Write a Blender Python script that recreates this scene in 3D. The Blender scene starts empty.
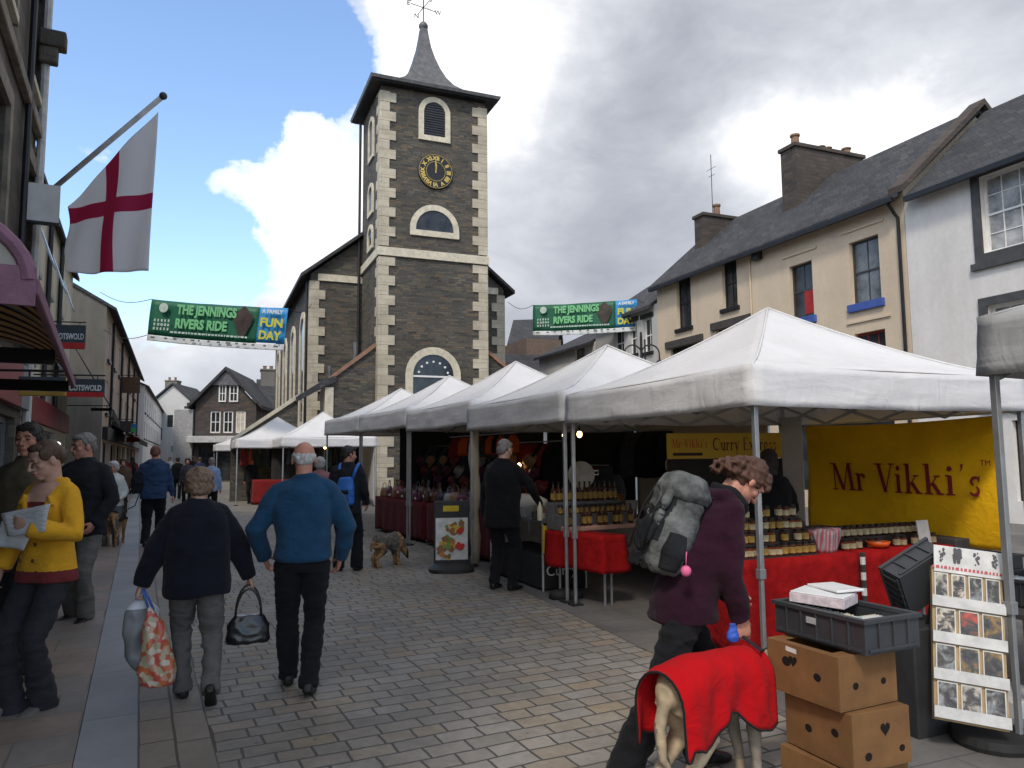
import bpy, bmesh, math, random
import numpy as np
from mathutils import Vector, Matrix
R = math.radians
V = Vector
random.seed(7)
SC = bpy.context.scene
COL = SC.collection

# ---------------------------------------------------------------- camera
F_PX = 745.0
PITCH, ROLL, EYE = R(5.52), R(0.5), 1.6
_f = V((0, math.cos(PITCH), math.sin(PITCH)))
_u0 = V((0, -math.sin(PITCH), math.cos(PITCH)))
_r0 = V((1, 0, 0))
_r = _r0 * math.cos(ROLL) - _u0 * math.sin(ROLL)
_u = _u0 * math.cos(ROLL) + _r0 * math.sin(ROLL)
cam_d = bpy.data.cameras.new('camera')
cam = bpy.data.objects.new('camera', cam_d)
COL.objects.link(cam)
cam.matrix_world = Matrix(((_r.x, _u.x, -_f.x, 0), (_r.y, _u.y, -_f.y, 0), (_r.z, _u.z, -_f.z, EYE), (0, 0, 0, 1)))
cam_d.sensor_fit = 'HORIZONTAL'
cam_d.sensor_width = 36
cam_d.lens = 36 * F_PX / 1024
cam_d.clip_start = .05
cam_d.clip_end = 9000
SC.camera = cam

def ray(px, py):
    return _f + _r * ((px - 512) / F_PX) + _u * ((384 - py) / F_PX)
def at(px, py, Y):                      # the point seen at a pixel, Y metres ahead
    d = ray(px, py)
    return V((0, 0, EYE)) + d * (Y / d.y)
def G(px, py, z=0.0):                   # the ground point seen at a pixel
    d = ray(px, py)
    return V((0, 0, EYE)) + d * ((z - EYE) / d.z)

# ---------------------------------------------------------------- materials
def nt(name):
    m = bpy.data.materials.new(name)
    m.use_nodes = True
    t = m.node_tree
    return m, t, t.nodes, t.links, t.nodes['Principled BSDF']
def ramp(N, stops, interp='LINEAR'):
    r = N.new('ShaderNodeValToRGB')
    r.color_ramp.interpolation = interp
    e = r.color_ramp.elements
    while len(e) < len(stops): e.new(.5)
    for i, (p, c) in enumerate(stops):
        e[i].position = p
        e[i].color = (*c, 1) if len(c) == 3 else c
    return r
def noise_node(N, L, co, scale, detail=4, rough=.6, dist=0):
    n = N.new('ShaderNodeTexNoise')
    n.inputs['Scale'].default_value = scale
    n.inputs['Detail'].default_value = detail
    n.inputs['Roughness'].default_value = rough
    n.inputs['Distortion'].default_value = dist
    L.new(co, n.inputs['Vector'])
    return n
def mapping(N, L, co, scale=(1, 1, 1), rot=(0, 0, 0), loc=(0, 0, 0)):
    m = N.new('ShaderNodeMapping')
    m.inputs['Scale'].default_value = scale
    m.inputs['Rotation'].default_value = rot
    m.inputs['Location'].default_value = loc
    L.new(co, m.inputs['Vector'])
    return m.outputs[0]
def coords(N, kind='Object'):
    return N.new('ShaderNodeTexCoord').outputs[kind]
def mixc(N, L, fac, a, b, mode='MIX'):
    m = N.new('ShaderNodeMix')
    m.data_type = 'RGBA'
    m.blend_type = mode
    for i, x in ((0, fac), (6, a), (7, b)):
        if hasattr(x, 'default_value') or hasattr(x, 'is_output'):
            L.new(x, m.inputs[i])
        else:
            m.inputs[i].default_value = x if i == 0 else (*x[:3], 1)
    return m.outputs[2]
def bumpn(N, L, P, h, strength, dist=.01, prev=None):
    b = N.new('ShaderNodeBump')
    b.inputs['Strength'].default_value = strength
    b.inputs['Distance'].default_value = dist
    L.new(h, b.inputs['Height'])
    if prev: L.new(prev, b.inputs['Normal'])
    L.new(b.outputs[0], P.inputs['Normal'])
    return b.outputs[0]
_mc = {}
def mat(name, col, rough=.75, var=.18, scale=6, bump=.25, bscale=60, metal=0, spec=.3, bdist=.004, emit=None, trans=0, stretch=(1, 1, 1), coat=0):
    if name in _mc: return _mc[name]
    m, t, N, L, P = nt(name)
    co = coords(N)
    co = mapping(N, L, co, stretch)
    n = noise_node(N, L, co, scale, 6, .65)
    lo = tuple(max(0, c * (1 - var * 1.6)) for c in col)
    hi = tuple(min(1, c * (1 + var)) for c in col)
    r = ramp(N, [(.3, lo), (.7, hi)])
    L.new(n.outputs[0], r.inputs[0])
    L.new(r.outputs[0], P.inputs['Base Color'])
    P.inputs['Roughness'].default_value = rough
    P.inputs['Metallic'].default_value = metal
    P.inputs['Specular IOR Level'].default_value = spec
    P.inputs['Coat Weight'].default_value = coat
    if bump:
        n2 = noise_node(N, L, co, bscale, 4, .7)
        bumpn(N, L, P, n2.outputs[0], bump, bdist)
    if emit:
        P.inputs['Emission Color'].default_value = (*emit[0], 1)
        P.inputs['Emission Strength'].default_value = emit[1]
    if trans:
        tr = N.new('ShaderNodeBsdfTranslucent')
        L.new(r.outputs[0], tr.inputs['Color'])
        mx = N.new('ShaderNodeMixShader')
        mx.inputs[0].default_value = trans
        L.new(P.outputs[0], mx.inputs[1]); L.new(tr.outputs[0], mx.inputs[2])
        L.new(mx.outputs[0], N['Material Output'].inputs['Surface'])
    _mc[name] = m
    return m

def cloth(name, col, var=.14, fuzz=.35, scale=9, crease=.34):
    """woven cloth: soft broad tone changes, fine weave bump and sheen"""
    if name in _mc: return _mc[name]
    m = mat(name, col, rough=.95, var=var, scale=scale, bump=.35, bscale=260, spec=.06, bdist=.002)
    N, L = m.node_tree.nodes, m.node_tree.links
    P = N['Principled BSDF']
    weave = P.inputs['Normal'].links[0].from_node
    cr_ = noise_node(N, L, mapping(N, L, coords(N), (1, 1, 1.5)), 7.5, 3, .55, 1.6)
    cb_ = N.new('ShaderNodeBump'); cb_.inputs['Strength'].default_value = crease; cb_.inputs['Distance'].default_value = .03
    L.new(cr_.outputs[0], cb_.inputs['Height']); L.new(cb_.outputs[0], weave.inputs['Normal'])
    P.inputs['Sheen Weight'].default_value = fuzz * .12
    P.inputs['Sheen Roughness'].default_value = .6
    return m

def plaster(name, col, streak=.22):
    """painted render: patchy, with rain streaks and a trowelled surface"""
    if name in _mc: return _mc[name]
    m, t, N, L, P = nt(name)
    co = coords(N)
    n = noise_node(N, L, co, .7, 6, .65); n2 = noise_node(N, L, mapping(N, L, co, (1.1, 1.1, .22)), 1.3, 7, .7); n3 = noise_node(N, L, co, 9, 5, .7)
    r = ramp(N, [(.3, tuple(c * .86 for c in col)), (.7, col)]); L.new(n.outputs[0], r.inputs[0])
    r2 = ramp(N, [(.30, tuple(1 - streak * k for k in (1, 1.05, 1.15))), (.72, (1, 1, 1))]); L.new(n2.outputs[0], r2.inputs[0])
    r3 = ramp(N, [(.3, (.92, .92, .91)), (.6, (1, 1, 1))]); L.new(n3.outputs[0], r3.inputs[0])
    c = mixc(N, L, 1.0, r.outputs[0], r2.outputs[0], 'MULTIPLY'); c = mixc(N, L, 1.0, c, r3.outputs[0], 'MULTIPLY')
    L.new(c, P.inputs['Base Color']); P.inputs['Roughness'].default_value = .88; P.inputs['Specular IOR Level'].default_value = .2
    n4 = noise_node(N, L, co, 26, 6, .75); bumpn(N, L, P, n4.outputs[0], .45, .012)
    _mc[name] = m
    return m
def masonry(name, cols, bw, bh, mortar, mcol, warp=.03, bump=.9, rot=None, nscale=3.0, rough=.85, vertical=True, msmooth=.15, bdist=.02, dirt=.35, second=None, stain=None):
    """coursed stone: random tone per stone, warped joints"""
    if name in _mc: return _mc[name]
    m, t, N, L, P = nt(name)
    co = coords(N)
    if vertical:
        g = N.new('ShaderNodeNewGeometry')
        sx = N.new('ShaderNodeSeparateXYZ'); L.new(co, sx.inputs[0])
        ad = N.new('ShaderNodeMath'); ad.operation = 'ADD'
        L.new(sx.outputs[0], ad.inputs[0]); L.new(sx.outputs[1], ad.inputs[1])
        cx = N.new('ShaderNodeCombineXYZ')
        L.new(ad.outputs[0], cx.inputs[0]); L.new(sx.outputs[2], cx.inputs[1])
        base = cx.outputs[0]
    else:
        base = co
    if rot is not None: base = mapping(N, L, base, rot=(0, 0, rot))
    wn = noise_node(N, L, base, nscale, 3)
    va = N.new('ShaderNodeVectorMath'); va.operation = 'SCALE'
    sb = N.new('ShaderNodeVectorMath'); sb.operation = 'SUBTRACT'
    L.new(wn.outputs[1], sb.inputs[0]); sb.inputs[1].default_value = (.5, .5, .5)
    L.new(sb.outputs[0], va.inputs[0]); va.inputs['Scale'].default_value = warp * 2
    vb = N.new('ShaderNodeVectorMath'); L.new(base, vb.inputs[0]); L.new(va.outputs[0], vb.inputs[1])
    def brick(w, h, off):
        b = N.new('ShaderNodeTexBrick')
        b.inputs['Color1'].default_value = (0, 0, 0, 1)
        b.inputs['Color2'].default_value = (1, 1, 1, 1)
        b.inputs['Mortar'].default_value = (.5, .5, .5, 1)
        b.inputs['Scale'].default_value = 1
        b.inputs['Brick Width'].default_value = w
        b.inputs['Row Height'].default_value = h
        b.inputs['Mortar Size'].default_value = mortar
        b.inputs['Mortar Smooth'].default_value = msmooth
        b.inputs['Bias'].default_value = 0
        b.offset = off
        b.squash = .75; b.squash_frequency = 3
        L.new(vb.outputs[0], b.inputs['Vector'])
        return b
    b = brick(bw, bh, .5)
    k = len(cols)
    r = ramp(N, [(i / max(1, k - 1), c) for i, c in enumerate(cols)])
    bcol, bfac = b.outputs[0], b.outputs['Fac']
    if second:
        b2 = brick(second[0], second[1], .37)
        nm = noise_node(N, L, base, 1.1, 2); gt = N.new('ShaderNodeMath'); gt.operation = 'GREATER_THAN'; gt.inputs[1].default_value = .5; L.new(nm.outputs[0], gt.inputs[0])
        bcol = mixc(N, L, gt.outputs[0], b.outputs[0], b2.outputs[0])
        fm_ = N.new('ShaderNodeMix'); L.new(gt.outputs[0], fm_.inputs[0]); L.new(b.outputs['Fac'], fm_.inputs[2]); L.new(b2.outputs['Fac'], fm_.inputs[3]); bfac = fm_.outputs[0]
    L.new(bcol, r.inputs[0])
    n2 = noise_node(N, L, base, 14, 6, .7)
    c1 = mixc(N, L, dirt, r.outputs[0], (0, 0, 0), 'MIX')
    r2 = ramp(N, [(.3, (0, 0, 0)), (.75, (1, 1, 1))]); L.new(n2.outputs[0], r2.inputs[0])
    c2 = mixc(N, L, r2.outputs[0], c1, r.outputs[0])
    n3 = noise_node(N, L, base, .8, 4, .6)
    r3 = ramp(N, [(.35, (.72, .72, .72)), (.65, (1.0, 1.0, 1.0))]); L.new(n3.outputs[0], r3.inputs[0])
    c2 = mixc(N, L, 1.0, c2, r3.outputs[0], 'MULTIPLY')
    if stain:
        ns = noise_node(N, L, base, stain[0], 7, .68, .5)
        rs = ramp(N, [(.34, (1 - stain[1],) * 3), (.56, (1, 1, 1))]); L.new(ns.outputs[0], rs.inputs[0])
        c2 = mixc(N, L, 1.0, c2, rs.outputs[0], 'MULTIPLY')
        vs_ = N.new('ShaderNodeTexVoronoi'); vs_.inputs['Scale'].default_value = 3.2; L.new(base, vs_.inputs['Vector'])
        rg_ = ramp(N, [(.035, (.62, .62, .62)), (.06, (1, 1, 1))]); L.new(vs_.outputs['Distance'], rg_.inputs[0])
        c2 = mixc(N, L, 1.0, c2, rg_.outputs[0], 'MULTIPLY')
    c3 = mixc(N, L, bfac, c2, mcol)
    L.new(c3, P.inputs['Base Color'])
    P.inputs['Roughness'].default_value = rough
    P.inputs['Specular IOR Level'].default_value = .3
    inv = N.new('ShaderNodeMath'); inv.operation = 'SUBTRACT'; inv.inputs[0].default_value = 1
    L.new(bfac, inv.inputs[1])
    ma = N.new('ShaderNodeMath'); ma.operation = 'MULTIPLY_ADD'
    L.new(n2.outputs[0], ma.inputs[0]); ma.inputs[1].default_value = .5; L.new(inv.outputs[0], ma.inputs[2])
    mb = N.new('ShaderNodeMath'); mb.operation = 'MULTIPLY_ADD'
    L.new(bcol, mb.inputs[0]); mb.inputs[1].default_value = .35; L.new(ma.outputs[0], mb.inputs[2])
    bumpn(N, L, P, mb.outputs[0], bump, bdist)
    _mc[name] = m
    return m

def stripes(name, a, b, axis=0, period=.4, rough=.85, duty=.5, trans=0):
    if name in _mc: return _mc[name]
    m, t, N, L, P = nt(name)
    sx = N.new('ShaderNodeSeparateXYZ'); L.new(coords(N), sx.inputs[0])
    q = N.new('ShaderNodeMath'); q.operation = 'DIVIDE'; q.inputs[1].default_value = period
    L.new(sx.outputs[axis], q.inputs[0])
    fr = N.new('ShaderNodeMath'); fr.operation = 'FRACT'; L.new(q.outputs[0], fr.inputs[0])
    gt = N.new('ShaderNodeMath'); gt.operation = 'GREATER_THAN'; gt.inputs[1].default_value = duty
    L.new(fr.outputs[0], gt.inputs[0])
    n = noise_node(N, L, coords(N), 12)
    c = mixc(N, L, gt.outputs[0], a, b)
    r = ramp(N, [(.3, (.8, .8, .8)), (.7, (1, 1, 1))]); L.new(n.outputs[0], r.inputs[0])
    c = mixc(N, L, 1.0, c, r.outputs[0], 'MULTIPLY')
    L.new(c, P.inputs['Base Color']); P.inputs['Roughness'].default_value = rough
    _mc[name] = m
    return m

# ---------------------------------------------------------------- meshes
class MB:
    def __init__(s): s.v = []; s.f = []; s.m = []
    def add(s, vs, fs, mi=0, M=None):
        o = len(s.v)
        for p in vs:
            p = V(p)
            if M is not None: p = M @ p
            s.v.append(p)
        for f in fs:
            s.f.append([o + i for i in f]); s.m.append(mi)
        return s
    def box(s, x0, x1, y0, y1, z0, z1, mi=0, M=None):
        return s.add([(x0, y0, z0), (x1, y0, z0), (x1, y1, z0), (x0, y1, z0), (x0, y0, z1), (x1, y0, z1), (x1, y1, z1), (x0, y1, z1)],
                     [(0, 3, 2, 1), (4, 5, 6, 7), (0, 1, 5, 4), (1, 2, 6, 5), (2, 3, 7, 6), (3, 0, 4, 7)], mi, M)
    def cbox(s, c, sx, sy, sz, mi=0, M=None):
        return s.box(c[0] - sx / 2, c[0] + sx / 2, c[1] - sy / 2, c[1] + sy / 2, c[2] - sz / 2, c[2] + sz / 2, mi, M)
    def tube(s, pts, rs, seg=10, mi=0, M=None, flat=1.0):
        pts = [V(p) for p in pts]
        if not hasattr(rs, '__len__'): rs = [rs] * len(pts)
        vs, fs = [], []
        prev = None
        for i, p in enumerate(pts):
            a = pts[max(0, i - 1)]; b = pts[min(len(pts) - 1, i + 1)]
            d = (b - a).normalized()
            if prev is None:
                h = V((0, 0, 1)) if abs(d.z) < .9 else V((0, 1, 0))
                x = d.cross(h).normalized()
            else:
                x = (prev - d * prev.dot(d))
                x = x.normalized() if x.length > 1e-6 else d.orthogonal().normalized()
            prev = x
            y = d.cross(x)
            for k in range(seg):
                t = 2 * math.pi * k / seg
                vs.append(p + x * (math.cos(t) * rs[i]) + y * (math.sin(t) * rs[i] * flat))
        n = len(pts)
        for i in range(n - 1):
            for k in range(seg):
                k2 = (k + 1) % seg
                fs.append((i * seg + k, i * seg + k2, (i + 1) * seg + k2, (i + 1) * seg + k))
        fs.append(tuple(range(seg - 1, -1, -1)))
        fs.append(tuple((n - 1) * seg + k for k in range(seg)))
        return s.add(vs, fs, mi, M)
    def ell(s, c, rx, ry=None, rz=None, seg=14, rings=9, mi=0, M=None, Rm=None):
        ry = rx if ry is None else ry; rz = rx if rz is None else rz
        c = V(c)
        vs = []
        for i in range(rings + 1):
            ph = math.pi * i / rings
            for k in range(seg):
                t = 2 * math.pi * k / seg
                p = V((rx * math.sin(ph) * math.cos(t), ry * math.sin(ph) * math.sin(t), rz * math.cos(ph)))
                if Rm is not None: p = Rm @ p
                vs.append(c + p)
        fs = []
        for i in range(rings):
            for k in range(seg):
                k2 = (k + 1) % seg
                fs.append((i * seg + k, (i + 1) * seg + k, (i + 1) * seg + k2, i * seg + k2))
        return s.add(vs, fs, mi, M)
    def loft(s, rings, seg=24, mi=0, M=None, e=2.3):
        """rings: (centre, xaxis, yaxis, rx, ry); superellipse sections, capped"""
        vs, fs = [], []
        for c, xa, ya, rx, ry in rings:
            for k in range(seg):
                t = 2 * math.pi * k / seg
                ct, st = math.cos(t), math.sin(t)
                px = math.copysign(abs(ct) ** (2 / e), ct) * rx
                py = math.copysign(abs(st) ** (2 / e), st) * ry
                vs.append(V(c) + xa * px + ya * py)
        n = len(rings)
        for i in range(n - 1):
            for k in range(seg):
                k2 = (k + 1) % seg
                fs.append((i * seg + k, i * seg + k2, (i + 1) * seg + k2, (i + 1) * seg + k))
        fs.append(tuple(range(seg - 1, -1, -1)))
        fs.append(tuple((n - 1) * seg + k for k in range(seg)))
        return s.add(vs, fs, mi, M)
    def lathe(s, prof, c=(0, 0, 0), seg=16, mi=0, M=None):
        vs, fs = [], []
        for r, z in prof:
            for k in range(seg):
                t = 2 * math.pi * k / seg
                vs.append((c[0] + r * math.cos(t), c[1] + r * math.sin(t), c[2] + z))
        n = len(prof)
        for i in range(n - 1):
            for k in range(seg):
                k2 = (k + 1) % seg
                fs.append((i * seg + k, i * seg + k2, (i + 1) * seg + k2, (i + 1) * seg + k))
        fs.append(tuple(range(seg - 1, -1, -1)))
        fs.append(tuple((n - 1) * seg + k for k in range(seg)))
        return s.add(vs, fs, mi, M)
    def prism(s, poly, y0, y1, mi=0, M=None):
        """poly in x,z extruded along y"""
        n = len(poly)
        vs = [(x, y0, z) for x, z in poly] + [(x, y1, z) for x, z in poly]
        fs = [tuple(range(n)), tuple(range(2 * n - 1, n - 1, -1))]
        for i in range(n):
            j = (i + 1) % n
            fs.append((i, i + n, j + n, j))
        return s.add(vs, fs, mi, M)
    def zprism(s, poly, z0, z1, mi=0, M=None):
        n = len(poly)
        vs = [(p[0], p[1], z0) for p in poly] + [(p[0], p[1], z1) for p in poly]
        fs = [tuple(range(n - 1, -1, -1)), tuple(range(n, 2 * n))]
        for i in range(n):
            j = (i + 1) % n
            fs.append((i, j, j + n, i + n))
        return s.add(vs, fs, mi, M)
    def mesh(s, name, mats):
        me = bpy.data.meshes.new(name)
        me.from_pydata([tuple(p) for p in s.v], [], s.f)
        if not isinstance(mats, (list, tuple)): mats = [mats]
        for m in mats: me.materials.append(m)
        if s.m: me.polygons.foreach_set('material_index', s.m)
        me.update()
        return me
    def build(s, name, mats, parent=None, smooth=False, bevel=0, fix=True, solid=0):
        me = s.mesh(name, mats)
        if fix:
            bm = bmesh.new(); bm.from_mesh(me)
            bmesh.ops.recalc_face_normals(bm, faces=bm.faces)
            bm.to_mesh(me); bm.free()
        if smooth: me.polygons.foreach_set('use_smooth', [True] * len(me.polygons))
        o = bpy.data.objects.new(name, me)
        COL.objects.link(o)
        if parent is not None: o.parent = parent
        if solid:
            md = o.modifiers.new('thick', 'SOLIDIFY'); md.thickness = solid; md.offset = 0
        if bevel:
            md = o.modifiers.new('bevel', 'BEVEL'); md.width = bevel; md.segments = 2; md.limit_method = 'ANGLE'
        return o

def link_mesh(name, me, parent=None):
    o = bpy.data.objects.new(name, me); COL.objects.link(o)
    if parent is not None: o.parent = parent
    return o
def tag(o, label, cat, group=None, kind=None):
    if label: o['label'] = label
    if cat: o['category'] = cat
    if group: o['group'] = group
    if kind: o['kind'] = kind
    return o
def thing(name, label, cat, loc=(0, 0, 0), rz=0, group=None, rot=None):
    o = bpy.data.objects.new(name, None)
    COL.objects.link(o)
    o.location = loc
    o.rotation_euler = rot if rot is not None else (0, 0, rz)
    o.empty_display_size = .1
    return tag(o, label, cat, group)
def struct(o): o['kind'] = 'structure'; return o
def kids(o): return [c for c in COL.objects if c.parent == o]
def dup(root, loc, rz, label=None, group=None, scale=None, _k={}):
    r = root.copy(); COL.objects.link(r); r.location = loc; r.rotation_euler = (0, 0, rz)
    if scale: r.scale = (scale,) * 3 if not hasattr(scale, '__len__') else scale
    if label: r['label'] = label
    if group: r['group'] = group
    for c in list(root.children):
        d = c.copy(); COL.objects.link(d); d.parent = r
        for g in list(c.children):
            e = g.copy(); COL.objects.link(e); e.parent = d
    return r
def text_part(name, body, size, M, material, parent, width=None, ext=.004, space=1.0, bold=0):
    """letters as a mesh: M places the text's local x-y plane in the parent's space; body centred on the origin"""
    cu = bpy.data.curves.new('t', 'FONT'); cu.body = body; cu.size = size; cu.extrude = ext
    cu.align_x = 'CENTER'; cu.align_y = 'CENTER'; cu.space_character = space; cu.offset = bold
    cu.resolution_u = 4
    o = bpy.data.objects.new('t', cu); COL.objects.link(o)
    dg = bpy.context.evaluated_depsgraph_get()
    me = bpy.data.meshes.new_from_object(o.evaluated_get(dg))
    bpy.data.objects.remove(o); bpy.data.curves.remove(cu)
    xs = [v.co.x for v in me.vertices] or [0, 1]
    ys = [v.co.y for v in me.vertices] or [0, 1]
    k = width / (max(xs) - min(xs)) if width else 1
    cx, cy = (max(xs) + min(xs)) / 2, (max(ys) + min(ys)) / 2
    me.transform(M @ Matrix.Diagonal((k, 1, 1, 1)) @ Matrix.Translation((-cx, -cy, 0)))
    me.materials.clear(); me.materials.append(material)
    return link_mesh(name, me, parent)
FRONT = Matrix(((1, 0, 0, 0), (0, 0, -1, 0), (0, 1, 0, 0), (0, 0, 0, 1)))   # text plane facing local -y
def onface(x, y, z, rot=0): return Matrix.Translation((x, y, z)) @ Matrix.Rotation(-rot, 4, 'Y') @ FRONT
# ================================================================ sky and light
w = bpy.data.worlds.new('World'); SC.world = w; w.use_nodes = True
T = w.node_tree; N = T.nodes; L = T.links
bg = N['Background']
SUN_AZ, SUN_EL = R(-163), R(50)           # azimuth clockwise from +Y
sky = N.new('ShaderNodeTexSky'); sky.sky_type = 'NISHITA'; sky.sun_disc = False
sky.sun_elevation = SUN_EL; sky.sun_rotation = SUN_AZ
sky.air_density = 1.0; sky.dust_density = .6; sky.ozone_density = 2.5
tc = coords(N, 'Generated')
def dotblob(px, py, deg, wgt):
    d = ray(px, py).normalized()
    v = N.new('ShaderNodeVectorMath'); v.operation = 'DOT_PRODUCT'
    L.new(wv, v.inputs[0]); v.inputs[1].default_value = d
    a = N.new('ShaderNodeMath'); a.operation = 'SUBTRACT'; L.new(v.outputs['Value'], a.inputs[0]); a.inputs[1].default_value = 1
    k = 1 / (1 - math.cos(R(deg)))
    b = N.new('ShaderNodeMath'); b.operation = 'MULTIPLY'; L.new(a.outputs[0], b.inputs[0]); b.inputs[1].default_value = k
    c = N.new('ShaderNodeMath'); c.operation = 'EXPONENT'; L.new(b.outputs[0], c.inputs[0])
    e = N.new('ShaderNodeMath'); e.operation = 'MULTIPLY'; L.new(c.outputs[0], e.inputs[0]); e.inputs[1].default_value = wgt
    return e.outputs[0]
def dotdir(d, deg, wgt):
    global ray
    keep = ray; ray = lambda a, b: V(d)
    o = dotblob(0, 0, deg, wgt); ray = keep
    return o
def addall(xs):
    s = xs[0]
    for x in xs[1:]:
        a = N.new('ShaderNodeMath'); a.operation = 'ADD'
        L.new(s, a.inputs[0])
        if isinstance(x, (int, float)): a.inputs[1].default_value = x
        else: L.new(x, a.inputs[1])
        s = a.outputs[0]
    return s
def mul(x, k):
    a = N.new('ShaderNodeMath'); a.operation = 'MULTIPLY'; L.new(x, a.inputs[0]); a.inputs[1].default_value = k; return a.outputs[0]
# warp the lookup so that the cloud outlines billow
wn = noise_node(N, L, tc, 5.0, 6, .62)
ws = N.new('ShaderNodeVectorMath'); ws.operation = 'SUBTRACT'; L.new(wn.outputs[1], ws.inputs[0]); ws.inputs[1].default_value = (.5, .5, .5)
wk = N.new('ShaderNodeVectorMath'); wk.operation = 'SCALE'; L.new(ws.outputs[0], wk.inputs[0]); wk.inputs['Scale'].default_value = .16
wa = N.new('ShaderNodeVectorMath'); L.new(tc, wa.inputs[0]); L.new(wk.outputs[0], wa.inputs[1])
wnm = N.new('ShaderNodeVectorMath'); wnm.operation = 'NORMALIZE'; L.new(wa.outputs[0], wnm.inputs[0])
wv = wnm.outputs[0]
n1 = noise_node(N, L, mapping(N, L, tc, (1, 1, 1.9)), 6.5, 9, .6, .3)
n2 = noise_node(N, L, mapping(N, L, tc, (1, 1, 1.8)), 1.7, 5, .55, .2)
cover = addall([mul(n1.outputs[0], 2.1), -1.27,
    dotblob(900, 60, 34, 1.5), dotblob(640, 60, 13, 1.0), dotblob(600, 260, 15, 1.1), dotblob(480, 40, 5.5, .55),
    dotblob(300, 205, 4.5, .62), dotblob(345, 225, 5, .7), dotblob(240, 205, 3.5, .38), dotblob(310, 130, 2.5, .30), dotblob(330, 175, 3, .35),
    dotblob(200, 385, 7, 1.0), dotblob(90, 420, 7, .8), dotblob(300, 390, 7, .8), dotblob(0, 700, 60, .0),
    dotblob(225, 97, 1.6, .85), dotblob(95, 150, 2.6, .95), dotblob(235, 5, 2.6, .85), dotblob(215, 285, 1.5, .6), dotblob(305, 130, 1.7, .8), dotblob(270, 190, 3.0, .75), dotblob(205, 200, 2.2, .7), dotblob(130, 15, 1.6, .6),
    dotblob(1500, 100, 50, 1.4), dotblob(512, -1500, 40, .75),
    dotdir((-.45, -1, .50), 45, 1.0), dotblob(60, 60, 13, -.45), dotblob(230, 60, 10, -.75), dotblob(325, 40, 5, -.9), dotblob(235, 268, 3.4, -1.3), dotblob(300, 100, 3.5, -.5), dotblob(225, 140, 4, -.7), dotblob(150, 220, 5, -.5), dotblob(130, 230, 7, -.5), dotblob(160, 300, 3, -.3)])
cr = ramp(N, [(.02, (0, 0, 0)), (.30, (.55, .55, .55)), (.62, (1, 1, 1))], 'EASE'); L.new(cover, cr.inputs[0])
bright = addall([mul(n1.outputs[0], .75), mul(n2.outputs[0], .62), -.35,
    dotblob(520, 95, 6.5, .50), dotblob(440, 40, 6, .40), dotblob(560, 20, 6, .25), dotblob(850, 170, 5.5, .70), dotblob(760, 150, 4, .4), dotblob(960, 150, 5, .25),
    dotblob(300, 215, 7, .62), dotblob(170, 340, 5, .35), dotblob(300, 120, 5, .5), dotblob(90, 140, 7, .45), dotblob(230, 60, 9, .4),
    dotdir((-.25, -1, .75), 50, .55), dotblob(600, 230, 11, -.14), dotblob(640, 120, 8, -.10), dotblob(190, 400, 5, -.04), dotblob(760, 260, 8, .06)])  # rear dotdir: unseen cloud brightness added behind the camera for the facades
br = ramp(N, [(.0, (.24, .26, .31)), (.30, (.37, .39, .44)), (.62, (.56, .58, .62)), (1.0, (.95, .95, .95))]); L.new(bright, br.inputs[0])
# clear sky: the Nishita colour, whitened towards the horizon by thin high cloud
skc = mixc(N, L, 1.0, sky.outputs[0], (1.0, 1.0, 1.0), 'MULTIPLY')
sk2 = N.new('ShaderNodeVectorMath'); sk2.operation = 'SCALE'; L.new(skc, sk2.inputs[0]); sk2.inputs['Scale'].default_value = SKYK = 2.1
cl2 = N.new('ShaderNodeVectorMath'); cl2.operation = 'SCALE'; L.new(br.outputs[0], cl2.inputs[0]); cl2.inputs['Scale'].default_value = 10.0
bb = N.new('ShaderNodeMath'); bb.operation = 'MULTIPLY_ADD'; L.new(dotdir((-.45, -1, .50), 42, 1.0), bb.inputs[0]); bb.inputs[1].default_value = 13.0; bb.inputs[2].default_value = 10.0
L.new(bb.outputs[0], cl2.inputs['Scale'])      # unseen cloud made brighter behind the camera, added to light the facades
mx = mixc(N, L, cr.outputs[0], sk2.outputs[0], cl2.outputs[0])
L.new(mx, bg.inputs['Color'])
bg.inputs['Strength'].default_value = .1

sl = bpy.data.lights.new('sun', 'SUN'); sl.energy = 1.6; sl.angle = R(9); sl.color = (1, .91, .80)
so = bpy.data.objects.new('sun', sl); COL.objects.link(so)
sd = V((math.sin(SUN_AZ) * math.cos(SUN_EL), math.cos(SUN_AZ) * math.cos(SUN_EL), math.sin(SUN_EL)))
so.rotation_euler = (-sd).to_track_quat('-Z', 'Y').to_euler()
so.location = (0, 0, 60)
vs = SC.view_settings
vs.view_transform = 'Standard'; vs.look = 'None'; vs.exposure = 0.48; vs.gamma = 1; vs.use_curve_mapping = False

# ================================================================ palette
TH = R(22.4)                      # the hall, the stalls and the right hand houses share this direction
U = V((-math.sin(TH), math.cos(TH), 0)); VV = V((math.cos(TH), math.sin(TH), 0))
TS = R(26.5)                      # the street on the left
US = V((-math.sin(TS), math.cos(TS), 0)); NS = V((math.cos(TS), math.sin(TS), 0))

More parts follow.
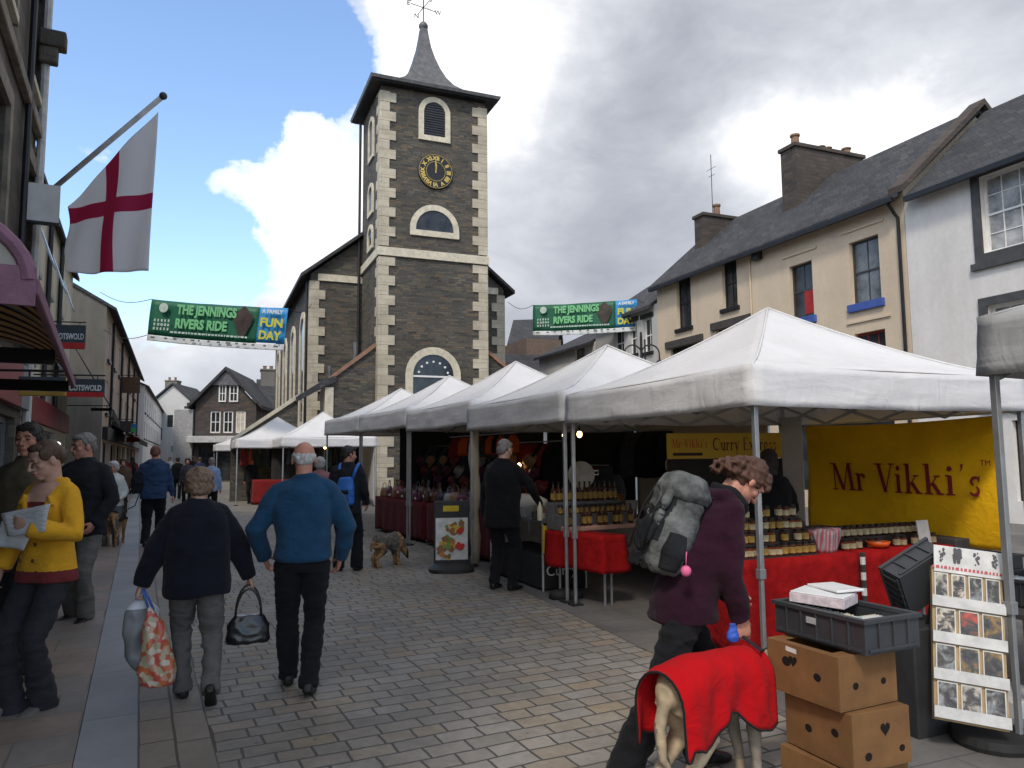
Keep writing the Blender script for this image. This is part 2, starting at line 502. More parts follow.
setts = masonry('granite setts', [(0.279, 0.257, 0.222), (0.348, 0.317, 0.271), (0.314, 0.287, 0.253), (0.370, 0.325, 0.260), (0.291, 0.269, 0.239), (0.382, 0.310, 0.222), (0.359, 0.333, 0.294), (0.331, 0.306, 0.271), (0.370, 0.342, 0.302)],
                .255, .155, .008, (.075, .07, .065), warp=.020, bump=.9, vertical=False, nscale=2.6, rough=.66, bdist=.014, dirt=.30, stain=(.55, .24))
gutter_m = masonry('buff channel setts', [(.26, .225, .175), (.21, .195, .175), (.29, .24, .18), (.235, .21, .185)],
                .55, .19, .008, (.08, .07, .06), warp=.006, bump=.6, rot=R(90), vertical=False, rough=.65, bdist=.01, dirt=.2)
kerb_m = masonry('grey kerb granite', [(.235, .24, .25), (.27, .275, .285), (.25, .255, .265)], 1.1, 2.0, .006, (.12, .12, .12), warp=.002, bump=.4, rot=R(90), vertical=False, rough=.6, bdist=.004, dirt=.1)
flag_l = masonry('pinkish paving slabs', [(.27, .232, .20), (.245, .222, .20), (.30, .232, .19), (.26, .242, .22), (.32, .23, .185)], .62, .44, .007, (.13, .115, .10), warp=.006, bump=.4, vertical=False, rough=.68, bdist=.004, dirt=.2, stain=(.7, .25))
flag_r = masonry('grey paving slabs', [(.175, .168, .16), (.205, .195, .185), (.185, .176, .166), (.22, .205, .19)], .6, .45, .006, (.08, .078, .075), warp=.006, bump=.4, vertical=False, rough=.6, bdist=.004, dirt=.25, stain=(.6, .28))
asphalt = mat('dark worn ground', (.09, .088, .085), .85, .2, 3, .4, 90)
slate_wall = masonry('dark slate rubble', [(.075, .074, .07), (.155, .145, .125), (.11, .108, .10), (.22, .19, .145), (.09, .088, .082), (.17, .16, .145), (.24, .18, .12), (.125, .12, .11)],
                .38, .10, .008, (.085, .08, .068), warp=.055, bump=1.0, nscale=2.0, bdist=.035, dirt=.5, second=(.55, .075), stain=(.35, .25))
quoin_m = masonry('cream sandstone', [(.56, .50, .38), (.62, .56, .44), (.52, .46, .36)], 3, .34, .006, (.24, .21, .16), warp=.006, bump=.5, bdist=.01, dirt=.2, stain=(1.2, .2))
cream_stone = mat('cream dressed stone', (.56, .51, .40), .8, .16, 5, .3, 50)
slate_roof = masonry('blue grey slates', [(.05, .052, .058), (.075, .077, .084), (.06, .06, .065), (.095, .093, .095)], .3, .2, .006, (.025, .025, .028), warp=.004, bump=.8, bdist=.02, rough=.85, dirt=.3)
lead = mat('dull lead sheet', (.13, .13, .135), .5, .25, 4, .3, 30, metal=.3)
render_cream = plaster('cream painted render', (.68, .56, .42), .14)
render_white = plaster('white painted render', (.78, .755, .725), .16)
render_grey = plaster('pale grey render', (.56, .555, .54), .2)
render_pink = plaster('pinkish cream render', (.62, .49, .40), .22)
rough_grey = plaster('rough grey render', (.20, .19, .17), .3)
black_paint = mat('black gloss paint', (.018, .018, .02), .4, .2, 6, .1)
white_paint = mat('white window paint', (.72, .72, .70), .5, .08, 6, .1)
blue_paint = mat('blue sill paint', (.055, .10, .33), .5, .15, 6, .1)
red_paint = mat('red window paint', (.30, .04, .03), .5, .15, 6, .1)
brown_brick = masonry('brown brick', [(.20, .13, .09), (.25, .165, .115), (.17, .115, .085)], .22, .075, .008, (.17, .15, .13), bump=.6, bdist=.01)
chimney_m = masonry('sooty brown stone', [(.085, .07, .058), (.12, .095, .078), (.07, .062, .055)], .4, .14, .01, (.07, .055, .05), bump=.8, bdist=.02)
pot_m = mat('clay chimney pot', (.22, .13, .085), .8)
def glass_m(name, col, rough=.08):
    m = mat(name, col, rough, .5, 1.6, .04, 3, spec=.35, bdist=.02)
    return m
glass = glass_m('dark window glass', (.035, .038, .042))
glass_grey = glass_m('curtained grey glass', (.13, .14, .145), .12)
glass_net = glass_m('net curtained glass', (.36, .36, .35), .2)
metal_g = mat('grey galvanised steel', (.42, .43, .44), .42, .12, 8, .08, metal=.75)

# ================================================================ ground
def sheet(name, pts, z, m, origin=(0, 0), rz=0, thick=0, label=None):
    mb = MB()
    ca, sa = math.cos(-rz), math.sin(-rz)
    loc = [((x - origin[0]) * ca - (y - origin[1]) * sa, (x - origin[0]) * sa + (y - origin[1]) * ca) for x, y in pts]
    if thick: mb.zprism(loc, -thick, 0)
    else: mb.add([(x, y, 0) for x, y in loc], [tuple(range(len(loc)))])
    o = mb.build(name, m)
    o.location = (origin[0], origin[1], z); o.rotation_euler = (0, 0, rz)
    return struct(o)
sheet('ground', [(-3000, -300), (3000, -300), (3000, 4500), (-3000, 4500)], -.012, asphalt)
K0 = V((-1.84, 3.8, 0))
def sp(x, y): p = K0 + NS * x + US * y; return (p.x, p.y)
ra = G(470, 565); rb = G(625, 640); rdir = (rb - ra).normalized()
rn, rf = rb + rdir * 6.5, ra - rdir * 5.0
rf2 = rf - rdir * 14 + VV * -1.2
sheet('road', [sp(0, -6), (rn.x, rn.y), (rf.x, rf.y), (rf2.x, rf2.y), (rf2.x - 12, rf2.y + 42), sp(0, 95)], 0, setts, sp(0, 0), TS)
sheet('gutter', [sp(0, -6), sp(.38, -6), sp(.38, 95), sp(0, 95)], .004, gutter_m, sp(0, 0), TS)
sheet('kerb', [sp(-.30, -6), sp(0, -6), sp(0, 95), sp(-.30, 95)], .035, kerb_m, sp(0, 0), TS, .06)
sheet('pavement', [sp(-3.1, -6), sp(-.304, -6), sp(-.304, 110), sp(-3.1, 110)], .037, flag_l, sp(0, 0), TS, .06)
sheet('market_paving', [(rn.x, rn.y), (14, -1), (14, 22), (3, 48), (-6, 48), (rf2.x, rf2.y), (rf.x, rf.y)], .004, flag_r, (rn.x, rn.y), TH)

# ================================================================ building helpers
def wall_holes(mb, x0, x1, z0, z1, holes, y=0, th=.3, mi=0):
    xs = sorted({x0, x1, *[h[0] for h in holes], *[h[1] for h in holes]}); xs = [x for x in xs if x0 <= x <= x1]
    zs = sorted({z0, z1, *[h[2] for h in holes], *[h[3] for h in holes]}); zs = [z for z in zs if z0 <= z <= z1]
    for i in range(len(xs) - 1):
        for j in range(len(zs) - 1):
            cx, cz = (xs[i] + xs[i + 1]) / 2, (zs[j] + zs[j + 1]) / 2
            if any(h[0] < cx < h[1] and h[2] < cz < h[3] for h in holes): continue
            mb.add([(xs[i], y, zs[j]), (xs[i + 1], y, zs[j]), (xs[i + 1], y, zs[j + 1]), (xs[i], y, zs[j + 1])], [(0, 1, 2, 3)], mi)
    for a, b, c, d in holes:
        mb.add([(a, y, c), (b, y, c), (b, y, d), (a, y, d), (a, y + th, c), (b, y + th, c), (b, y + th, d), (a, y + th, d)],
               [(0, 4, 5, 1), (1, 5, 6, 2), (2, 6, 7, 3), (3, 7, 4, 0)], mi)
def house_wall(name, L_, H, D, holes, m, parent, gable=None):
    mb = MB()
    wall_holes(mb, 0, L_, 0, H, holes)
    mb.add([(0, 0, 0), (0, D, 0), (0, D, H), (0, 0, H)], [(0, 1, 2, 3)])
    mb.add([(L_, 0, 0), (L_, D, 0), (L_, D, H), (L_, 0, H)], [(3, 2, 1, 0)])
    mb.add([(0, D, 0), (L_, D, 0), (L_, D, H), (0, D, H)], [(3, 2, 1, 0)])
    mb.add([(0, 0, H), (L_, 0, H), (L_, D, H), (0, D, H)], [(0, 1, 2, 3)])
    if gable is not None:
        ry, rz_ = gable
        for x in (0, L_): mb.add([(x, 0, H), (x, D, H), (x, ry, rz_)], [(0, 1, 2)])
    return mb.build(name, m, parent, fix=False)
def roof_along(name, L_, D, H, ridge_y, ridge_z, m, parent, over=.3, th=.12, x0=0, side=.12):
    k = (ridge_z - H) / ridge_y
    mb = MB()
    ya, yb = -over, D + over
    za = H - over * k; zb = H - over * (ridge_z - H) / (D - ridge_y)
    prof = [(ya, za), (ridge_y, ridge_z), (yb, zb), (yb, zb + th), (ridge_y, ridge_z + th * 1.3), (ya, za + th)]
    vs = [(x0 - side, p[0], p[1]) for p in prof] + [(x0 + L_ + side, p[0], p[1]) for p in prof]
    n = 6
    fs = [tuple(range(n)), tuple(range(2 * n - 1, n - 1, -1))] + [(i, i + n, (i + 1) % n + n, (i + 1) % n) for i in range(n)]
    mb.add(vs, fs)
    return mb.build(name, m, parent)
def sash(parent, x0, x1, z0, z1, y=.13, fm=None, gm=None, cols=2, rows=2, bar=.022, fw=.055, sill=None, lintel=None, sillh=.12, lh=.2, reveal=None, name='window', label=None):
    """a sash window: frame (part) with pane, sill and lintel (sub-parts)"""
    fm = fm or white_paint; gm = gm or glass
    mb = MB()
    mb.box(x0, x0 + fw, y, y + .07, z0, z1); mb.box(x1 - fw, x1, y, y + .07, z0, z1)
    mb.box(x0 + fw, x1 - fw, y, y + .07, z0, z0 + fw); mb.box(x0 + fw, x1 - fw, y, y + .07, z1 - fw, z1)
    zm = (z0 + z1) / 2
    mb.box(x0 + fw, x1 - fw, y + .01, y + .06, zm - .025, zm + .025)
    for i in range(1, cols):
        x = x0 + (x1 - x0) * i / cols
        mb.box(x - bar / 2, x + bar / 2, y + .015, y + .055, z0 + fw, z1 - fw)
    for j in range(1, rows):
        z = z0 + (z1 - z0) * j / rows
        if abs(z - zm) > .06: mb.box(x0 + fw, x1 - fw, y + .018, y + .05, z - bar / 2, z + bar / 2)
    f = mb.build(name, fm, parent)
    if label: f['label'] = label
    MB().box(x0 + .01, x1 - .01, y + .035, y + .045, z0 + .01, z1 - .01).build('pane', gm, f)
    if sill: MB().box(x0 - .1, x1 + .1, -.09, y - .002, z0 - sillh, z0 - .002).build('sill', sill, f, bevel=.008)
    if lintel: MB().box(x0 - .16, x1 + .16, -.035, y - .003, z1 + .002, z1 + lh).build('lintel', lintel, f, bevel=.006)
    return f
class Plane:
    """a facade: origin at its left end, local x to the viewer's right, y inwards"""
    def __init__(s, o, xdir): s.o = V(o); s.x = V(xdir).normalized(); s.n = V((-s.x.y, s.x.x, 0)); s.rz = math.atan2(s.x.y, s.x.x)
    def hit(s, px, py, off=0):
        d = ray(px, py); c = V((0, 0, EYE)); o = s.o + s.n * off
        t = (o - c).dot(s.n) / d.dot(s.n); p = c + d * t
        return (p - o).dot(s.x), p.z
    def rect(s, a, b, c, d, off=0):      # px0,px1,py_top,py_bottom -> x0,x1,z0,z1 (measured at the centre)
        cy = (c + d) / 2; cx = (a + b) / 2
        return s.hit(a, cy, off)[0], s.hit(b, cy, off)[0], s.hit(cx, d, off)[1], s.hit(cx, c, off)[1]

# ================================================================ the hall with its clock tower
TL = V((-5.22, 29, 0)); TW, TD = 4.53, 3.6
hall = thing('market_hall', 'dark stone hall with pale quoins, square clock tower and small spire', 'town hall', TL, TH)
TP = Plane(TL, VV)
SIDE, HL, HE = 2.2, 16.9, 9.5
def arch_poly(cx, z0, zs, r, n=14):
    """opening outline: sill z0, springing zs, radius r"""
    return [(cx - r, z0)] + [(cx + r, z0)] + [(cx + r * math.cos(math.pi * i / n), zs + r * math.sin(math.pi * i / n)) for i in range(n + 1)]
mb = MB()
ZT = 16.8
mb.box(0, TW, 0, TD, 0, ZT)
mb.build('tower_wall', slate_wall, hall)
mb = MB()
mb.box(-SIDE, TW + SIDE, TD + .003, TD + HL, 0, HE)
zr = HE + .35 + (SIDE + TW / 2) * .72
mb.add([(-SIDE, TD + .003, HE), (TW + SIDE, TD + .003, HE), (TW / 2, TD + .003, zr), (-SIDE, TD + HL, HE), (TW + SIDE, TD + HL, HE), (TW / 2, TD + HL, zr)],
       [(0, 1, 2), (5, 4, 3), (0, 2, 5, 3), (1, 4, 5, 2), (0, 3, 4, 1)])
mb.build('hall_wall', slate_wall, hall)
mb = MB()                                # hall roof, two slopes with thickness
for sgn in (-1, 1):
    xe = -SIDE - .45 if sgn < 0 else TW + SIDE + .45
    ze = HE - .45 * .72 + .08
    y0, y1 = TD - .35, TD + HL + .3
    # stop the front overhang where the tower stands: the roof starts behind the tower's back edge there
    a, b = V((xe, 0, ze)), V((TW / 2, 0, zr + .12))
    xs_ = -.002 if sgn < 0 else TW + .002
    f = (xs_ - a.x) / (b.x - a.x); mid = a.lerp(b, f)
    for p, q, ya in ((a, mid, y0), (mid, b, TD + .002)):
        vs = [(p.x, ya, p.z), (q.x, ya, q.z), (q.x, y1, q.z), (p.x, y1, p.z)]
        vs += [(x, y, z + .16) for x, y, z in vs]
        mb.add(vs, [(3, 2, 1, 0), (4, 5, 6, 7), (0, 1, 5, 4), (1, 2, 6, 5), (2, 3, 7, 6), (3, 0, 4, 7)])
mb.build('hall_roof', slate_roof, hall)
def quoins(x, y, sx, sy, z0, z1, parent=hall, long=.62, short=.36, h=.40):
    """alternating long and short corner blocks, proud of the wall; sx, sy point into the building"""
    mb = MB(); z = z0; k = 0
    while z < z1 - .02:
        zz = min(z + h, z1)
        a, b = (long, short) if k % 2 else (short, long)
        pts = [(-.05, -.05), (a, -.05), (a, .012), (.012, .012), (.012, b), (-.05, b)]
        pts = [(x + px * sx, y + py * sy) for px, py in pts]
        if sx * sy < 0: pts.reverse()
        mb.zprism(pts, z + .004, zz - .004)
        z = zz; k += 1
    mb.build('quoins', quoin_m, parent, bevel=.006)
quoins(0, 0, 1, 1, 0, 9.55); quoins(TW, 0, -1, 1, 0, 9.55)
quoins(0, 0, 1, 1, 10.0, ZT - .35); quoins(TW, 0, -1, 1, 10.0, ZT - .35)
quoins(-SIDE, TD, 1, 1, 0, HE - .3); quoins(TW + SIDE, TD, -1, 1, 0, HE - .3)
MB().box(-.09, TW + .09, -.09, -.002, 9.6, 9.95).box(-.09, -.002, -.002, TD - .002, 9.6, 9.95).box(TW + .002, TW + .09, -.002, TD - .002, 9.6, 9.95).build('string_course', cream_stone, hall, bevel=.01)
for a_, c_ in ((-SIDE + .3, -.003), (TW + .003, TW + SIDE - .3)): MB().box(a_, c_, TD - .07, TD - .002, HE - .28, HE + .02).build('eave_band', cream_stone, hall)
# tower roof: swept pyramid with a deep eave
prof = [(TW / 2 + .48, ZT - .06), (TW / 2 + .52, ZT + .06), (2.1, ZT + .22), (1.5, ZT + .48), (1.08, ZT + .85), (.82, ZT + 1.25), (.60, ZT + 1.75), (.42, ZT + 2.3), (.28, ZT + 2.85), (.20, ZT + 3.35), (.15, ZT + 3.75), (.02, ZT + 3.8)]
vs, fs = [], []
dx, dy = TW / 2, TD / 2
for r, z in prof:
    ry = r if r < 1.4 else r - (TW - TD) / 2 * min(1, (r - 1.4) / 1.2)
    for sx, sy in ((-1, -1), (1, -1), (1, 1), (-1, 1)): vs.append((dx + sx * r, dy + sy * ry, z))
for i in range(len(prof) - 1):
    for k in range(4): fs.append((i * 4 + k, i * 4 + (k + 1) % 4, (i + 1) * 4 + (k + 1) % 4, (i + 1) * 4 + k))
fs.append((3, 2, 1, 0)); fs.append(tuple((len(prof) - 1) * 4 + k for k in range(4)))
sp_ = MB().add(vs, fs).build('spire', lead, hall)
MB().box(-.38, TW + .38, -.38, TD + .38, ZT - .12, ZT - .065).build('eave_soffit', black_paint, hall)
f = MB().lathe([(.05, 0), (.14, .05), (.21, .17), (.21, .25), (.13, .38), (.03, .44)], (dx, dy, ZT + 3.68), 12).build('finial_ball', lead, hall, smooth=True)
vane = MB()
c0 = V((dx, dy, ZT + 4.1))
vane.tube([c0, c0 + V((0, 0, 1.25))], .025, 6)
for a in (R(10), R(100)):
    d = V((math.cos(a), math.sin(a), 0)); q = c0 + V((0, 0, .68))
    vane.tube([q - d * .62, q + d * .62], .016, 6)
    for k in range(3): vane.tube([q + d * (.1 + .1 * k) + V((0, 0, 0)), q + d * (.15 + .1 * k) + V((0, 0, .09 - .02 * k))], .012, 5)
q = c0 + V((0, 0, 1.15)); d = V((math.cos(R(-25)), math.sin(R(-25)), 0))
vane.tube([q - d * .5, q + d * .42], .02, 6); vane.prism([(-.62, -.13), (-.34, 0), (-.62, .13)], -.01, .01, M=Matrix.Translation(q) @ Matrix.Rotation(R(-25), 4, 'Z'))
vn = vane.build('weather_vane', black_paint, hall)
for ch, a in (('W', R(10)), ('E', R(190)), ('N', R(100)), ('S', R(280))):
    d = V((math.cos(a), math.sin(a), 0)); q = c0 + V((0, 0, .68)) + d * .72
    text_part('letter', ch, .3, Matrix.Translation(q) @ FRONT, black_paint, vn, ext=.012)

def arched(parent, cx, z0, zs, r, band=.20, y=0, pane=None, louvres=False, side=None, name='arched_window', key=True):
    """stone surround with an arch; pane set back in it. side='x-' puts it on the wall whose outward normal is -x"""
    M = Matrix.Translation((0, y, 0)) if side is None else (Matrix.Translation((y, 0, 0)) @ Matrix(((0, 1, 0, 0), (1, 0, 0, 0), (0, 0, 1, 0), (0, 0, 0, 1))))
    n = 16
    if z0 < zs - .01:
        outer = [(cx - r - band, z0 - band)] + [(cx - (r + band) * math.cos(math.pi * i / n), zs + (r + band) * math.sin(math.pi * i / n)) for i in range(n + 1)] + [(cx + r + band, z0 - band)]
        inner = [(cx - r, z0)] + [(cx - r * math.cos(math.pi * i / n), zs + r * math.sin(math.pi * i / n)) for i in range(n + 1)] + [(cx + r, z0)]
    else:
        outer = [(cx - r - band, zs - band * .8)] + [(cx - (r + band) * math.cos(math.pi * i / n), zs + (r + band) * math.sin(math.pi * i / n)) for i in range(n + 1)] + [(cx + r + band, zs - band * .8)]
        inner = [(cx - r, zs)] + [(cx - r * math.cos(math.pi * i / n), zs + r * math.sin(math.pi * i / n)) for i in range(n + 1)] + [(cx + r, zs)]
    mb = MB(); m = len(outer)
    a, b = -.075, -.004
    vs = [(p[0], a, p[1]) for p in outer] + [(p[0], a, p[1]) for p in inner] + [(p[0], b, p[1]) for p in outer] + [(p[0], b, p[1]) for p in inner]
    fs = []
    for i in range(m):
        j = (i + 1) % m
        fs += [(i, j, m + j, m + i), (2 * m + i, 2 * m + j, j, i), (m + i, m + j, 3 * m + j, 3 * m + i), (3 * m + i, 3 * m + j, 2 * m + j, 2 * m + i)]
    mb.add(vs, fs, 0, M)
    s = mb.build(name, cream_stone, parent)
    mp = MB().prism(inner, -.022, -.006, 0, M)
    p = mp.build('pane', pane or glass, s)
    if louvres:
        ml = MB(); z = z0 + .08
        while z < zs + r - .06:
            hw = r if z < zs else math.sqrt(max(0, r * r - (z - zs) ** 2))
            if hw > .06: ml.box(cx - hw + .02, cx + hw - .02, -.058, -.024, z, z + .035, 0, M)
            z += .105
        ml.build('louvres', mat('dark louvre wood', (.05, .05, .052), .7), s)
    return s
cx = TW / 2
a0, a1, az0, az1 = TP.rect(422, 444, 100, 134)
arched(hall, cx - .02, 14.85, 15.85, .46, louvres=True, band=.22)
arched(hall, cx, 10.8, 10.87, .80, band=.24)
arched(hall, cx - .05, 2.6, 4.85, .85, band=.30, name='arched_doorway', pane=glass_m('fanlight glass', (.03, .035, .045)))
fan = MB()
for i in range(7):
    a = math.pi * (i + .5) / 7
    fan.ell((cx - .05 + .62 * math.cos(a), -.05, 4.85 + .55 * math.sin(a)), .05, .02, .05, 8, 5)
fan.box(cx - .88, cx + .78, -.06, -.024, 4.77, 4.84)
fan.build('fanlight_bars', white_paint, hall)
for z0, zs, r in ((14.3, 15.5, .36), (11.9, 12.6, .36), (10.4, 10.8, .36)):
    arched(hall, TD / 2 - .1, z0, zs, r, band=.17, side='x-')
for k in range(4):                       # long arched windows down the side
    arched(hall, TD + 2.3 + k * 4.0, 3.2, 7.2, .75, band=.28, y=-SIDE, side='x-')
# clock
ck = MB().lathe([(.0, 0), (.74, 0), (.76, .03), (.74, .07), (.70, .085)], (0, 0, 0), 40, M=Matrix.Translation((cx + .02, -.003, 13.33)) @ Matrix.Rotation(R(90), 4, 'X')).build('clock_face', mat('black clock dial', (.02, .02, .022), .45, .2, 5, .05), hall)
gold = mat('gold leaf', (.62, .44, .12), .45, .15, 8, .05, metal=.35)
roman = ['XII', 'I', 'II', 'III', 'IIII', 'V', 'VI', 'VII', 'VIII', 'IX', 'X', 'XI']
for i, t in enumerate(roman):
    a = R(30 * i)
    p = (cx + .02 + .56 * math.sin(a), -.092, 13.33 + .56 * math.cos(a))
    text_part('numeral', t, .235, onface(*p, rot=-a), gold, ck, ext=.006, bold=.010)
gd = MB()
Mck = Matrix.Translation((cx + .02, -.1, 13.33)) @ Matrix.Rotation(R(90), 4, 'X')
for r in (.40, .70):
    n = 48
    vs = [((r + w_) * math.cos(2 * math.pi * k / n), (r + w_) * math.sin(2 * math.pi * k / n), 0) for w_ in (0, .014) for k in range(n)]
    gd.add(vs, [(k, (k + 1) % n, n + (k + 1) % n, n + k) for k in range(n)], 0, Mck)
gd.build('dial_ring', gold, ck, fix=False)
hd = MB()
for a, l_, w_ in ((R(-1), .50, .035), (R(4), .34, .05)):
    d = (math.sin(a), math.cos(a))
    hd.prism([(-w_ / 2, -.08), (w_ / 2, -.08), (w_ * .7, l_ * .7), (0, l_), (-w_ * .7, l_ * .7)], -.118, -.106, 0, Matrix.Translation((cx + .02, 0, 13.33)) @ Matrix.Rotation(a, 4, 'Y'))
hd.build('clock_hands', gold, ck)
# rainwater pipes, outside stair walls with sloping copings
for x_, y_q, a_, c_ in ((-.16, TD - .12, 0, ZT - .3), (-SIDE - .1, TD + .35, 0, HE - .2)): MB().tube([(x_, y_q, a_), (x_, y_q, c_)], .06, 8).build('drainpipe', black_paint, hall)
for x_, r_, a_, c_ in ((-1.75, .07, 3.4, 5.2), (-.75, .09, 4.5, 6.2)): MB().tube([(x_, .9, a_), (x_, .9, c_)], r_, 8).build('flue_pipe', lead, hall)
MB().prism([(-.055, 0), (-1.95, 0), (-1.95, 4.45), (-.055, 5.95)], .35, 1.6).build('stair_wall', slate_wall, hall)
MB().prism([(TW + .055, 0), (TW + 1.95, 0), (TW + 1.95, 4.55), (TW + .055, 5.95)], .35, 1.6).build('stair_wall', slate_wall, hall)
red_cope = mat('reddish sandstone coping', (.26, .15, .10), .8, .25, 6, .3, 40)
MB().prism([(-.055, 5.95), (-1.95, 4.45), (-1.95, 4.62), (-.055, 6.14)], .25, .6, 0).build('coping', red_cope, hall)
MB().prism([(TW + .055, 5.95), (TW + 1.95, 4.55), (TW + 1.95, 4.72), (TW + .055, 6.14)], .25, .6, 0).build('coping', red_cope, hall)
MB().box(-2.0, -1.68, .28, 1.64, 0, 4.3).build('stair_pier', cream_stone, hall, bevel=.01)
st = MB()
st.prism([(-2.05, 4.3), (-3.0, 3.75), (-3.0, 3.95), (-2.0, 4.62), (-1.6, 4.75), (-1.6, 4.5)], .2, 1.9)
st.build('porch_roof', slate_roof, hall)
st = MB()
st.prism([(-2.9, 0), (-5.3, 0), (-5.3, 2.2), (-2.9, 3.9)], 1.2, 1.6)
st.build('lower_stair_wall', slate_wall, hall)
MB().prism([(-2.9, 3.9), (-5.3, 2.2), (-5.3, 2.36), (-2.9, 4.08)], 1.1, 1.7).build('coping', cream_stone, hall)
MB().box(-.95, -.75, .34, .345, 3.0, 3.2).build('notice', white_paint, hall)

# ================================================================ right hand houses
P0 = V((10.3, 19, 0)); RX = -U
RP = Plane(P0 - RX * 11.55, RX)
def chimney(parent, x0, x1, y0, y1, z0, z1, m=chimney_m, pots=(), cap=.07):
    c = MB().box(x0, x1, y0, y1, z0, z1).build('chimney', m, parent)
    MB().box(x0 - cap, x1 + cap, y0 - cap, y1 + cap, z1 + .002, z1 + .14).build('chimney_cap', m, c, bevel=.02)
    for px_, py_, h in pots:
        MB().lathe([(.15, 0), (.13, h * .8), (.17, h * .85), (.17, h), (.12, h)], (px_, py_, z1 + .142), 10).build('chimney_pot', pot_m, c, smooth=False)
    return c
b = thing('terraced_house', 'cream rendered house with four upper windows and blue sills', 'house', RP.o, RP.rz)
spec = [((675, 691, 278, 328), 'lint'), ((720, 737, 258, 308), 'lint'), ((790, 813, 263, 318), 'blue'), ((850, 880, 238, 302), 'blue'), ((669, 701, 345, 398), 'lint'), ((715, 750, 326, 392), 'lint'), ((856, 887, 331, 398), 'red')]
holes, rr = [], []
for s, k in spec:
    x0, x1, z0, z1 = RP.rect(*s)
    if k == 'lint': x0 += .12
    if k == 'red': z0 = z1 - 1.7
    rr.append((x0, x1, z0, z1, k)); holes.append((x0, x1, z0, z1))
holes.append((.8, 4.4, .5, 2.5)); holes.append((5.4, 6.4, .05, 2.2)); holes.append((7.2, 10.9, .5, 2.5))
hw = house_wall('wall', 11.55, 8.5, 6.06, holes, render_cream, b, gable=(3.03, 11.0))
for x0, x1, z0, z1, k in rr:
    if k == 'lint':
        f = sash(b, x0, x1, z0, z1, fm=black_paint, gm=glass, cols=2, rows=2, sill=black_paint, sillh=.14)
        MB().box(x0 - .22, x1 + .22, -.10, -.003, z1 - .02, min(z1 + .26, 8.36)).build('lintel', mat('sooty lintel stone', (.06, .055, .05), .85, .2, 5), f, bevel=.01)
    elif k == 'blue':
        f = sash(b, x0, x1, z0, z1, fm=mat('dark sash paint', (.05, .052, .055), .5), gm=glass if x0 < 8 else glass_grey, cols=2, rows=2, sill=blue_paint, sillh=.22)
        MB().box(x0 - .22, x1 + .22, -.045, -.003, z1 + .3, z1 + .36).build('label_mould', render_cream, f)
    else:
        f = sash(b, x0, x1, z0, z1, fm=red_paint, gm=glass, cols=3, rows=3, sill=render_cream)
        MB().box(x0 - .22, x1 + .22, -.045, -.003, z1 + .3, z1 + .36).build('label_mould', render_cream, f)
x0, x1, z0, z1, _ = rr[2]
MB().box(x0 + .45, x0 + .95, .142, .158, z0 + .12, z0 + .85).build('red_curtain', mat('red cloth', (.35, .03, .03), .9), kids(b)[3])
for a, c in ((.8, 4.4), (7.2, 10.9)): sash(b, a, c, .5, 2.5, fm=black_paint, cols=4, rows=1, name='shop_window')
dr = MB().box(5.4, 6.4, .15, .2, .05, 2.2).build('door', black_paint, b, bevel=.01)
MB().tube([(5.52, .13, 1.0), (5.52, .10, 1.0), (5.52, .10, 1.18), (5.52, .13, 1.18)], .01, 6).build('handle', metal_g, dr)
roof_along('roof', 11.55, 6.06, 8.5, 3.03, 11.05, slate_roof, b, over=.35)
MB().box(.02, 11.53, -.42, -.30, 8.12, 8.24).build('gutter', black_paint, b)
mb = MB()
for i in range(60): mb.box(.15 + i * .19, .22 + i * .19, -.26, -.004, 8.30, 8.42)
mb.build('rafter_ends', mat('dark eaves timber', (.10, .075, .05), .8), b)
# raised coping on the near gable
mb = MB()
for (ya, za), (yb, zb) in (((-.35, 8.36), (3.03, 11.28)), ((3.03, 11.28), (6.4, 8.36))):
    mb.add([(11.4, ya, za - .05), (11.85, ya, za - .05), (11.85, yb, zb - .05), (11.4, yb, zb - .05), (11.4, ya, za + .12), (11.85, ya, za + .12), (11.85, yb, zb + .12), (11.4, yb, zb + .12)],
           [(0, 3, 2, 1), (4, 5, 6, 7), (0, 1, 5, 4), (1, 2, 6, 5), (2, 3, 7, 6), (3, 0, 4, 7)])
mb.build('gable_coping', chimney_m, b)
chimney(b, 5.6, 6.3, 1.5, 4.6, 9.4, 12.0, pots=((5.95, 1.85, .45), (5.95, 3.0, .2), (5.95, 3.3, .2), (5.95, 4.2, .32)))
chimney(b, .6, 1.2, 1.5, 3.6, 9.4, 11.15, pots=((.9, 2.4, .5),))
MB().tube([(.9, 2.2, 11.2), (.9, 2.2, 13.9)], .015, 5).tube([(.6, 2.2, 13.3), (1.2, 2.2, 13.3)], .01, 5).tube([(.7, 2.2, 13.0), (1.1, 2.2, 13.0)], .01, 5).build('aerial', black_paint, b)
x, z = RP.hit(759, 245)
MB().cbox((x, -.12, min(z, 8.1)), .32, .22, .3).build('alarm_box', mat('black plastic', (.03, .03, .03), .5), b, bevel=.02)
x, _ = RP.hit(752, 300)
MB().tube([(x, -.05, 3.0), (x, -.05, 8.1)], .03, 6).build('thin_pipe', render_cream, b)
MB().tube([(11.42, -.07, 0), (11.42, -.07, 7.75), (11.36, -.14, 7.9), (11.36, -.32, 8.1)], .045, 8).build('drainpipe', black_paint, b)

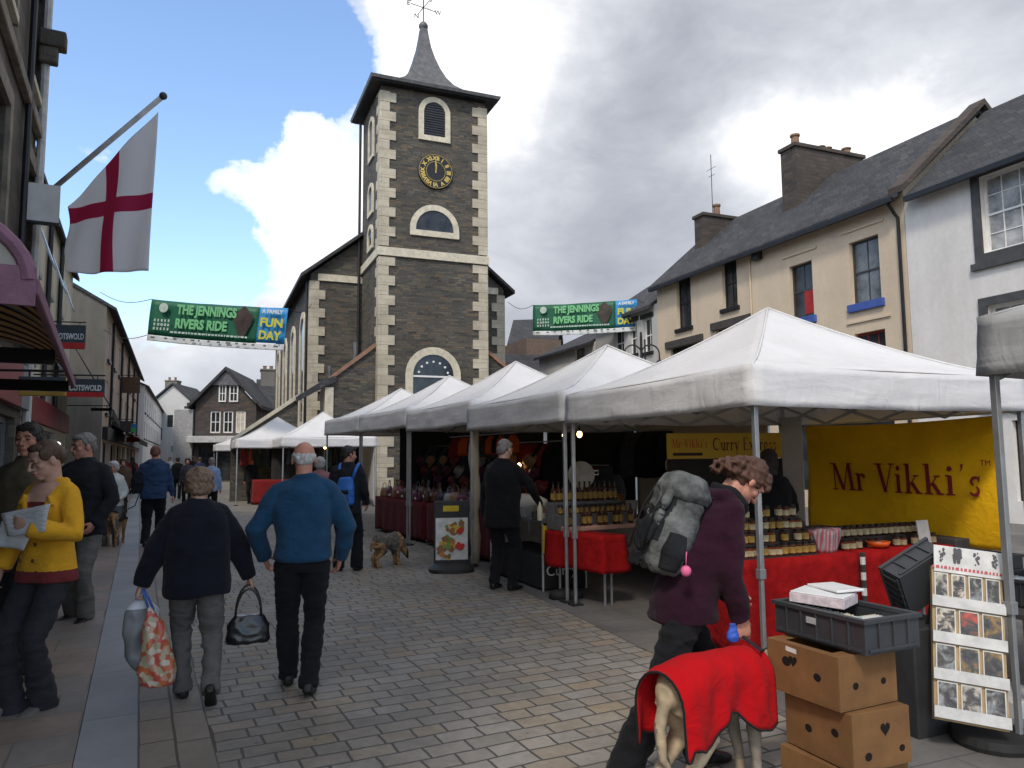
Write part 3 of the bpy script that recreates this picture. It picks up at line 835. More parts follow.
WP = Plane(P0 + RX * .02, RX)
b = thing('terraced_house', 'white rendered house with black framed windows at the right edge', 'house', WP.o, WP.rz)
w1 = WP.rect(981, 1040, 166, 247); w2 = WP.rect(990, 1048, 300, 372)
w1 = (w1[0], w1[0] + 1.25, w1[2], w1[3]); w2 = (w2[0], w2[0] + 1.25, w2[2] - .5, w2[3])
holes = [w1, w2, (w1[0] + 3.2, w1[1] + 3.2, w1[2], w1[3]), (w2[0] + 3.2, w2[1] + 3.2, w2[2], w2[3]), (.6, 1.5, .05, 2.2), (2.4, 5.6, .5, 2.3)]
house_wall('wall', 9, 8.3, 6.0, holes, render_white, b, gable=(3.0, 10.8))
for h in holes[:4]:
    f = sash(b, *h, gm=glass_net, cols=3, rows=4, fw=.07)
    a0, a1, c0_, c1 = h
    MB().box(a0 - .2, a0 - .002, -.05, .10, c0_ - .2, c1 + .2).box(a1 + .002, a1 + .2, -.05, .10, c0_ - .2, c1 + .2).box(a0 - .002, a1 + .002, -.05, .10, c1 + .002, c1 + .2).box(a0 - .3, a1 + .3, -.09, .10, c0_ - .36, c0_ - .202).box(a0 - .002, a1 + .002, -.05, .10, c0_ - .2, c0_ - .003).build('surround', mat('dark grey stone paint', (.07, .07, .072), .6), f)
sash(b, 2.4, 5.6, .5, 2.3, fm=black_paint, cols=3, rows=1, name='shop_window')
MB().box(.6, 1.5, .15, .2, .05, 2.2).build('door', black_paint, b)
roof_along('roof', 9, 6.0, 8.3, 3.0, 10.85, slate_roof, b, over=.3, x0=.38)
MB().box(.3, 9, -.40, -.28, 8.0, 8.12).build('gutter', black_paint, b)

LP = Plane(P0 - RX * (11.55 + 5.2), RX)
b = thing('terraced_house', 'pale grey house with dark lintels, left of the cream house', 'house', LP.o, LP.rz)
spec = [LP.rect(643, 652, 318, 352), LP.rect(614, 624, 330, 356), LP.rect(629, 637, 322, 354)]
holes = [s for s in spec]
house_wall('wall', 5.2, 7.7, 6, holes, render_grey, b, gable=(3, 9.6))
for h in holes: sash(b, *h, fm=white_paint, gm=glass, cols=2, rows=2, sill=black_paint, lintel=black_paint)
roof_along('roof', 5.0, 6, 7.7, 3, 9.6, slate_roof, b, side=0)
b = thing('terraced_house', 'white painted house with one small window beneath the further banner', 'house', LP.o - RX * 6.4, LP.rz)
QP = Plane(LP.o - RX * 6.4, RX)
s = QP.rect(575, 585, 348, 372)
house_wall('wall', 6.38, 6.9, 6, [s], render_white, b, gable=(3, 8.3))
sash(b, *s, fm=mat('dark sash paint', (.05, .052, .055), .5), gm=glass_net, cols=2, rows=3, sill=black_paint)
roof_along('roof', 6.3, 6, 6.9, 3, 8.3, slate_roof, b, side=0)
chimney(b, 1.5, 2.6, 2.4, 4.6, 7.6, 9.5, m=brown_brick)
# the small brown building and timbered one beside the hall
p = at(527, 400, 44); p.z = 0
b = thing('brick_house', 'low brown brick building with slate lean-to roof beside the hall', 'house', p, TH)
MB().box(0, 2.3, 0, 5, 0, 8.6).build('wall', brown_brick, b)
MB().add([(-2.0, -1.6, 6.0), (2.4, -1.6, 6.6), (2.4, 0, 7.4), (-2.0, 0, 7.4), (-2.0, -1.6, 6.2), (2.4, -1.6, 6.8), (2.4, 0, 7.6), (-2.0, 0, 7.6)], [(0, 3, 2, 1), (4, 5, 6, 7), (0, 1, 5, 4), (1, 2, 6, 5), (2, 3, 7, 6), (3, 0, 4, 7)]).build('roof', slate_roof, b)
MB().box(-1.9, 2.2, -1.5, -.01, 0, 5.9).build('porch', cream_stone, b)
p = at(510, 400, 50); p.z = 0
b = thing('timbered_house', 'black and white timbered gable beside the hall', 'house', p, TH + R(-30))
MB().box(0, 3.2, 0, 6, 0, 9.2).build('wall', render_white, b)
mb = MB()
for x in (0, .55, 1.1, 1.65, 2.2, 2.75, 3.06): mb.box(x, x + .13, -.03, -.003, 5.5, 9.15)
mb.box(.13, 3.06, -.034, -.031, 7.3, 7.45)
mb.build('timbers', black_paint, b)
roof_along('roof', 3.2, 6, 9.2, 3, 11.2, slate_roof, b)

# ================================================================ left hand street
F0 = K0 - NS * .30 - NS * 1.62
def fp(s_): return F0 + US * s_
def sd_(d): return (d - F0.y) / US.y
L1P = Plane(fp(-4), US)
b = thing('stone_building', 'tall weathered stone shop building at the left edge', 'shop building', L1P.o, L1P.rz)
e1 = sd_(12.9) + 4
holes = []
for k in range(5):
    for z0 in (4.6, 8.0, 11.2): holes.append((1.6 + k * 3.1, 2.7 + k * 3.1, z0, z0 + 2.0))
holes += [(.5, 5.0, .5, 2.35), (5.4, 10.2, .5, 2.3), (10.6, 11.6, .05, 2.3), (12.0, e1 - .6, .5, 2.3)]
weath = masonry('weathered brown grey stone', [(.12, .105, .085), (.17, .15, .125), (.10, .09, .075), (.20, .175, .14)], .5, .22, .01, (.09, .08, .07), bump=.8, nscale=1.5, bdist=.02, dirt=.4)
house_wall('wall', e1, 13.6, 9, holes, weath, b)
for h in holes[:15]:
    f = sash(b, *h, fm=mat('dull brown frame', (.14, .12, .10), .6), cols=2, rows=2, sill=cream_stone)
    MB().box(h[0] - .22, h[0] - .002, -.07, -.003, h[2] - .1, h[3] + .25).box(h[1] + .002, h[1] + .22, -.07, -.003, h[2] - .1, h[3] + .25).box(h[0], h[1], -.07, -.003, h[3] + .002, h[3] + .25).build('surround', mat('stained buff stone', (.22, .19, .15), .85, .3, 3), f)
shopgrey = mat('grey shopfront paint', (.16, .17, .18), .5, .15, 5, .1)
for h in (holes[15], holes[16], holes[18]): sash(b, *h, fm=shopgrey, gm=glass_grey, cols=3, rows=1, name='shop_window', fw=.09)
MB().box(10.6, 11.6, .15, .2, .05, 2.3).build('door', black_paint, b)
mb = MB().box(-.0, e1 + .12, -.25, -.003, 3.55, 3.85).box(0, e1 + .12, -.12, -.003, 7.3, 7.5).box(0, e1 + .05, -.2, -.003, 13.3, 13.6)
mb.build('cornice', mat('stained buff stone', (.22, .19, .15), .85, .3, 3), b, bevel=.02)
for a, c, mm, nm in ((6.2, 9.4, mat('red fascia board', (.20, .02, .025), .5, .15, 3, .05), 'red'), (9.45, 10.5, white_paint, 'white'), (10.55, 14.0, mat('red fascia board', (.20, .02, .025), .5, .15, 3, .05), 'red'), (14.05, e1 - .1, shopgrey, 'grey')):
    o = MB().box(a, c, -.14, -.003, 2.45, 3.15).build('fascia_board', mm, b, bevel=.01)
MB().tube([(e1 - .12, -.10, 0), (e1 - .12, -.10, 13.3)], .07, 8).build('drainpipe', mat('pale painted pipe', (.50, .49, .46), .6), b)
for x_ in (e1 - 1.6, e1 - 5.1): MB().tube([(x_, -.08, 3.9), (x_, -.08, 13.2)], .05, 8).build('dark_pipe', black_paint, b)
mb = MB().box(e1 - .35, e1 - .05, -.42, -.005, 9.0, 9.3).box(e1 - .3, e1 - .1, -.3, -.005, 8.7, 9.0)
mb.build('corbel', weath, b, bevel=.03)
# oriel bay high up at the frame's edge
x, z = L1P.hit(8, 20, -.7)
o = MB().box(6.6, 9.0, -.75, -.003, 7.7, 11.0).build('oriel_window', mat('pale grey paint', (.42, .42, .41), .6, .15, 3), b, bevel=.03)
MB().box(6.8, 8.8, -.77, -.752, 8.6, 10.6).build('pane', glass_grey, o)
for z_, n_ in ((6.2, 'a'),):
    pass
# projecting pale panel
x, _ = L1P.hit(44, 215, -.35)
o = MB().box(e1 - .9, e1 - .82, -.50, -.01, 5.6, 6.25).build('projecting_panel', mat('pale grey board', (.62, .60, .58), .7, .08, 3), b)
MB().box(e1 - .92, e1 - .80, -.51, -.008, 5.56, 5.598).build('panel_foot', black_paint, o)
CP = Plane(fp(sd_(13.0)) - NS * .45, US)
lc = sd_(26) - sd_(13.0)
b = thing('shop_building', 'tall off white building behind the flag with projecting pipes', 'shop building', CP.o, CP.rz)
holes = []
for k in range(4):
    for z0 in (3.9, 6.0): holes.append((1.2 + k * 2.9, 2.2 + k * 2.9, z0, z0 + 1.4))
holes += [(.5, 3.6, .5, 2.4), (4.0, 5.0, .05, 2.3), (5.5, 11, .5, 2.4)]
offw = plaster('off white render', (.66, .61, .50), .25)
house_wall('wall', lc, 8.0, 8, holes, offw, b, gable=(4, 10.4))
for h in holes[:8]:
    f = sash(b, *h, fm=white_paint, cols=2, rows=2, sill=render_grey, gm=glass_grey)
    MB().add([(h[0], .05, h[3] - .02), (h[1], .05, h[3] - .02), (h[1], -.38, h[2] + .15), (h[0], -.38, h[2] + .15), (h[0], .08, h[3] - .02), (h[1], .08, h[3] - .02), (h[1], -.35, h[2] + .13), (h[0], -.35, h[2] + .13)], [(0, 1, 2, 3), (7, 6, 5, 4), (0, 4, 5, 1), (1, 5, 6, 2), (2, 6, 7, 3), (3, 7, 4, 0)]).build('open_casement', mat('pale blue sash', (.38, .46, .56), .3, spec=.7), f) if h[0] > 4 else None
for h in (holes[8], holes[10]): sash(b, *h, fm=shopgrey, gm=glass_grey, cols=3, rows=1, name='shop_window')
MB().box(4.0, 5.0, .15, .2, .05, 2.3).build('door', black_paint, b)
MB().box(.3, lc - .3, -.12, -.003, 2.5, 3.1).build('fascia_board', mat('red fascia board', (.20, .02, .025), .5), b)
for x in (.7, 3.4, 6.6, 9.6): MB().tube([(x, -.08, 3.1), (x, -.08, 7.9)], .06, 8).build('dark_pipe', black_paint, b)
roof_along('roof', lc, 8, 8.0, 4, 10.6, slate_roof, b, over=.2, side=.02)
chimney(b, .9, 1.9, 1.0, 3.0, 8.4, 10.2, m=rough_grey, pots=((1.3, 1.3, .3), (1.3, 2.0, .3)))
# third building steps forward
UD = V((-math.sin(R(24.3)), math.cos(R(24.3)), 0)); DP = Plane(fp(sd_(29)) + NS * .50, UD)
ld = 30.0
b = thing('terraced_house', 'long pinkish cream terrace with a bare grey gable and hanging signs', 'house', DP.o, DP.rz)
holes = []
for k in range(9):
    for z0 in (3.5, 5.7): holes.append((1.2 + k * 3.2, 2.2 + k * 3.2, z0, z0 + 1.35))
for k in range(7): holes.append((.8 + k * 4.1, 3.8 + k * 4.1, .5, 2.3))
house_wall('wall', ld, 7.7, 8, holes, render_pink, b, gable=(4, 10))
for h in holes[:18]: sash(b, *h, y=.05, fm=white_paint, gm=glass_grey, cols=2, rows=2, sill=black_paint)
for h in holes[18:]: sash(b, *h, fm=black_paint, cols=3, rows=1, name='shop_window')
MB().add([(-.03, 0, 0), (-.03, 8, 0), (-.03, 8, 7.7), (-.03, 4, 10), (-.03, 0, 7.7), (-.003, 0, 0), (-.003, 8, 0), (-.003, 8, 7.7), (-.003, 4, 10), (-.003, 0, 7.7)], [(0, 1, 2, 3, 4), (9, 8, 7, 6, 5), (0, 5, 6, 1), (1, 6, 7, 2), (2, 7, 8, 3), (3, 8, 9, 4), (4, 9, 5, 0)]).build('gable_render', rough_grey, b)
roof_along('roof', ld, 8, 7.7, 4, 10.0, slate_roof, b, over=.35)
for k in range(5): MB().tube([(3 + k * 6, -.07, 2.6), (3 + k * 6, -.07, 7.5)], .06, 6).build('drainpipe', black_paint, b)
for x in (8, 17): chimney(b, x, x + 1, 3.4, 4.6, 9, 11, pots=((x + .3, 4, .3), (x + .7, 4, .3)))
MB().box(.3, ld, -.2, -.003, 2.4, 2.9).build('fascia_board', black_paint, b)
EP = Plane(DP.o + UD * ld + NS * .4, (UD + NS * .02))
b = thing('terraced_house', 'white terrace far down the street with dark windows', 'house', EP.o, EP.rz)
holes = []
for k in range(10):
    for z0 in (3.2, 5.2): holes.append((1 + k * 3.4, 2.0 + k * 3.4, z0, z0 + 1.3))
house_wall('wall', 36, 7.2, 8, holes, render_white, b, gable=(4, 9))
for h in holes: sash(b, *h, y=.05, fm=mat('dark sash paint', (.05, .052, .055), .5), gm=glass_grey, cols=1, rows=2, sill=black_paint, bar=.05)
roof_along('roof', 36, 8, 7.2, 4, 9, slate_roof, b)
for x in (6, 20): chimney(b, x, x + 1, 3.4, 4.6, 8.5, 10.2)

# house closing the view, with black corner blocks
p = at(153, 455, 88); p.z = 0
b = thing('corner_house', 'white house with black quoins closing the far street', 'house', p, R(4))
MP = Plane(p, (math.cos(R(4)), math.sin(R(4)), 0))
hz = [MP.rect(167, 173, 415, 427), MP.rect(158, 162, 428, 440)]
house_wall('wall', 4.0, 8.5, 8, [h for h in hz if h[1] < 4.0 and h[0] > 0], render_grey, b)
for h in hz:
    if h[1] < 4.0 and h[0] > 0: sash(b, *h, fm=black_paint, cols=2, rows=2, bar=.05)
MB().prism([(0, 8.49), (4.0, 8.49), (2.0, 10.3)], .01, 7.5).build('gable', render_grey, b)
def slabs(par, x0, x1, xm_, ze_, zr2, y0, y1, th=.22):
    mb = MB()
    for a, c in (((x0, ze_), (xm_, zr2)), ((xm_, zr2), (x1, ze_))):
        mb.add([(a[0], y0, a[1]), (c[0], y0, c[1]), (c[0], y1, c[1]), (a[0], y1, a[1]), (a[0], y0, a[1] + th), (c[0], y0, c[1] + th), (c[0], y1, c[1] + th), (a[0], y1, a[1] + th)], [(0, 3, 2, 1), (4, 5, 6, 7), (0, 1, 5, 4), (1, 2, 6, 5), (2, 3, 7, 6), (3, 0, 4, 7)])
    return mb.build('roof', slate_roof, par)
slabs(b, -.4, 4.4, 2.0, 8.3, 10.4, -.3, 8)
mb = MB()
for i in range(14): mb.box(3.7 if i % 2 else 3.4, 4.03, -.03, -.004, 2.5 + i * .42, 2.78 + i * .42)
mb.build('quoins', black_paint, b)
chimney(b, .3, 1.7, 2, 3.4, 9.8, 11.0, m=rough_grey, pots=((.6, 2.6, .4), (1.3, 2.6, .4)))
p = at(176, 455, 98); p.z = 0
b = thing('corner_house', 'small white gabled house with an inn sign far away', 'house', p, R(-8))
MB().prism([(0, 0), (2.9, 0), (2.9, 6.0), (1.45, 7.5), (0, 6.0)], 0, 8).build('wall', render_white, b)
mb = MB()
for x in (1.0, 1.9): mb.box(x, x + .35, -.04, -.005, .4, 3.4)
mb.build('window', glass, b)
slabs(b, -.3, 3.2, 1.45, 5.75, 7.55, -.3, 8)
# the gabled stone shop in the middle of the street
GY = 52.0
p = at(194, 455, GY); p.z = 0
GP = Plane(p, (math.cos(R(8)), math.sin(R(8)), 0))
b = thing('gabled_shop', 'brown slate stone shop with steep gable and white sash windows', 'shop', p, R(8))
gw = GP.hit(256, 420)[0]
zr_ = GP.hit(226, 372)[1]; ze = GP.hit(200, 404)[1]
ws_ = [GP.rect(219, 226.5, 385, 402), GP.rect(229.5, 238.5, 385, 402), GP.rect(210, 220.5, 411, 433), GP.rect(223, 233, 411, 433), GP.rect(235.5, 245.5, 411, 433)]
mb = MB()
xm = GP.hit(227, 372)[0]
wall_holes(mb, 0, gw, 0, ze, [w_ for w_ in ws_[2:]] + [(.3, gw - .3, .1, 2.5)])
# gable triangle with its two windows left solid behind surface frames
mb.add([(0, 0, ze), (gw, 0, ze), (xm, 0, zr_)], [(0, 1, 2)])
mb.add([(0, 0, 0), (0, 9, 0), (0, 9, ze), (0, 0, ze)], [(0, 1, 2, 3)]); mb.add([(gw, 0, 0), (gw, 9, 0), (gw, 9, ze), (gw, 0, ze)], [(3, 2, 1, 0)])
brown_slate = masonry('brown slate stone', [(.095, .085, .08), (.13, .115, .105), (.08, .075, .073), (.17, .11, .085)], .4, .12, .01, (.09, .075, .065), bump=.8)
mb.build('wall', brown_slate, b, fix=False)
for i, h in enumerate(ws_):
    sash(b, *h, y=.06 if i > 1 else -.09, fm=white_paint, gm=glass if i < 4 else mat('cream blind', (.55, .47, .36), .8), cols=2, rows=2 if i < 2 else 2, bar=.05, fw=.09)
mb = MB()
for a, c in (((-.45, ze - .35), (xm, zr_ + .1)), ((xm, zr_ + .1), (gw + .45, ze - .35))):
    mb.add([(a[0], -.45, a[1]), (c[0], -.45, c[1]), (c[0], 9, c[1]), (a[0], 9, a[1]), (a[0], -.45, a[1] + .25), (c[0], -.45, c[1] + .25), (c[0], 9, c[1] + .25), (a[0], 9, a[1] + .25)], [(0, 3, 2, 1), (4, 5, 6, 7), (0, 1, 5, 4), (1, 2, 6, 5), (2, 3, 7, 6), (3, 0, 4, 7)])
mb.build('roof', slate_roof, b)
MB().prism([(xm - 1.0, zr_ - .95), (xm + 1.0, zr_ - .95), (xm, zr_ + .05)], -.25, -.02).build('gable_tip', lead, b)
MB().box(-.3, gw + .1, -.9, -.003, 2.7, 3.15).build('shop_cornice', mat('grey white cornice', (.52, .52, .52), .7), b, bevel=.03)
MB().box(.3, gw - .3, .25, .3, .1, 2.5).build('shop_window', glass, b)
MB().box(-1.35, -.12, -.15, 9, 0, ze - .4).build('side_wing', mat('grey pilaster paint', (.36, .36, .36), .8), b)
p = at(257, 455, 58); p.z = 0
b = thing('terraced_house', 'white house with slate roof and stone chimney behind the gabled shop', 'house', p, R(20))
house_wall('wall', 6, 5.6, 6, [], render_white, b, gable=(3, 8))
roof_along('roof', 6, 6, 5.6, 3, 7.9, slate_roof, b)
chimney(b, .2, 1.3, 2.2, 3.4, 7.0, 8.7, m=rough_grey, pots=((.5, 2.8, .3), (1.0, 2.8, .3)))
p = at(183, 455, 75); p.z = 0
b = thing('terraced_house', 'small pale blue and white shop beyond the gabled shop', 'house', p, R(-62))
MB().box(-10, 4, 0, 5, 0, 5.2).build('wall', render_white, b)
MB().box(-9, 3.5, -.6, -.01, 2.4, 3.0).build('fascia_board', mat('pale blue paint', (.25, .40, .52), .6), b)
# ---- hills
random.seed(3)
mb = MB(); nx, ny = 90, 10
from mathutils import noise as mnoise
vs = []
for j in range(ny):
    for i in range(nx):
        X = -2200 + i * 40; Y = 1300 + j * 110
        h = 95 * math.exp(-((X + 820) / 520) ** 2) + 60 + 40 * mnoise.noise((X / 300, Y / 300, 1)) + 10 * mnoise.noise((X / 60, Y / 60, 2))
        h *= math.sin(min(1, j / 4) * math.pi / 2)
        vs.append((X, Y, h - 2))
fs = [(j * nx + i, j * nx + i + 1, (j + 1) * nx + i + 1, (j + 1) * nx + i) for j in range(ny - 1) for i in range(nx - 1)]
struct(mb.add(vs, fs).build('hills', mat('heather brown hillside', (.035, .036, .024), .95, .5, .012, .5, .06, bdist=4), smooth=True))
# ================================================================ market stalls
def canvas_m(name, col, trans=.3):
    if name in _mc: return _mc[name]
    m, t, N, L, P = nt(name)
    co = coords(N)
    n = noise_node(N, L, co, 1.3, 5, .6)
    r = ramp(N, [(.3, tuple(c * .90 for c in col)), (.7, col)]); L.new(n.outputs[0], r.inputs[0])
    L.new(r.outputs[0], P.inputs['Base Color']); P.inputs['Roughness'].default_value = .75
    P.inputs['Specular IOR Level'].default_value = .25
    n2 = noise_node(N, L, mapping(N, L, co, (1, 1, .45)), 5.5, 4, .55, 1.4)
    b1 = bumpn(N, L, P, n2.outputs[0], .35, .035)
    n3 = noise_node(N, L, mapping(N, L, co, (.5, .5, 2.5)), 3.5, 3, .5, .6)
    bumpn(N, L, P, n3.outputs[0], .35, .03, prev=b1)
    n4 = noise_node(N, L, co, 3.1, 7, .75, .6); r4 = ramp(N, [(.26, (.91, .90, .88)), (.5, (1, 1, 1))]); L.new(n4.outputs[0], r4.inputs[0])
    L.new(mixc(N, L, 1.0, r.outputs[0], r4.outputs[0], 'MULTIPLY'), P.inputs['Base Color'])
    tr = N.new('ShaderNodeBsdfTranslucent'); tr.inputs['Color'].default_value = (.62, .54, .44, 1)
    mx = N.new('ShaderNodeMixShader'); mx.inputs[0].default_value = trans
    L.new(P.outputs[0], mx.inputs[1]); L.new(tr.outputs[0], mx.inputs[2]); L.new(mx.outputs[0], N['Material Output'].inputs['Surface'])
    _mc[name] = m
    return m
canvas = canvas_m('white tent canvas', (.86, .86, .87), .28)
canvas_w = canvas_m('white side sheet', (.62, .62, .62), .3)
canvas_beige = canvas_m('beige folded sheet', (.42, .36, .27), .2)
rubber = mat('black rubber', (.02, .02, .02), .7)

PE = 1.3
def tent(o3, th, label, w=3.0, d=3.0, zt=2.25, zv=1.94, peak=3.05, seed=0, legs=(1, 1, 1, 1), walls=(), truss=True, group='white gazebo stalls in a row', cv=None):
    cv = cv or canvas
    """local x to the right, y away; origin at the near left foot"""
    rnd = random.Random(seed)
    t = thing('market_gazebo', label, 'market tent', (o3[0], o3[1], 0), th, group)
    mb = MB(); n = 22
    from mathutils import noise as mn
    idx = {}
    vs = []
    for j in range(n + 1):
        for i in range(n + 1):
            x, y = w * i / n, d * j / n
            a, b_ = abs(2 * i / n - 1), abs(2 * j / n - 1)
            r = max(a, b_); q = min(a, b_)
            z = zt + (peak - zt) * (1 - r) ** PE
            z -= .022 * (1 - (q / max(r, .01)) ** 2) * math.sin(math.pi * min(1, r * 1.0)) * 1.2   # sag between the ridges
            z += .012 * mn.noise((x * 1.7 + seed, y * 1.7, 1.3)) * (1 if r < .98 else .2)
            z += .02 * math.exp(-((r - .93) / .03) ** 2)
            vs.append((x, y, z)); idx[i, j] = len(vs) - 1
    fs = []
    for j in range(n):
        for i in range(n):
            a_, b_, c_, e_ = idx[i, j], idx[i + 1, j], idx[i + 1, j + 1], idx[i, j + 1]
            fs += [(a_, b_, e_), (b_, c_, e_)] if (i < n / 2) != (j < n / 2) else [(a_, b_, c_), (a_, c_, e_)]
    mb.add(vs, fs)
    mb.build('canopy', cv, t, smooth=True, solid=.006)
    sm = MB()
    for (ex, ey) in ((0, 0), (w, 0), (0, d), (w, d)):
        pts = []
        for k in range(12):
            f = k / 11; r = 1 - f
            pts.append((ex + (w / 2 - ex) * f, ey + (d / 2 - ey) * f, zt + (peak - zt) * (1 - r) ** PE + .008 + .02 * math.exp(-((r - .93) / .03) ** 2)))
        sm.tube(pts, .011, 6)
    sm.build('seam', cv, t, smooth=True)
    mb = MB()                                # valance all round
    per = []
    m = 26
    for k in range(m): per.append((w * k / m, 0))
    for k in range(m): per.append((w, d * k / m))
    for k in range(m): per.append((w - w * k / m, d))
    for k in range(m): per.append((0, d - d * k / m))
    rows = 6; P_ = len(per); vs = []
    for r in range(rows + 1):
        f = r / rows
        for k, (x, y) in enumerate(per):
            cx_, cy_ = x - w / 2, y - d / 2
            e = 1 + (.012 + .014 * f + .016 * mn.noise((x * 2.6 + seed, y * 2.6, f * 2.2))) / (w / 2)
            s_ = (k % m) / m
            sag = -.035 * math.sin(math.pi * s_) * (1 - f * .3)
            vs.append((w / 2 + cx_ * e, d / 2 + cy_ * e, zt + .012 + (zv - zt) * f + sag * .6 + .012 * mn.noise((x * 1.5, y * 1.5, seed)) * f))
    fs = [(r * P_ + k, r * P_ + (k + 1) % P_, (r + 1) * P_ + (k + 1) % P_, (r + 1) * P_ + k) for r in range(rows) for k in range(P_)]
    mb.add(vs, fs); mb.build('valance', cv, t, smooth=True, solid=.005)
    for k, (x, y) in enumerate(((0, 0), (w, 0), (0, d), (w, d))):
        if not legs[k]: continue
        sx = 1 if x == 0 else -1; sy = 1 if y == 0 else -1
        xx, yy = x + .035 * sx, y + .035 * sy
        l = MB().cbox((xx, yy, .72 + (zt - .76) / 2), .038, .038, zt - .76).cbox((xx, yy, .42), .030, .030, .80).cbox((xx, yy, .74), .052, .052, .07).cbox((xx, yy, zv + .07), .06, .06, .09).build('leg', metal_g, t, bevel=.004)
        MB().cbox((xx, yy, .012), .13, .13, .024).build('foot_plate', rubber, l, bevel=.005)
    if truss:
        mb = MB()
        def seg(p, q):
            p, q = V(p), V(q); c = (p + q) / 2; dd = q - p
            M = Matrix.Translation(c) @ dd.to_track_quat('X', 'Z').to_matrix().to_4x4()
            mb.box(-dd.length / 2, dd.length / 2, -.008, .008, -.016, .016, 0, M)
        zh, zl = zt - .07, zv - .0
        for (ax, ay), (bx, by) in (((0, 0), (w, 0)), ((w, 0), (w, d)), ((w, d), (0, d)), ((0, d), (0, 0))):
            k = 4; inx = .05
            px_ = [(ax + (bx - ax) * i / k, ay + (by - ay) * i / k) for i in range(k + 1)]
            px_ = [(min(max(x, inx), w - inx), min(max(y, inx), d - inx)) for x, y in px_]
            for i in range(k):
                a, b_ = px_[i], px_[i + 1]
                seg((*a, zh), (*b_, zl)); seg((a[0] + .003, a[1] + .003, zl), (b_[0] + .003, b_[1] + .003, zh))
        for x, y in ((.05, .05), (w - .05, .05), (.05, d - .05), (w - .05, d - .05)): seg((x, y, zh), (w / 2, d / 2, peak - .06))
        for a, b_ in (((w / 2, .05), (w / 2, d - .05)), ((.05, d / 2), (w - .05, d / 2))): seg((*a, zh), (*b_, zh + .0))
        mb.tube([(w / 2, d / 2, zh - .1), (w / 2, d / 2, peak - .03)], .02, 8)
        mb.build('roof_frame', metal_g, t)
    for (sd, a, b_, mm) in walls:            # side sheets: 'l','r','f','b' from fraction a to b
        mb = MB(); nn = 24; vs = []
        for r in range(9):
            z = zv + .1 - (zv + .06) * r / 8
            for k in range(nn + 1):
                s_ = a + (b_ - a) * k / nn
                off = .02 * math.sin(s_ * 40 + r * .3) * (r / 8) + .03
                if sd == 'b': p = (w * s_, d - .09 + off * .6, z)
                elif sd == 'f': p = (w * s_, .09 + off * .6, z)
                elif sd == 'l': p = (.09 + off * .6, d * s_, z)
                else: p = (w - .09 + off * .6, d * s_, z)
                vs.append(p)
        fs = [(r * (nn + 1) + k, r * (nn + 1) + k + 1, (r + 1) * (nn + 1) + k + 1, (r + 1) * (nn + 1) + k) for r in range(8) for k in range(nn)]
        mb.add(vs, fs).build('side_sheet', mm, t, smooth=True, solid=.004)
    return t
class Fr:
    """frame of a stall: p(x, y, z) in stall coordinates -> world"""
    def __init__(s, o, th): s.o = V((o[0], o[1], 0)); s.th = th; s.x = V((math.cos(th), math.sin(th), 0)); s.y = V((-math.sin(th), math.cos(th), 0))
    def p(s, x, y, z=0): return s.o + s.x * x + s.y * y + V((0, 0, z))
D1 = (1.76, 5.42)
S1 = Fr(D1, TH)
c1 = S1.p(0, 3.08)
S2 = Fr((c1.x - .02, c1.y + .03), TH + R(1.5))
c2 = S2.p(0, 3.05); S3 = Fr((c2.x + .05, c2.y), R(26))
c3 = S3.p(0, 3.06); S4 = Fr((c3.x, c3.y), R(28))
c4 = S4.p(0, 3.06); S5 = Fr((c4.x, c4.y), R(28))
S0 = Fr((2.70, 4.24), TH)
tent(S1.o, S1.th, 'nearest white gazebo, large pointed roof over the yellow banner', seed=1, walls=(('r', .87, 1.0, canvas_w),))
tent(S2.o, S2.th, 'second white gazebo of the row, over the black coated customer', seed=2, zt=2.32, zv=1.97, peak=3.12, walls=(('r', 0, 1, canvas_beige),))
tent(S3.o, S3.th, 'third white gazebo of the row, over the handbag tables', seed=3, zt=2.42, zv=2.06, peak=3.26, walls=(('r', 0, 1, mat('dark stall back sheet', (.03, .03, .03), .9)),))
tent(S4.o, S4.th, 'fourth white gazebo of the row, in front of the tower arch', seed=4, zt=2.50, zv=2.14, peak=3.32, walls=(('r', 0, 1, mat('dark stall back sheet', (.03, .03, .03), .9)), ('b', .3, 1, mat('dark stall back sheet', (.03, .03, .03), .9))))
tent(S5.o, S5.th, 'furthest white gazebo of the right hand row, left of the tower foot', seed=5, zt=2.52, zv=2.16, peak=3.3, legs=(1, 1, 1, 1), truss=False, walls=(('r', 0, 1, mat('dark stall back sheet', (.03, .03, .03), .9)),))
t0 = tent(S0.p(0, -3.0), S0.th, 'grey looking gazebo corner at the right edge of the photo, over the card stand', seed=6, zt=2.36, zv=2.02, peak=3.1, cv=canvas_m('grey tent canvas', (.42, .42, .42), .12))
# gazebos left of the hall
SA = Fr(at(282, 455, 23.5).xy, R(24)); SB = Fr(at(236, 455, 25.5).xy, R(24)); SCq = Fr(at(216, 455, 34).xy, R(24))
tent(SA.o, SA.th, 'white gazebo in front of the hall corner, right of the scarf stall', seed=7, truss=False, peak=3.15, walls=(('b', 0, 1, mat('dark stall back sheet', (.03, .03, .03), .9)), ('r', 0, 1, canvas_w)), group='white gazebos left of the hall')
tent(SB.o, SB.th, 'white gazebo with hanging scarves and a dark red table', seed=8, truss=False, peak=3.1, walls=(('b', 0, 1, mat('dark stall back sheet', (.03, .03, .03), .9)),), group='white gazebos left of the hall')
tent(SCq.o, SCq.th, 'smallest and furthest white gazebo, half hidden left of the scarf stall', seed=9, truss=False, group='white gazebos left of the hall')

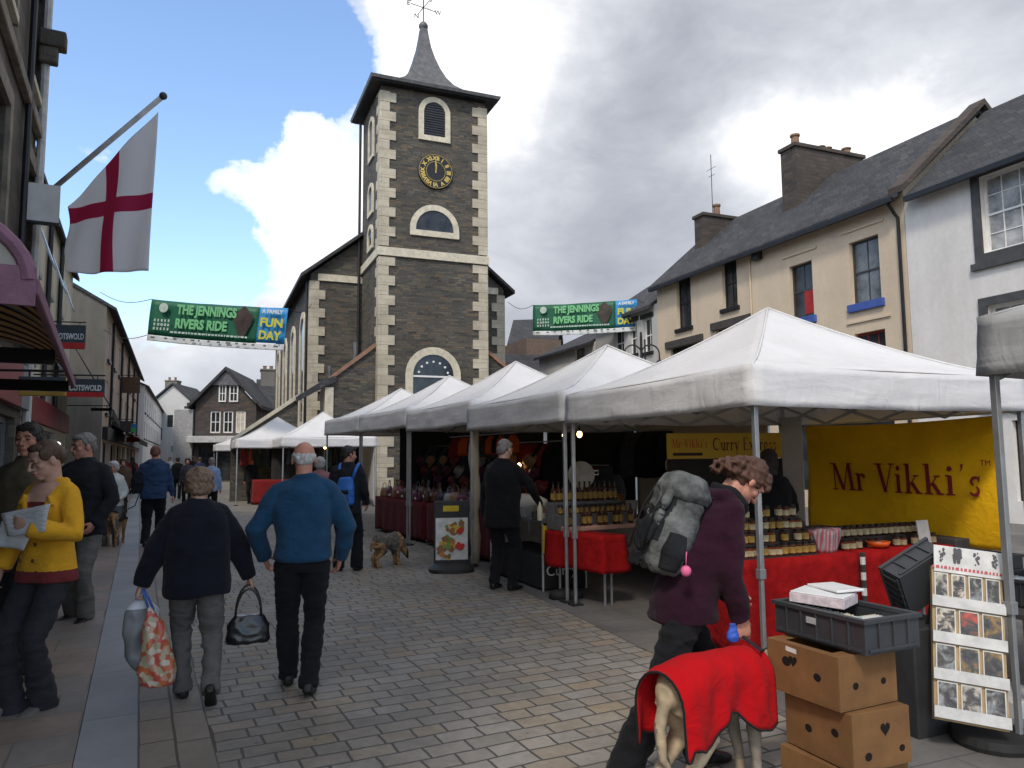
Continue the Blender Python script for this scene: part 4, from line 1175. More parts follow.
red_cloth = cloth('bright red table cloth', (.27, .008, .009), .2, fuzz=.05)
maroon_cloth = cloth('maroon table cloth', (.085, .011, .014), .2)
def drape(mb, x0, x1, y0, y1, zt, zb, amp=.034, seed=0, front=True, n=40):
    """cloth over a table: top plus hanging skirt with soft folds"""
    per = []
    def side(a, b_, k): return [(a[0] + (b_[0] - a[0]) * i / k, a[1] + (b_[1] - a[1]) * i / k) for i in range(k)]
    nx_, ny_ = max(6, int((x1 - x0) * 16)), max(6, int((y1 - y0) * 16))
    per = side((x0, y0), (x1, y0), nx_) + side((x1, y0), (x1, y1), ny_) + side((x1, y1), (x0, y1), nx_) + side((x0, y1), (x0, y0), ny_)
    P_ = len(per); rows = 9; vs = []; cx_, cy_ = (x0 + x1) / 2, (y0 + y1) / 2
    for r in range(rows + 1):
        f = r / rows
        for k, (x, y) in enumerate(per):
            o = .004 + .012 * f + amp * f * (math.sin(k * .85 + seed) + .6 * math.sin(k * .37 + 2 * seed)) * .6
            dx_ = -1 if x <= x0 + 1e-6 else (1 if x >= x1 - 1e-6 else 0); dy_ = -1 if y <= y0 + 1e-6 else (1 if y >= y1 - 1e-6 else 0)
            vs.append((x + dx_ * o, y + dy_ * o, zt - (zt - zb) * f + .012 * f * math.sin(k * .5 + seed)))
    fs = [(r * P_ + k, r * P_ + (k + 1) % P_, (r + 1) * P_ + (k + 1) % P_, (r + 1) * P_ + k) for r in range(rows) for k in range(P_)]
    fs.append(tuple(range(P_)))
    mb.add(vs, fs)
def trestle(fr, x0, x1, y0, y1, label, zt=.74, zb=None, m=red_cloth, seed=1, cloth_label=None, group='covered stall tables'):
    t = thing('trestle_table', label, 'table', fr.p(0, 0), fr.th, group)
    MB().box(x0 + .02, x1 - .02, y0 + .02, y1 - .02, zt - .035, zt - .006).build('table_top', mat('plain pale board', (.35, .27, .18), .7), t)
    for x in (x0 + .12, x1 - .12):
        for y in (y0 + .1, y1 - .1):
            MB().tube([(x, y, .0), (x, y, zt - .04)], .014, 8).build('leg', metal_g, t)
    if zb is not None:
        mb = MB(); drape(mb, x0, x1, y0, y1, zt + .004, zb, seed=seed)
        c = mb.build('tablecloth', m, None, smooth=True, solid=.003)
        c.location = fr.p(0, 0); c.rotation_euler = (0, 0, fr.th)
        tag(c, cloth_label, 'tablecloth', 'cloths over the stall tables')
    return t
# ---- stall 1 tables
trestle(S1, .22, 1.52, .55, 1.25, 'trestle table under the red cloth beside the pole', zb=.03, seed=1, cloth_label='bright red cloth on the table with the pyramid of jars')
trestle(S1, 1.58, 2.90, .58, 1.28, 'trestle table under the red cloth below the big banner', zb=.03, seed=5, cloth_label='bright red cloth below the big yellow banner')
S1b = Fr((.94, 7.98), R(38))
trestle(S1b, 0, .34, 0, .92, 'trestle table with bare legs under the short red cloth', zb=.36, seed=3, cloth_label='short red cloth showing table legs, left of the rucksack')
# ---- jars
gl_brown = mat('dark chutney glass', (.05, .018, .010), .15, .3, 20, 0, spec=.8)
gl_red = mat('red chutney glass', (.17, .035, .015), .15, .3, 20, 0, spec=.8)
lid_b = mat('black jar lid', (.012, .012, .012), .35)
lab_y = mat('yellow jar label', (.33, .20, .045), .6, .35, 14)
lab_c = mat('cream jar label', (.40, .34, .20), .6, .3, 14)
def jar_mesh(name, body, lab, r=.033, h=.10):
    mb = MB()
    mb.lathe([(r * .9, 0), (r, .006), (r, h * .74), (r * .78, h * .84), (r * .78, h * .86)], seg=12, mi=0)
    mb.lathe([(r * .84, h * .86), (r * .86, h * .87), (r * .86, h), (r * .8, h + .002)], seg=12, mi=1)
    mb.lathe([(r * 1.015, h * .14), (r * 1.015, h * .66)], seg=12, mi=2)
    return mb.mesh(name, [body, lid_b, lab])
jarA = jar_mesh('jar', gl_brown, lab_y); jarB = jar_mesh('jar', gl_red, lab_y); jarC = jar_mesh('jar', gl_brown, lab_c); jarD = jar_mesh('jar', gl_red, lab_c, .036, .085)
bottle_m = MB().lathe([(.028, 0), (.031, .01), (.031, .13), (.012, .175), (.012, .21)], seg=10).lathe([(.014, .205), (.014, .232)], seg=10, mi=1).lathe([(.0315, .03), (.0315, .105)], seg=10, mi=2).mesh('sauce_bottle', [gl_brown, lid_b, lab_y])
def put_jar(fr, me, x, y, z, label, group, cat='jar', name='jar', s=1.0):
    o = link_mesh(name, me); o.location = fr.p(x, y, z); o.rotation_euler = (0, 0, random.uniform(-.4, .4)); o.scale = (s,) * 3
    tag(o, label, cat, group); return o
rack_m = mat('dark display rack', (.03, .026, .024), .7)
# stepped rack with four rows of jars right of the pole
rk = thing('jar_rack', 'black stepped rack holding four rows of jars beside the pole', 'rack', S1.p(.36, .62, .745), S1.th)
for k in range(4):
    MB().box(0, .80, k * .072, k * .072 + .070, 0, .012 + k * .098).build('shelf', rack_m, rk)
random.seed(11)
for k in range(4):
    for i in range(11):
        if random.random() < .07: continue
        put_jar(S1, random.choice([jarA, jarA, jarB, jarC, jarD]), .39 + i * .072 + random.uniform(-.006, .006), .655 + k * .072, .745 + .013 + k * .098, ['jar in the bottom row of the black stepped rack', 'jar in the second row up of the black stepped rack', 'jar in the third row up of the black stepped rack', 'jar in the top row of the black stepped rack'][k], 'jars in the %s row of the stepped rack' % ['bottom', 'second', 'third', 'top'][k])
for k in range(2):
    for i in range(15):
        if k == 0 and i in (3, 6, 7, 10): continue
        me = jarC if k else random.choice([jarD, jarC])
        put_jar(S1, me, 1.60 + i * .078, .76 + k * .13, .745 + k * .094, 'cream labelled jar in the %s row under the big banner' % ('back' if k else 'front'), '%s row of jars under the big banner' % ('back' if k else 'front'))
rb_ = thing('jar_shelf', 'low black shelf behind the front jars under the banner', 'shelf', S1.p(1.56, .84, .745), S1.th)
MB().box(0, 1.2, 0, .14, 0, .09).build('shelf', rack_m, rb_)
bw = MB().lathe([(.03, 0), (.085, .02), (.105, .06), (.102, .06), (.08, .026), (.0, .012)], seg=20).build('bowl', mat('orange plastic bowl', (.62, .10, .015), .35), None, smooth=True)
bw.location = S1.p(1.95, .72, .747); tag(bw, 'small orange bowl in front of the jars under the banner', 'bowl')
bx = MB().box(-.19, .19, -.12, .12, 0, .17).build('cash_box', mat('dark blue black box', (.02, .022, .03), .5), None, bevel=.008)
bx.location = S1.p(1.62, 1.13, .747); bx.rotation_euler = (0, 0, S1.th); tag(bx, 'square dark box standing behind the jars left of the banner', 'box')
bx = MB().box(-.17, .17, -.07, .07, 0, .24).build('leather_bag', mat('dark maroon leather', (.07, .022, .02), .4), None, bevel=.03)
bx.location = S1.p(1.30, 1.15, .747); bx.rotation_euler = (0, 0, S1.th); tag(bx, 'dark maroon leather bag on the table by the black rack', 'bag')
# striped cloth bag: gathered, fan shaped
mb = MB(); vs = []; nn, rr_ = 48, 7
for r in range(rr_):
    f = r / (rr_ - 1)
    for k in range(nn):
        a = 2 * math.pi * k / nn
        rx_ = .10 + .075 * f; ry_ = .07 + .02 * f
        pl = 1 + .06 * math.sin(a * 11)
        vs.append((rx_ * math.cos(a) * pl, ry_ * math.sin(a) * pl, .19 * f + .03 * f * math.cos(a * 1) * 0 + .02 * f * math.sin(a * 5)))
mb.add(vs, [(r * nn + k, r * nn + (k + 1) % nn, (r + 1) * nn + (k + 1) % nn, (r + 1) * nn + k) for r in range(rr_ - 1) for k in range(nn)] + [tuple(range(nn - 1, -1, -1)), tuple((rr_ - 1) * nn + k for k in range(nn))])
o = mb.build('cloth_bag', stripes('pink and grey striped cloth', (.42, .10, .12), (.34, .32, .33), 0, .035, duty=.5), None, smooth=True)
o.location = S1.p(1.33, .72, .747); o.rotation_euler = (0, 0, S1.th); tag(o, 'pink striped fan shaped cloth bag on the red table', 'cloth bag')
o = MB().box(-.075, .075, -.004, .004, 0, .22).build('price_card', mat('white card', (.55, .55, .54), .7), None)
o.location = S1.p(2.55, .72, .75); o.rotation_euler = (R(-8), 0, S1.th); tag(o, 'blank looking white card standing at the right end of the jars', 'price card')
o = MB().tube([(0, 0, 0), (.0, 0, .75)], .022, 8).build('spotted_pole', stripes('black and white bands', (.6, .6, .6), (.03, .03, .03), 2, .13), None)
o.location = S1.p(1.55, .53, 0); tag(o, 'black and white banded stick between the two red cloths', 'pole')

# ---- the big yellow banner, with its serif letters
yel = cloth('mustard yellow banner cloth', (.78, .45, .012), .10, fuzz=.1, scale=2)
maroon_ink = mat('maroon print', (.22, .018, .022), .8, .1)
def serif_text(s, h, gap=.12):
    """hand drawn serif letters as 2d polygons; returns polygons (list of (x,y)) and the width"""
    polys = []; x = 0
    def R4(x0, y0, x1, y1): return [(x0, y0), (x1, y0), (x1, y1), (x0, y1)]
    def stroke(p, q, w_): return [(p[0] - w_ / 2, p[1]), (p[0] + w_ / 2, p[1]), (q[0] + w_ / 2, q[1]), (q[0] - w_ / 2, q[1])]
    def arc(cx, cy, rx, ry, a0, a1, w0, w1, n=12):
        o, i_ = [], []
        for k in range(n + 1):
            f = k / n; a = R(a0 + (a1 - a0) * f); w_ = w0 + (w1 - w0) * math.sin(math.pi * f)
            o.append((cx + (rx + w_ / 2) * math.cos(a), cy + (ry + w_ / 2) * math.sin(a)))
            i_.append((cx + (rx - w_ / 2) * math.cos(a), cy + (ry - w_ / 2) * math.sin(a)))
        return [[o[k], o[k + 1], i_[k + 1], i_[k]] for k in range(n)]
    T_, t_, sf = .15, .055, .05           # thick, thin, serif height (cap height 1, x height .64)
    def serif(cx, y, w_=.30): return R4(cx - w_ / 2, y, cx + w_ / 2, y + sf)
    for ch in s:
        g = []; adv = .5
        if ch == 'M':
            g = [stroke((.12, 0), (.16, 1), t_), stroke((.50, .0), (.18, 1), T_), stroke((.50, 0), (.82, 1), t_), stroke((.90, 0), (.84, 1), T_), serif(.13, 0, .26), serif(.90, 0, .32), serif(.10, .95, .24), serif(.88, .95, .22)]; adv = 1.08
        elif ch == 'r':
            g = [stroke((.12, 0), (.12, .62), T_), serif(.12, 0, .30), serif(.06, .59, .16)] + arc(.30, .42, .14, .17, 150, 40, .05, .09) + [[(.36 + .07 * math.cos(R(a)), .52 + .07 * math.sin(R(a))) for a in range(0, 360, 30)]]; adv = .50
        elif ch == 'V':
            g = [stroke((.42, 0), (.12, 1), T_ * 1.1), stroke((.42, 0), (.72, 1), t_), serif(.12, .95, .34), serif(.72, .95, .26)]; adv = .84
        elif ch == 'i':
            g = [stroke((.14, 0), (.14, .62), T_), serif(.14, 0, .32), serif(.08, .59, .17), [(.14 + .085 * math.cos(R(a)), .84 + .085 * math.sin(R(a))) for a in range(0, 360, 30)]]; adv = .36
        elif ch == 'k':
            g = [stroke((.14, 0), (.14, 1), T_), serif(.14, 0, .30), serif(.08, .95, .17), stroke((.20, .26), (.48, .60), t_), serif(.47, .57, .22), stroke((.54, .0), (.30, .38), T_ * 1.05), serif(.54, 0, .26)]; adv = .72
        elif ch == "'":
            g = [[(.10, .98), (.20, 1.0), (.17, .84), (.08, .74), (.12, .86)]]; adv = .30
        elif ch == 's':
            g = arc(.24, .46, .13, .12, 20, 250, .05, .10) + arc(.22, .17, .14, .13, 70, -165, .06, .11) + [[(.34, .62), (.39, .62), (.38, .44), (.34, .44)]]; adv = .50
        elif ch == 'C':
            g = arc(.48, .5, .40, .45, 45, 315, .05, .16, 20) + [[(.78, .98), (.84, .98), (.83, .72), (.79, .72)]]; adv = .96
        elif ch == 'u':
            g = [stroke((.12, .2), (.12, .62), T_), serif(.07, .59, .16), stroke((.46, 0), (.46, .62), T_), serif(.41, .59, .16), serif(.52, 0, .14)] + arc(.29, .2, .17, .15, 180, 340, .08, .12, 8); adv = .64
        elif ch == 'y':
            g = [stroke((.28, 0), (.12, .62), T_), stroke((.22, -.28), (.48, .62), t_), serif(.12, .59, .26), serif(.48, .59, .2), [(.17 + .06 * math.cos(R(a)), -.26 + .05 * math.sin(R(a))) for a in range(0, 360, 40)]]; adv = .60
        elif ch == 'E':
            g = [stroke((.16, 0), (.16, 1), T_), R4(.05, 0, .62, .055), R4(.05, .945, .60, 1), R4(.2, .49, .48, .54), R4(.57, 0, .62, .2), R4(.55, .8, .6, 1)]; adv = .74
        elif ch == 'x':
            g = [stroke((.48, 0), (.12, .62), T_), stroke((.12, 0), (.46, .62), t_), serif(.12, .59, .24), serif(.46, .59, .2), serif(.12, 0, .2), serif(.48, 0, .24)]; adv = .62
        elif ch == 'p':
            g = [stroke((.14, -.3), (.14, .62), T_), serif(.14, -.3, .30), serif(.08, .59, .17)] + arc(.32, .32, .17, .26, 140, -140, .04, .13, 14); adv = .62
        elif ch == 'e':
            g = arc(.30, .31, .20, .27, 0, 310, .06, .13, 18) + [R4(.12, .31, .50, .35)]; adv = .60
        elif ch == ' ': adv = .38
        polys += [[(x + a, b_) for a, b_ in q] for q in g]
        x += adv + gap * .3
    return [[(a * h, b_ * h) for a, b_ in q] for q in polys], x * h
def serif_part(name, s, width, height, M, material, parent, ext=.004, surf=None):
    polys, w_ = serif_text(s, 1.0)
    mb = MB(); ox = 0
    for i, q in enumerate(polys):
        q = [((a / w_ - .5) * width, (b_ - .5) * height) for a, b_ in q]
        z0 = ext * (1 + .02 * (i % 7))
        n = len(q)
        mb.add([(a, b_, z0 + (surf(a, b_) if surf else 0)) for a, b_ in q], [tuple(range(n))], 0, M)
    o = mb.build(name, material, parent, fix=False)
    return o
def banner_surf(a, b_): return .022 * math.sin(a * 2.1 + b_ * 3.5) + .016 * math.sin(a * 5.3 - b_ * 4 + 1)
ban = thing('shop_banner', 'big mustard yellow cloth banner lettered in maroon behind the jars', 'banner', S1.p(2.93, 1.39, 0), S1.th + R(-90))
# local x runs along the back edge towards the viewer's right, local -y faces the aisle
BW, BT, BB = 2.36, 1.93, .72
mb = MB(); nx_, nz_ = 40, 26; vs = []
for j in range(nz_ + 1):
    z = BB + (BT - BB) * j / nz_
    for i in range(nx_ + 1):
        x = -BW / 2 + BW * i / nx_
        tz = .0 - .10 * max(0, (1 - (i / nx_))) * (j / nz_) * 0
        vs.append((x + .02 * (1 - j / nz_), -banner_surf(x, z - 1.14), z - .03 * math.sin(math.pi * i / nx_) * (j / nz_)))
mb.add(vs, [(j * (nx_ + 1) + i, j * (nx_ + 1) + i + 1, (j + 1) * (nx_ + 1) + i + 1, (j + 1) * (nx_ + 1) + i) for j in range(nz_) for i in range(nx_)])
mb.build('banner_cloth', yel, ban, smooth=True, solid=.003)
serif_part('lettering', "Mr Vikki's", 1.80, .30, Matrix.Translation((.12, 0, 1.34)) @ FRONT, maroon_ink, ban, ext=.010, surf=lambda a, b_: banner_surf(a + .10, b_ + .20) + .012)
text_part('trade_mark', 'TM', .075, onface(1.08, -.075, 1.50), maroon_ink, ban, ext=.002)
MB().tube([(-BW / 2, 0, BT + .0), (BW / 2, 0, BT + .02)], .008, 6).build('top_rope', mat('white rope', (.5, .5, .48), .9), ban)

# ---- stall 2: curry stand
def board(fr, x, y, rz, w_, z0, z1, m, name, label, cat='sign', th=.02):
    t = thing(name, label, cat, fr.p(x, y, 0), fr.th + rz)
    MB().box(-w_ / 2, w_ / 2, 0, th, z0, z1).build('board', m, t, bevel=.003)
    return t
yel_b = mat('yellow printed board', (.58, .37, .03), .55, .06, 3, .05)
org_ink = mat('orange red print', (.50, .07, .02), .6)
brn_ink = mat('dark brown print', (.10, .03, .015), .6)
cb = board(S1, 2.04, 2.93, R(-16), 1.42, 1.55, 1.85, yel_b, 'curry_sign', 'yellow sign reading Curry Express above the stooping woman')
serif_part('lettering', "Curry Express", .80, .15, Matrix.Translation((.25, 0, 1.72)) @ FRONT, brn_ink, cb, ext=.004)
serif_part('lettering', "Mr Vikki's", .44, .10, Matrix.Translation((-.43, 0, 1.73)) @ FRONT, org_ink, cb, ext=.004)
MB().box(-.64, -.28, -.004, -.001, 1.585, 1.62).build('web_strip', mat('black strip', (.03, .02, .02), .6), cb)
MB().box(-.71, .71, .0, .02, .0, 1.547).build('back_panel', mat('dark stall panel', (.025, .022, .022), .8), cb)
tb = thing('curry_counter', 'low counter with a yellow front panel beside the black coated man', 'counter', S2.p(-.22, .12), S2.th)
MB().box(.25, .95, .55, 2.3, .80, .84).build('counter_top', mat('grey counter top', (.12, .12, .125), .5), tb, bevel=.005)
MB().box(.30, .90, .60, 2.25, .03, .40).build('black_skirt', mat('black cloth board', (.02, .02, .02), .8), tb)
MB().box(.27, .93, .52, .545, .46, .78).build('front_panel', yel_b, tb)
serif_part('lettering', "Mr Vikki's", .52, .11, Matrix.Translation((.60, .517, .62)) @ FRONT, org_ink, tb, ext=.002)
text_part('lettering', 'Curry', .17, onface(.55, .595, .22), mat('white print', (.6, .6, .6), .6), tb)
for x in (.3, .88):
    for y in (.6, 2.22): MB().tube([(x, y, 0), (x, y, .8)], .015, 8).build('leg', metal_g, tb)
steel = mat('brushed steel', (.5, .5, .5), .35, .15, 12, .1, metal=.8)
def lathe_thing(name, prof, m, loc, label, cat, group=None, seg=20, rot=(0, 0, 0)):
    o = MB().lathe(prof, seg=seg).build(name, m, None, smooth=True)
    o.location = loc; o.rotation_euler = rot; return tag(o, label, cat, group)
pan = thing('paella_pan', 'large round pale pan lid standing on edge behind the pole', 'pan', at(581, 475, 9.6), rot=(R(82), 0, R(8)))
MB().lathe([(.0, 0), (.16, .0), (.175, .02), (.17, .025), (.155, .01), (0, .01)], seg=32).build('pan_body', mat('pale enamel', (.34, .33, .30), .4), pan, smooth=True)
MB().tube([(.165, 0, .02), (.22, 0, .03), (.22, .05, .03), (.165, .05, .02)], .008, 6).build('handle', metal_g, pan)
st_ = thing('food_warmer', 'white covered food warmer on the curry counter', 'food warmer', S2.p(.2, 1.5, .842), S2.th)
MB().box(-.27, .27, -.35, .35, 0, .12).build('tray', steel, st_, bevel=.01)
MB().tube([(-.22, -.3, .12), (-.22, .3, .12)], .01, 6).loft([(V((0, 0, .125)), V((1, 0, 0)), V((0, 1, 0)), .26, .34), (V((0, 0, .20)), V((1, 0, 0)), V((0, 1, 0)), .24, .32), (V((0, 0, .26)), V((1, 0, 0)), V((0, 1, 0)), .14, .22)], e=4).build('cover', mat('white plastic cover', (.50, .49, .46), .4), st_, smooth=True)
# grey stepped display and bottles near the short red cloth
dsp = thing('bottle_stand', 'grey cloth covered steps carrying rows of sauce bottles', 'display stand', (.62, 8.42, .746), R(30))
SD = Fr((.62, 8.42), R(30))
greycl = cloth('grey display cloth', (.10, .10, .105))
salm = cloth('salmon display cloth', (.38, .22, .17))
for k in range(3): MB().box(0, 1.0, .02 + k * .15, .168 + k * .15, 0, .05 + k * .13).build('step', (salm, greycl, greycl)[k], dsp, bevel=.01)
random.seed(5)
for k in range(3):
    for i in range(13):
        if k == 0 and i % 3 == 2: continue
        put_jar(SD, bottle_m if k != 1 else jarA, .05 + i * .075, .09 + k * .15, .746 + .052 + k * .13, '%s on the %s grey step left of the rucksack' % ('sauce bottle' if k != 1 else 'yellow labelled jar', ['lowest', 'middle', 'top'][k]), 'bottles on the %s step' % ['lowest', 'middle', 'top'][k], 'bottle' if k != 1 else 'jar', 'sauce_bottle' if k != 1 else 'jar')
sb_ = lathe_thing('squeeze_bottle', [(.03, 0), (.034, .01), (.034, .14), (.02, .17), (.006, .22)], mat('cream plastic bottle', (.5, .45, .33), .4), S2.p(.0, .62, .842), 'cream squeeze bottle beside the black coated man', 'bottle')
# bulbs
bulb_m = mat('lit warm bulb', (1, .8, .5), .4, 0, 1, 0, emit=((1, .62, .25), 9.0))
cordm = mat('black cord', (.02, .02, .02), .7)
def bulb(fr, x, y, z, label, r=.028):
    t = thing('hanging_bulb', label, 'lamp', fr.p(x, y, z), fr.th, 'lit bulbs hung inside the stalls')
    MB().ell((0, 0, 0), r, r, r * 1.3, 10, 7).build('bulb', bulb_m, t, smooth=True)
    MB().lathe([(.016, 0), (.016, .05)], (0, 0, r * 1.1), 8).tube([(0, 0, r + .05), (0, 0, 2.3 - z)], .004, 5).build('lamp_holder', cordm, t)
    return t
bulb(S2, .62, .75, 1.86, 'lit bulb under the second gazebo, right one of its pair', .032)
bulb(S2, .62, 1.15, 1.86, 'lit bulb under the second gazebo, left one of its pair', .028)
bulb(S3, 1.2, .8, 1.45, 'small lit bulb above the handbag table', .03)
bulb(SA, .7, 1.0, 1.9, 'lit bulb under the gazebo by the hall corner, left one', .05)
bulb(SA, 1.5, 1.0, 1.95, 'lit bulb under the gazebo by the hall corner, right one', .05)
bulb(SB, 1.0, 1.2, 1.7, 'lit bulb among the hanging scarves', .045)

# ---- stall 3 and 4: handbags, hats and scarves
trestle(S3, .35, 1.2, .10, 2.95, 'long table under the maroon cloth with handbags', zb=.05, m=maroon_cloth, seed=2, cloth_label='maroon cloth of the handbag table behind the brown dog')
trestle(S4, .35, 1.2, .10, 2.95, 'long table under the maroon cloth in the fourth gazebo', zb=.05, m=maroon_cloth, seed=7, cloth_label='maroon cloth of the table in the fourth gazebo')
trestle(SB, .6, 2.7, .15, .9, 'table under the dark red cloth below the scarves', zb=.05, m=cloth('dark red cloth', (.20, .02, .02)), seed=4, cloth_label='dark red cloth of the table below the hanging scarves', zt=.85)
trestle(SA, .3, 2.7, .35, 1.1, 'covered table in the gazebo by the hall corner', zb=.05, m=cloth('black cloth', (.02, .02, .022)), seed=6, cloth_label='black cloth of the table by the hall corner')
trestle(Fr((.62, 8.42), R(30)), .0, 1.0, .66, .9, 'second covered table behind the grey steps', zb=.4, m=cloth('dark cloth', (.03, .03, .03)), seed=9, cloth_label='dark cloth just behind the grey steps') if False else None
trestle(S2, 1.55, 2.2, .4, 2.7, 'serving table at the back of the second gazebo', zb=.3, m=cloth('pale cloth', (.35, .33, .30)), seed=9, cloth_label='pale cloth at the back of the second gazebo')
bagc = [('black', (.018, .018, .02)), ('dark brown', (.06, .03, .018)), ('dark red', (.16, .02, .02)), ('tan', (.24, .14, .07)), ('silver grey', (.28, .28, .30)), ('navy', (.02, .028, .06)), ('plum', (.09, .02, .05))]
bagm = {n_: mat('%s leather' % n_, c, .4, .25, 14, .3, 40) for n_, c in bagc}
def bag_meshes(m):
    body = MB().loft([(V((0, 0, 0)), V((1, 0, 0)), V((0, 1, 0)), .15, .055), (V((0, 0, .02)), V((1, 0, 0)), V((0, 1, 0)), .165, .065), (V((0, 0, .14)), V((1, 0, 0)), V((0, 1, 0)), .15, .05), (V((0, 0, .22)), V((1, 0, 0)), V((0, 1, 0)), .125, .02)], seg=16, e=3).mesh('bag_body', m)
    body.polygons.foreach_set('use_smooth', [True] * len(body.polygons))
    hnd = MB().tube([(.08 * math.cos(a), 0, .21 + .13 * math.sin(a)) for a in [math.pi * k / 8 for k in range(9)]], .008, 6).mesh('handle', m)
    return body, hnd
bagmesh = {n_: bag_meshes(bagm[n_]) for n_, _ in bagc}
def handbag(fr, x, y, z, rz, col, label, group, s=1.0):
    t = thing('handbag', label, 'handbag', fr.p(x, y, z), fr.th + rz, group); t.scale = (s,) * 3
    link_mesh('bag_body', bagmesh[col][0], t); link_mesh('handle', bagmesh[col][1], t)
    return t
random.seed(21)
def spread(fr, nm):
    for j, x in enumerate((.50, .78, 1.04)):
        for i in range(9):
            col = random.choice([c for c, _ in bagc])
            handbag(fr, x, .28 + i * .31 + random.uniform(-.03, .03), .746, R(90) + random.uniform(-.4, .4), col, '%s handbag %s on the %s' % (col, ['at the front', 'in the middle', 'at the back'][j], nm), '%s handbags %s of the %s' % (col, ['at the front', 'in the middle', 'at the back'][j], nm), random.uniform(.75, 1.15))
spread(S3, 'maroon table behind the brown dog'); spread(S4, 'maroon table of the fourth gazebo')
# rails with dark clothes, hats hanging above
def garment_mesh(m, w_=.24, h=.62, seed=0):
    mb = MB(); nn, rr2 = 28, 8; vs = []
    for r in range(rr2):
        f = r / (rr2 - 1)
        for k in range(nn):
            a = 2 * math.pi * k / nn
            rx_ = w_ * (.45 + .55 * min(1, f * 3)) * (1 + .10 * f); ry_ = .05 * (1 + .3 * math.sin(a * 5 + seed) * f)
            vs.append((rx_ * math.cos(a), ry_ * math.sin(a) * (.4 + .6 * min(1, f * 2.5)), -h * f + .02 * math.sin(a * 3 + seed) * f))
    mb.add(vs, [(r * nn + k, (r + 1) * nn + k, (r + 1) * nn + (k + 1) % nn, r * nn + (k + 1) % nn) for r in range(rr2 - 1) for k in range(nn)] + [tuple(range(nn)), tuple((rr2 - 1) * nn + nn - 1 - k for k in range(nn))])
    me = mb.mesh('hanging_garment', m); me.polygons.foreach_set('use_smooth', [True] * len(me.polygons)); return me
gc = [('black', cloth('black garment cloth', (.016, .016, .018))), ('charcoal', cloth('charcoal garment cloth', (.05, .05, .055))), ('dark red', cloth('red garment cloth', (.18, .02, .018))), ('orange', cloth('orange garment cloth', (.50, .09, .02))), ('dark green', cloth('green garment cloth', (.03, .05, .035)))]
gm = {n_: garment_mesh(m, seed=i) for i, (n_, m) in enumerate(gc)}
def rail(fr, x, y0, y1, z, label, cols, group, step=.16, s=1.0, along='y'):
    t = thing('clothes_rail', label, 'clothes rail', fr.p(0, 0, 0), fr.th)
    if along == 'y': MB().tube([(x, y0, z + .03), (x, y1, z + .03)], .012, 8).build('rail_bar', metal_g, t)
    else: MB().tube([(y0, x, z + .03), (y1, x, z + .03)], .012, 8).build('rail_bar', metal_g, t)
    n = int((y1 - y0) / step)
    for i in range(n):
        c = random.choice(cols)
        q = y0 + step * (i + .5)
        o = link_mesh('hanging_garment', gm[c]); o.location = fr.p(x, q, z) if along == 'y' else fr.p(q, x, z)
        o.rotation_euler = (0, 0, fr.th + (random.uniform(-.25, .25) if along == 'y' else R(90) + random.uniform(-.5, .5))); ss = s * random.uniform(.85, 1.1); o.scale = (ss, ss, ss)
        tag(o, '%s garment hanging %s' % (c, group), 'garment', '%s garments hanging %s' % (c, group))
rail(S3, 1.6, .1, 2.9, 1.80, 'high rail of dark garments behind the handbags', ['black', 'black', 'charcoal', 'dark red'], 'on the high rail behind the handbags')
rail(S3, .8, .1, 2.9, 1.93, 'short things hung under the third gazebo roof edge', ['black', 'charcoal', 'dark red', 'orange'], 'under the third gazebo roof edge', step=.2, s=.5)
rail(S3, 2.5, .1, 2.9, 1.4, 'low rail of dark garments at the back of the third gazebo', ['black', 'charcoal', 'dark red', 'dark green'], 'on the low back rail of the third gazebo', s=1.2)
rail(S4, 1.6, .1, 2.9, 1.80, 'rail of dark garments in the fourth gazebo', ['black', 'charcoal'], 'on the rail of the fourth gazebo', s=1.2)
rail(S2, 2.6, 1.6, 2.9, 1.95, 'rail of black hanging things at the back of the second gazebo', ['black', 'charcoal', 'black'], 'at the back of the second gazebo')
rail(SB, .8, .2, 2.8, 1.95, 'rail of scarves across the scarf stall', ['black', 'dark red', 'charcoal', 'dark green', 'orange'], 'across the scarf stall', step=.22, s=1.0, along='x')
rail(SA, .8, .2, 2.8, 1.95, 'rail of dark things across the gazebo by the hall corner', ['black', 'charcoal', 'dark green'], 'across the gazebo by the hall corner', step=.25, s=1.0, along='x')
# beige rolled sheet tied to the pole between stalls two and three
o = MB(); vs = []
pts = [(0, 0, 2.3 - 2.25 * k / 12) for k in range(13)]
o.tube([(x + .012 * math.sin(k * 1.3), y, z) for k, (x, y, z) in enumerate(pts)], [.075 + .012 * math.sin(k * 2.1) for k in range(13)], 14)
o = o.build('rolled_sheet', canvas_beige, None, smooth=True); o.location = S2.p(.10, 3.02, 0); tag(o, 'beige rolled side sheet tied upright to a pole between the gazebos', 'rolled sheet')
# white sheets hanging low in stall two
o = MB(); drape(o, 0, .5, 0, .5, .9, .05, seed=3); o = o.build('white_cloth', cloth('off white cloth', (.40, .39, .36)), None, smooth=True, solid=.004)
o.location = S2.p(.35, 2.35, 0); o.rotation_euler = (0, 0, S2.th); tag(o, 'off white cloth covering a stack left of the black coated man', 'cloth')

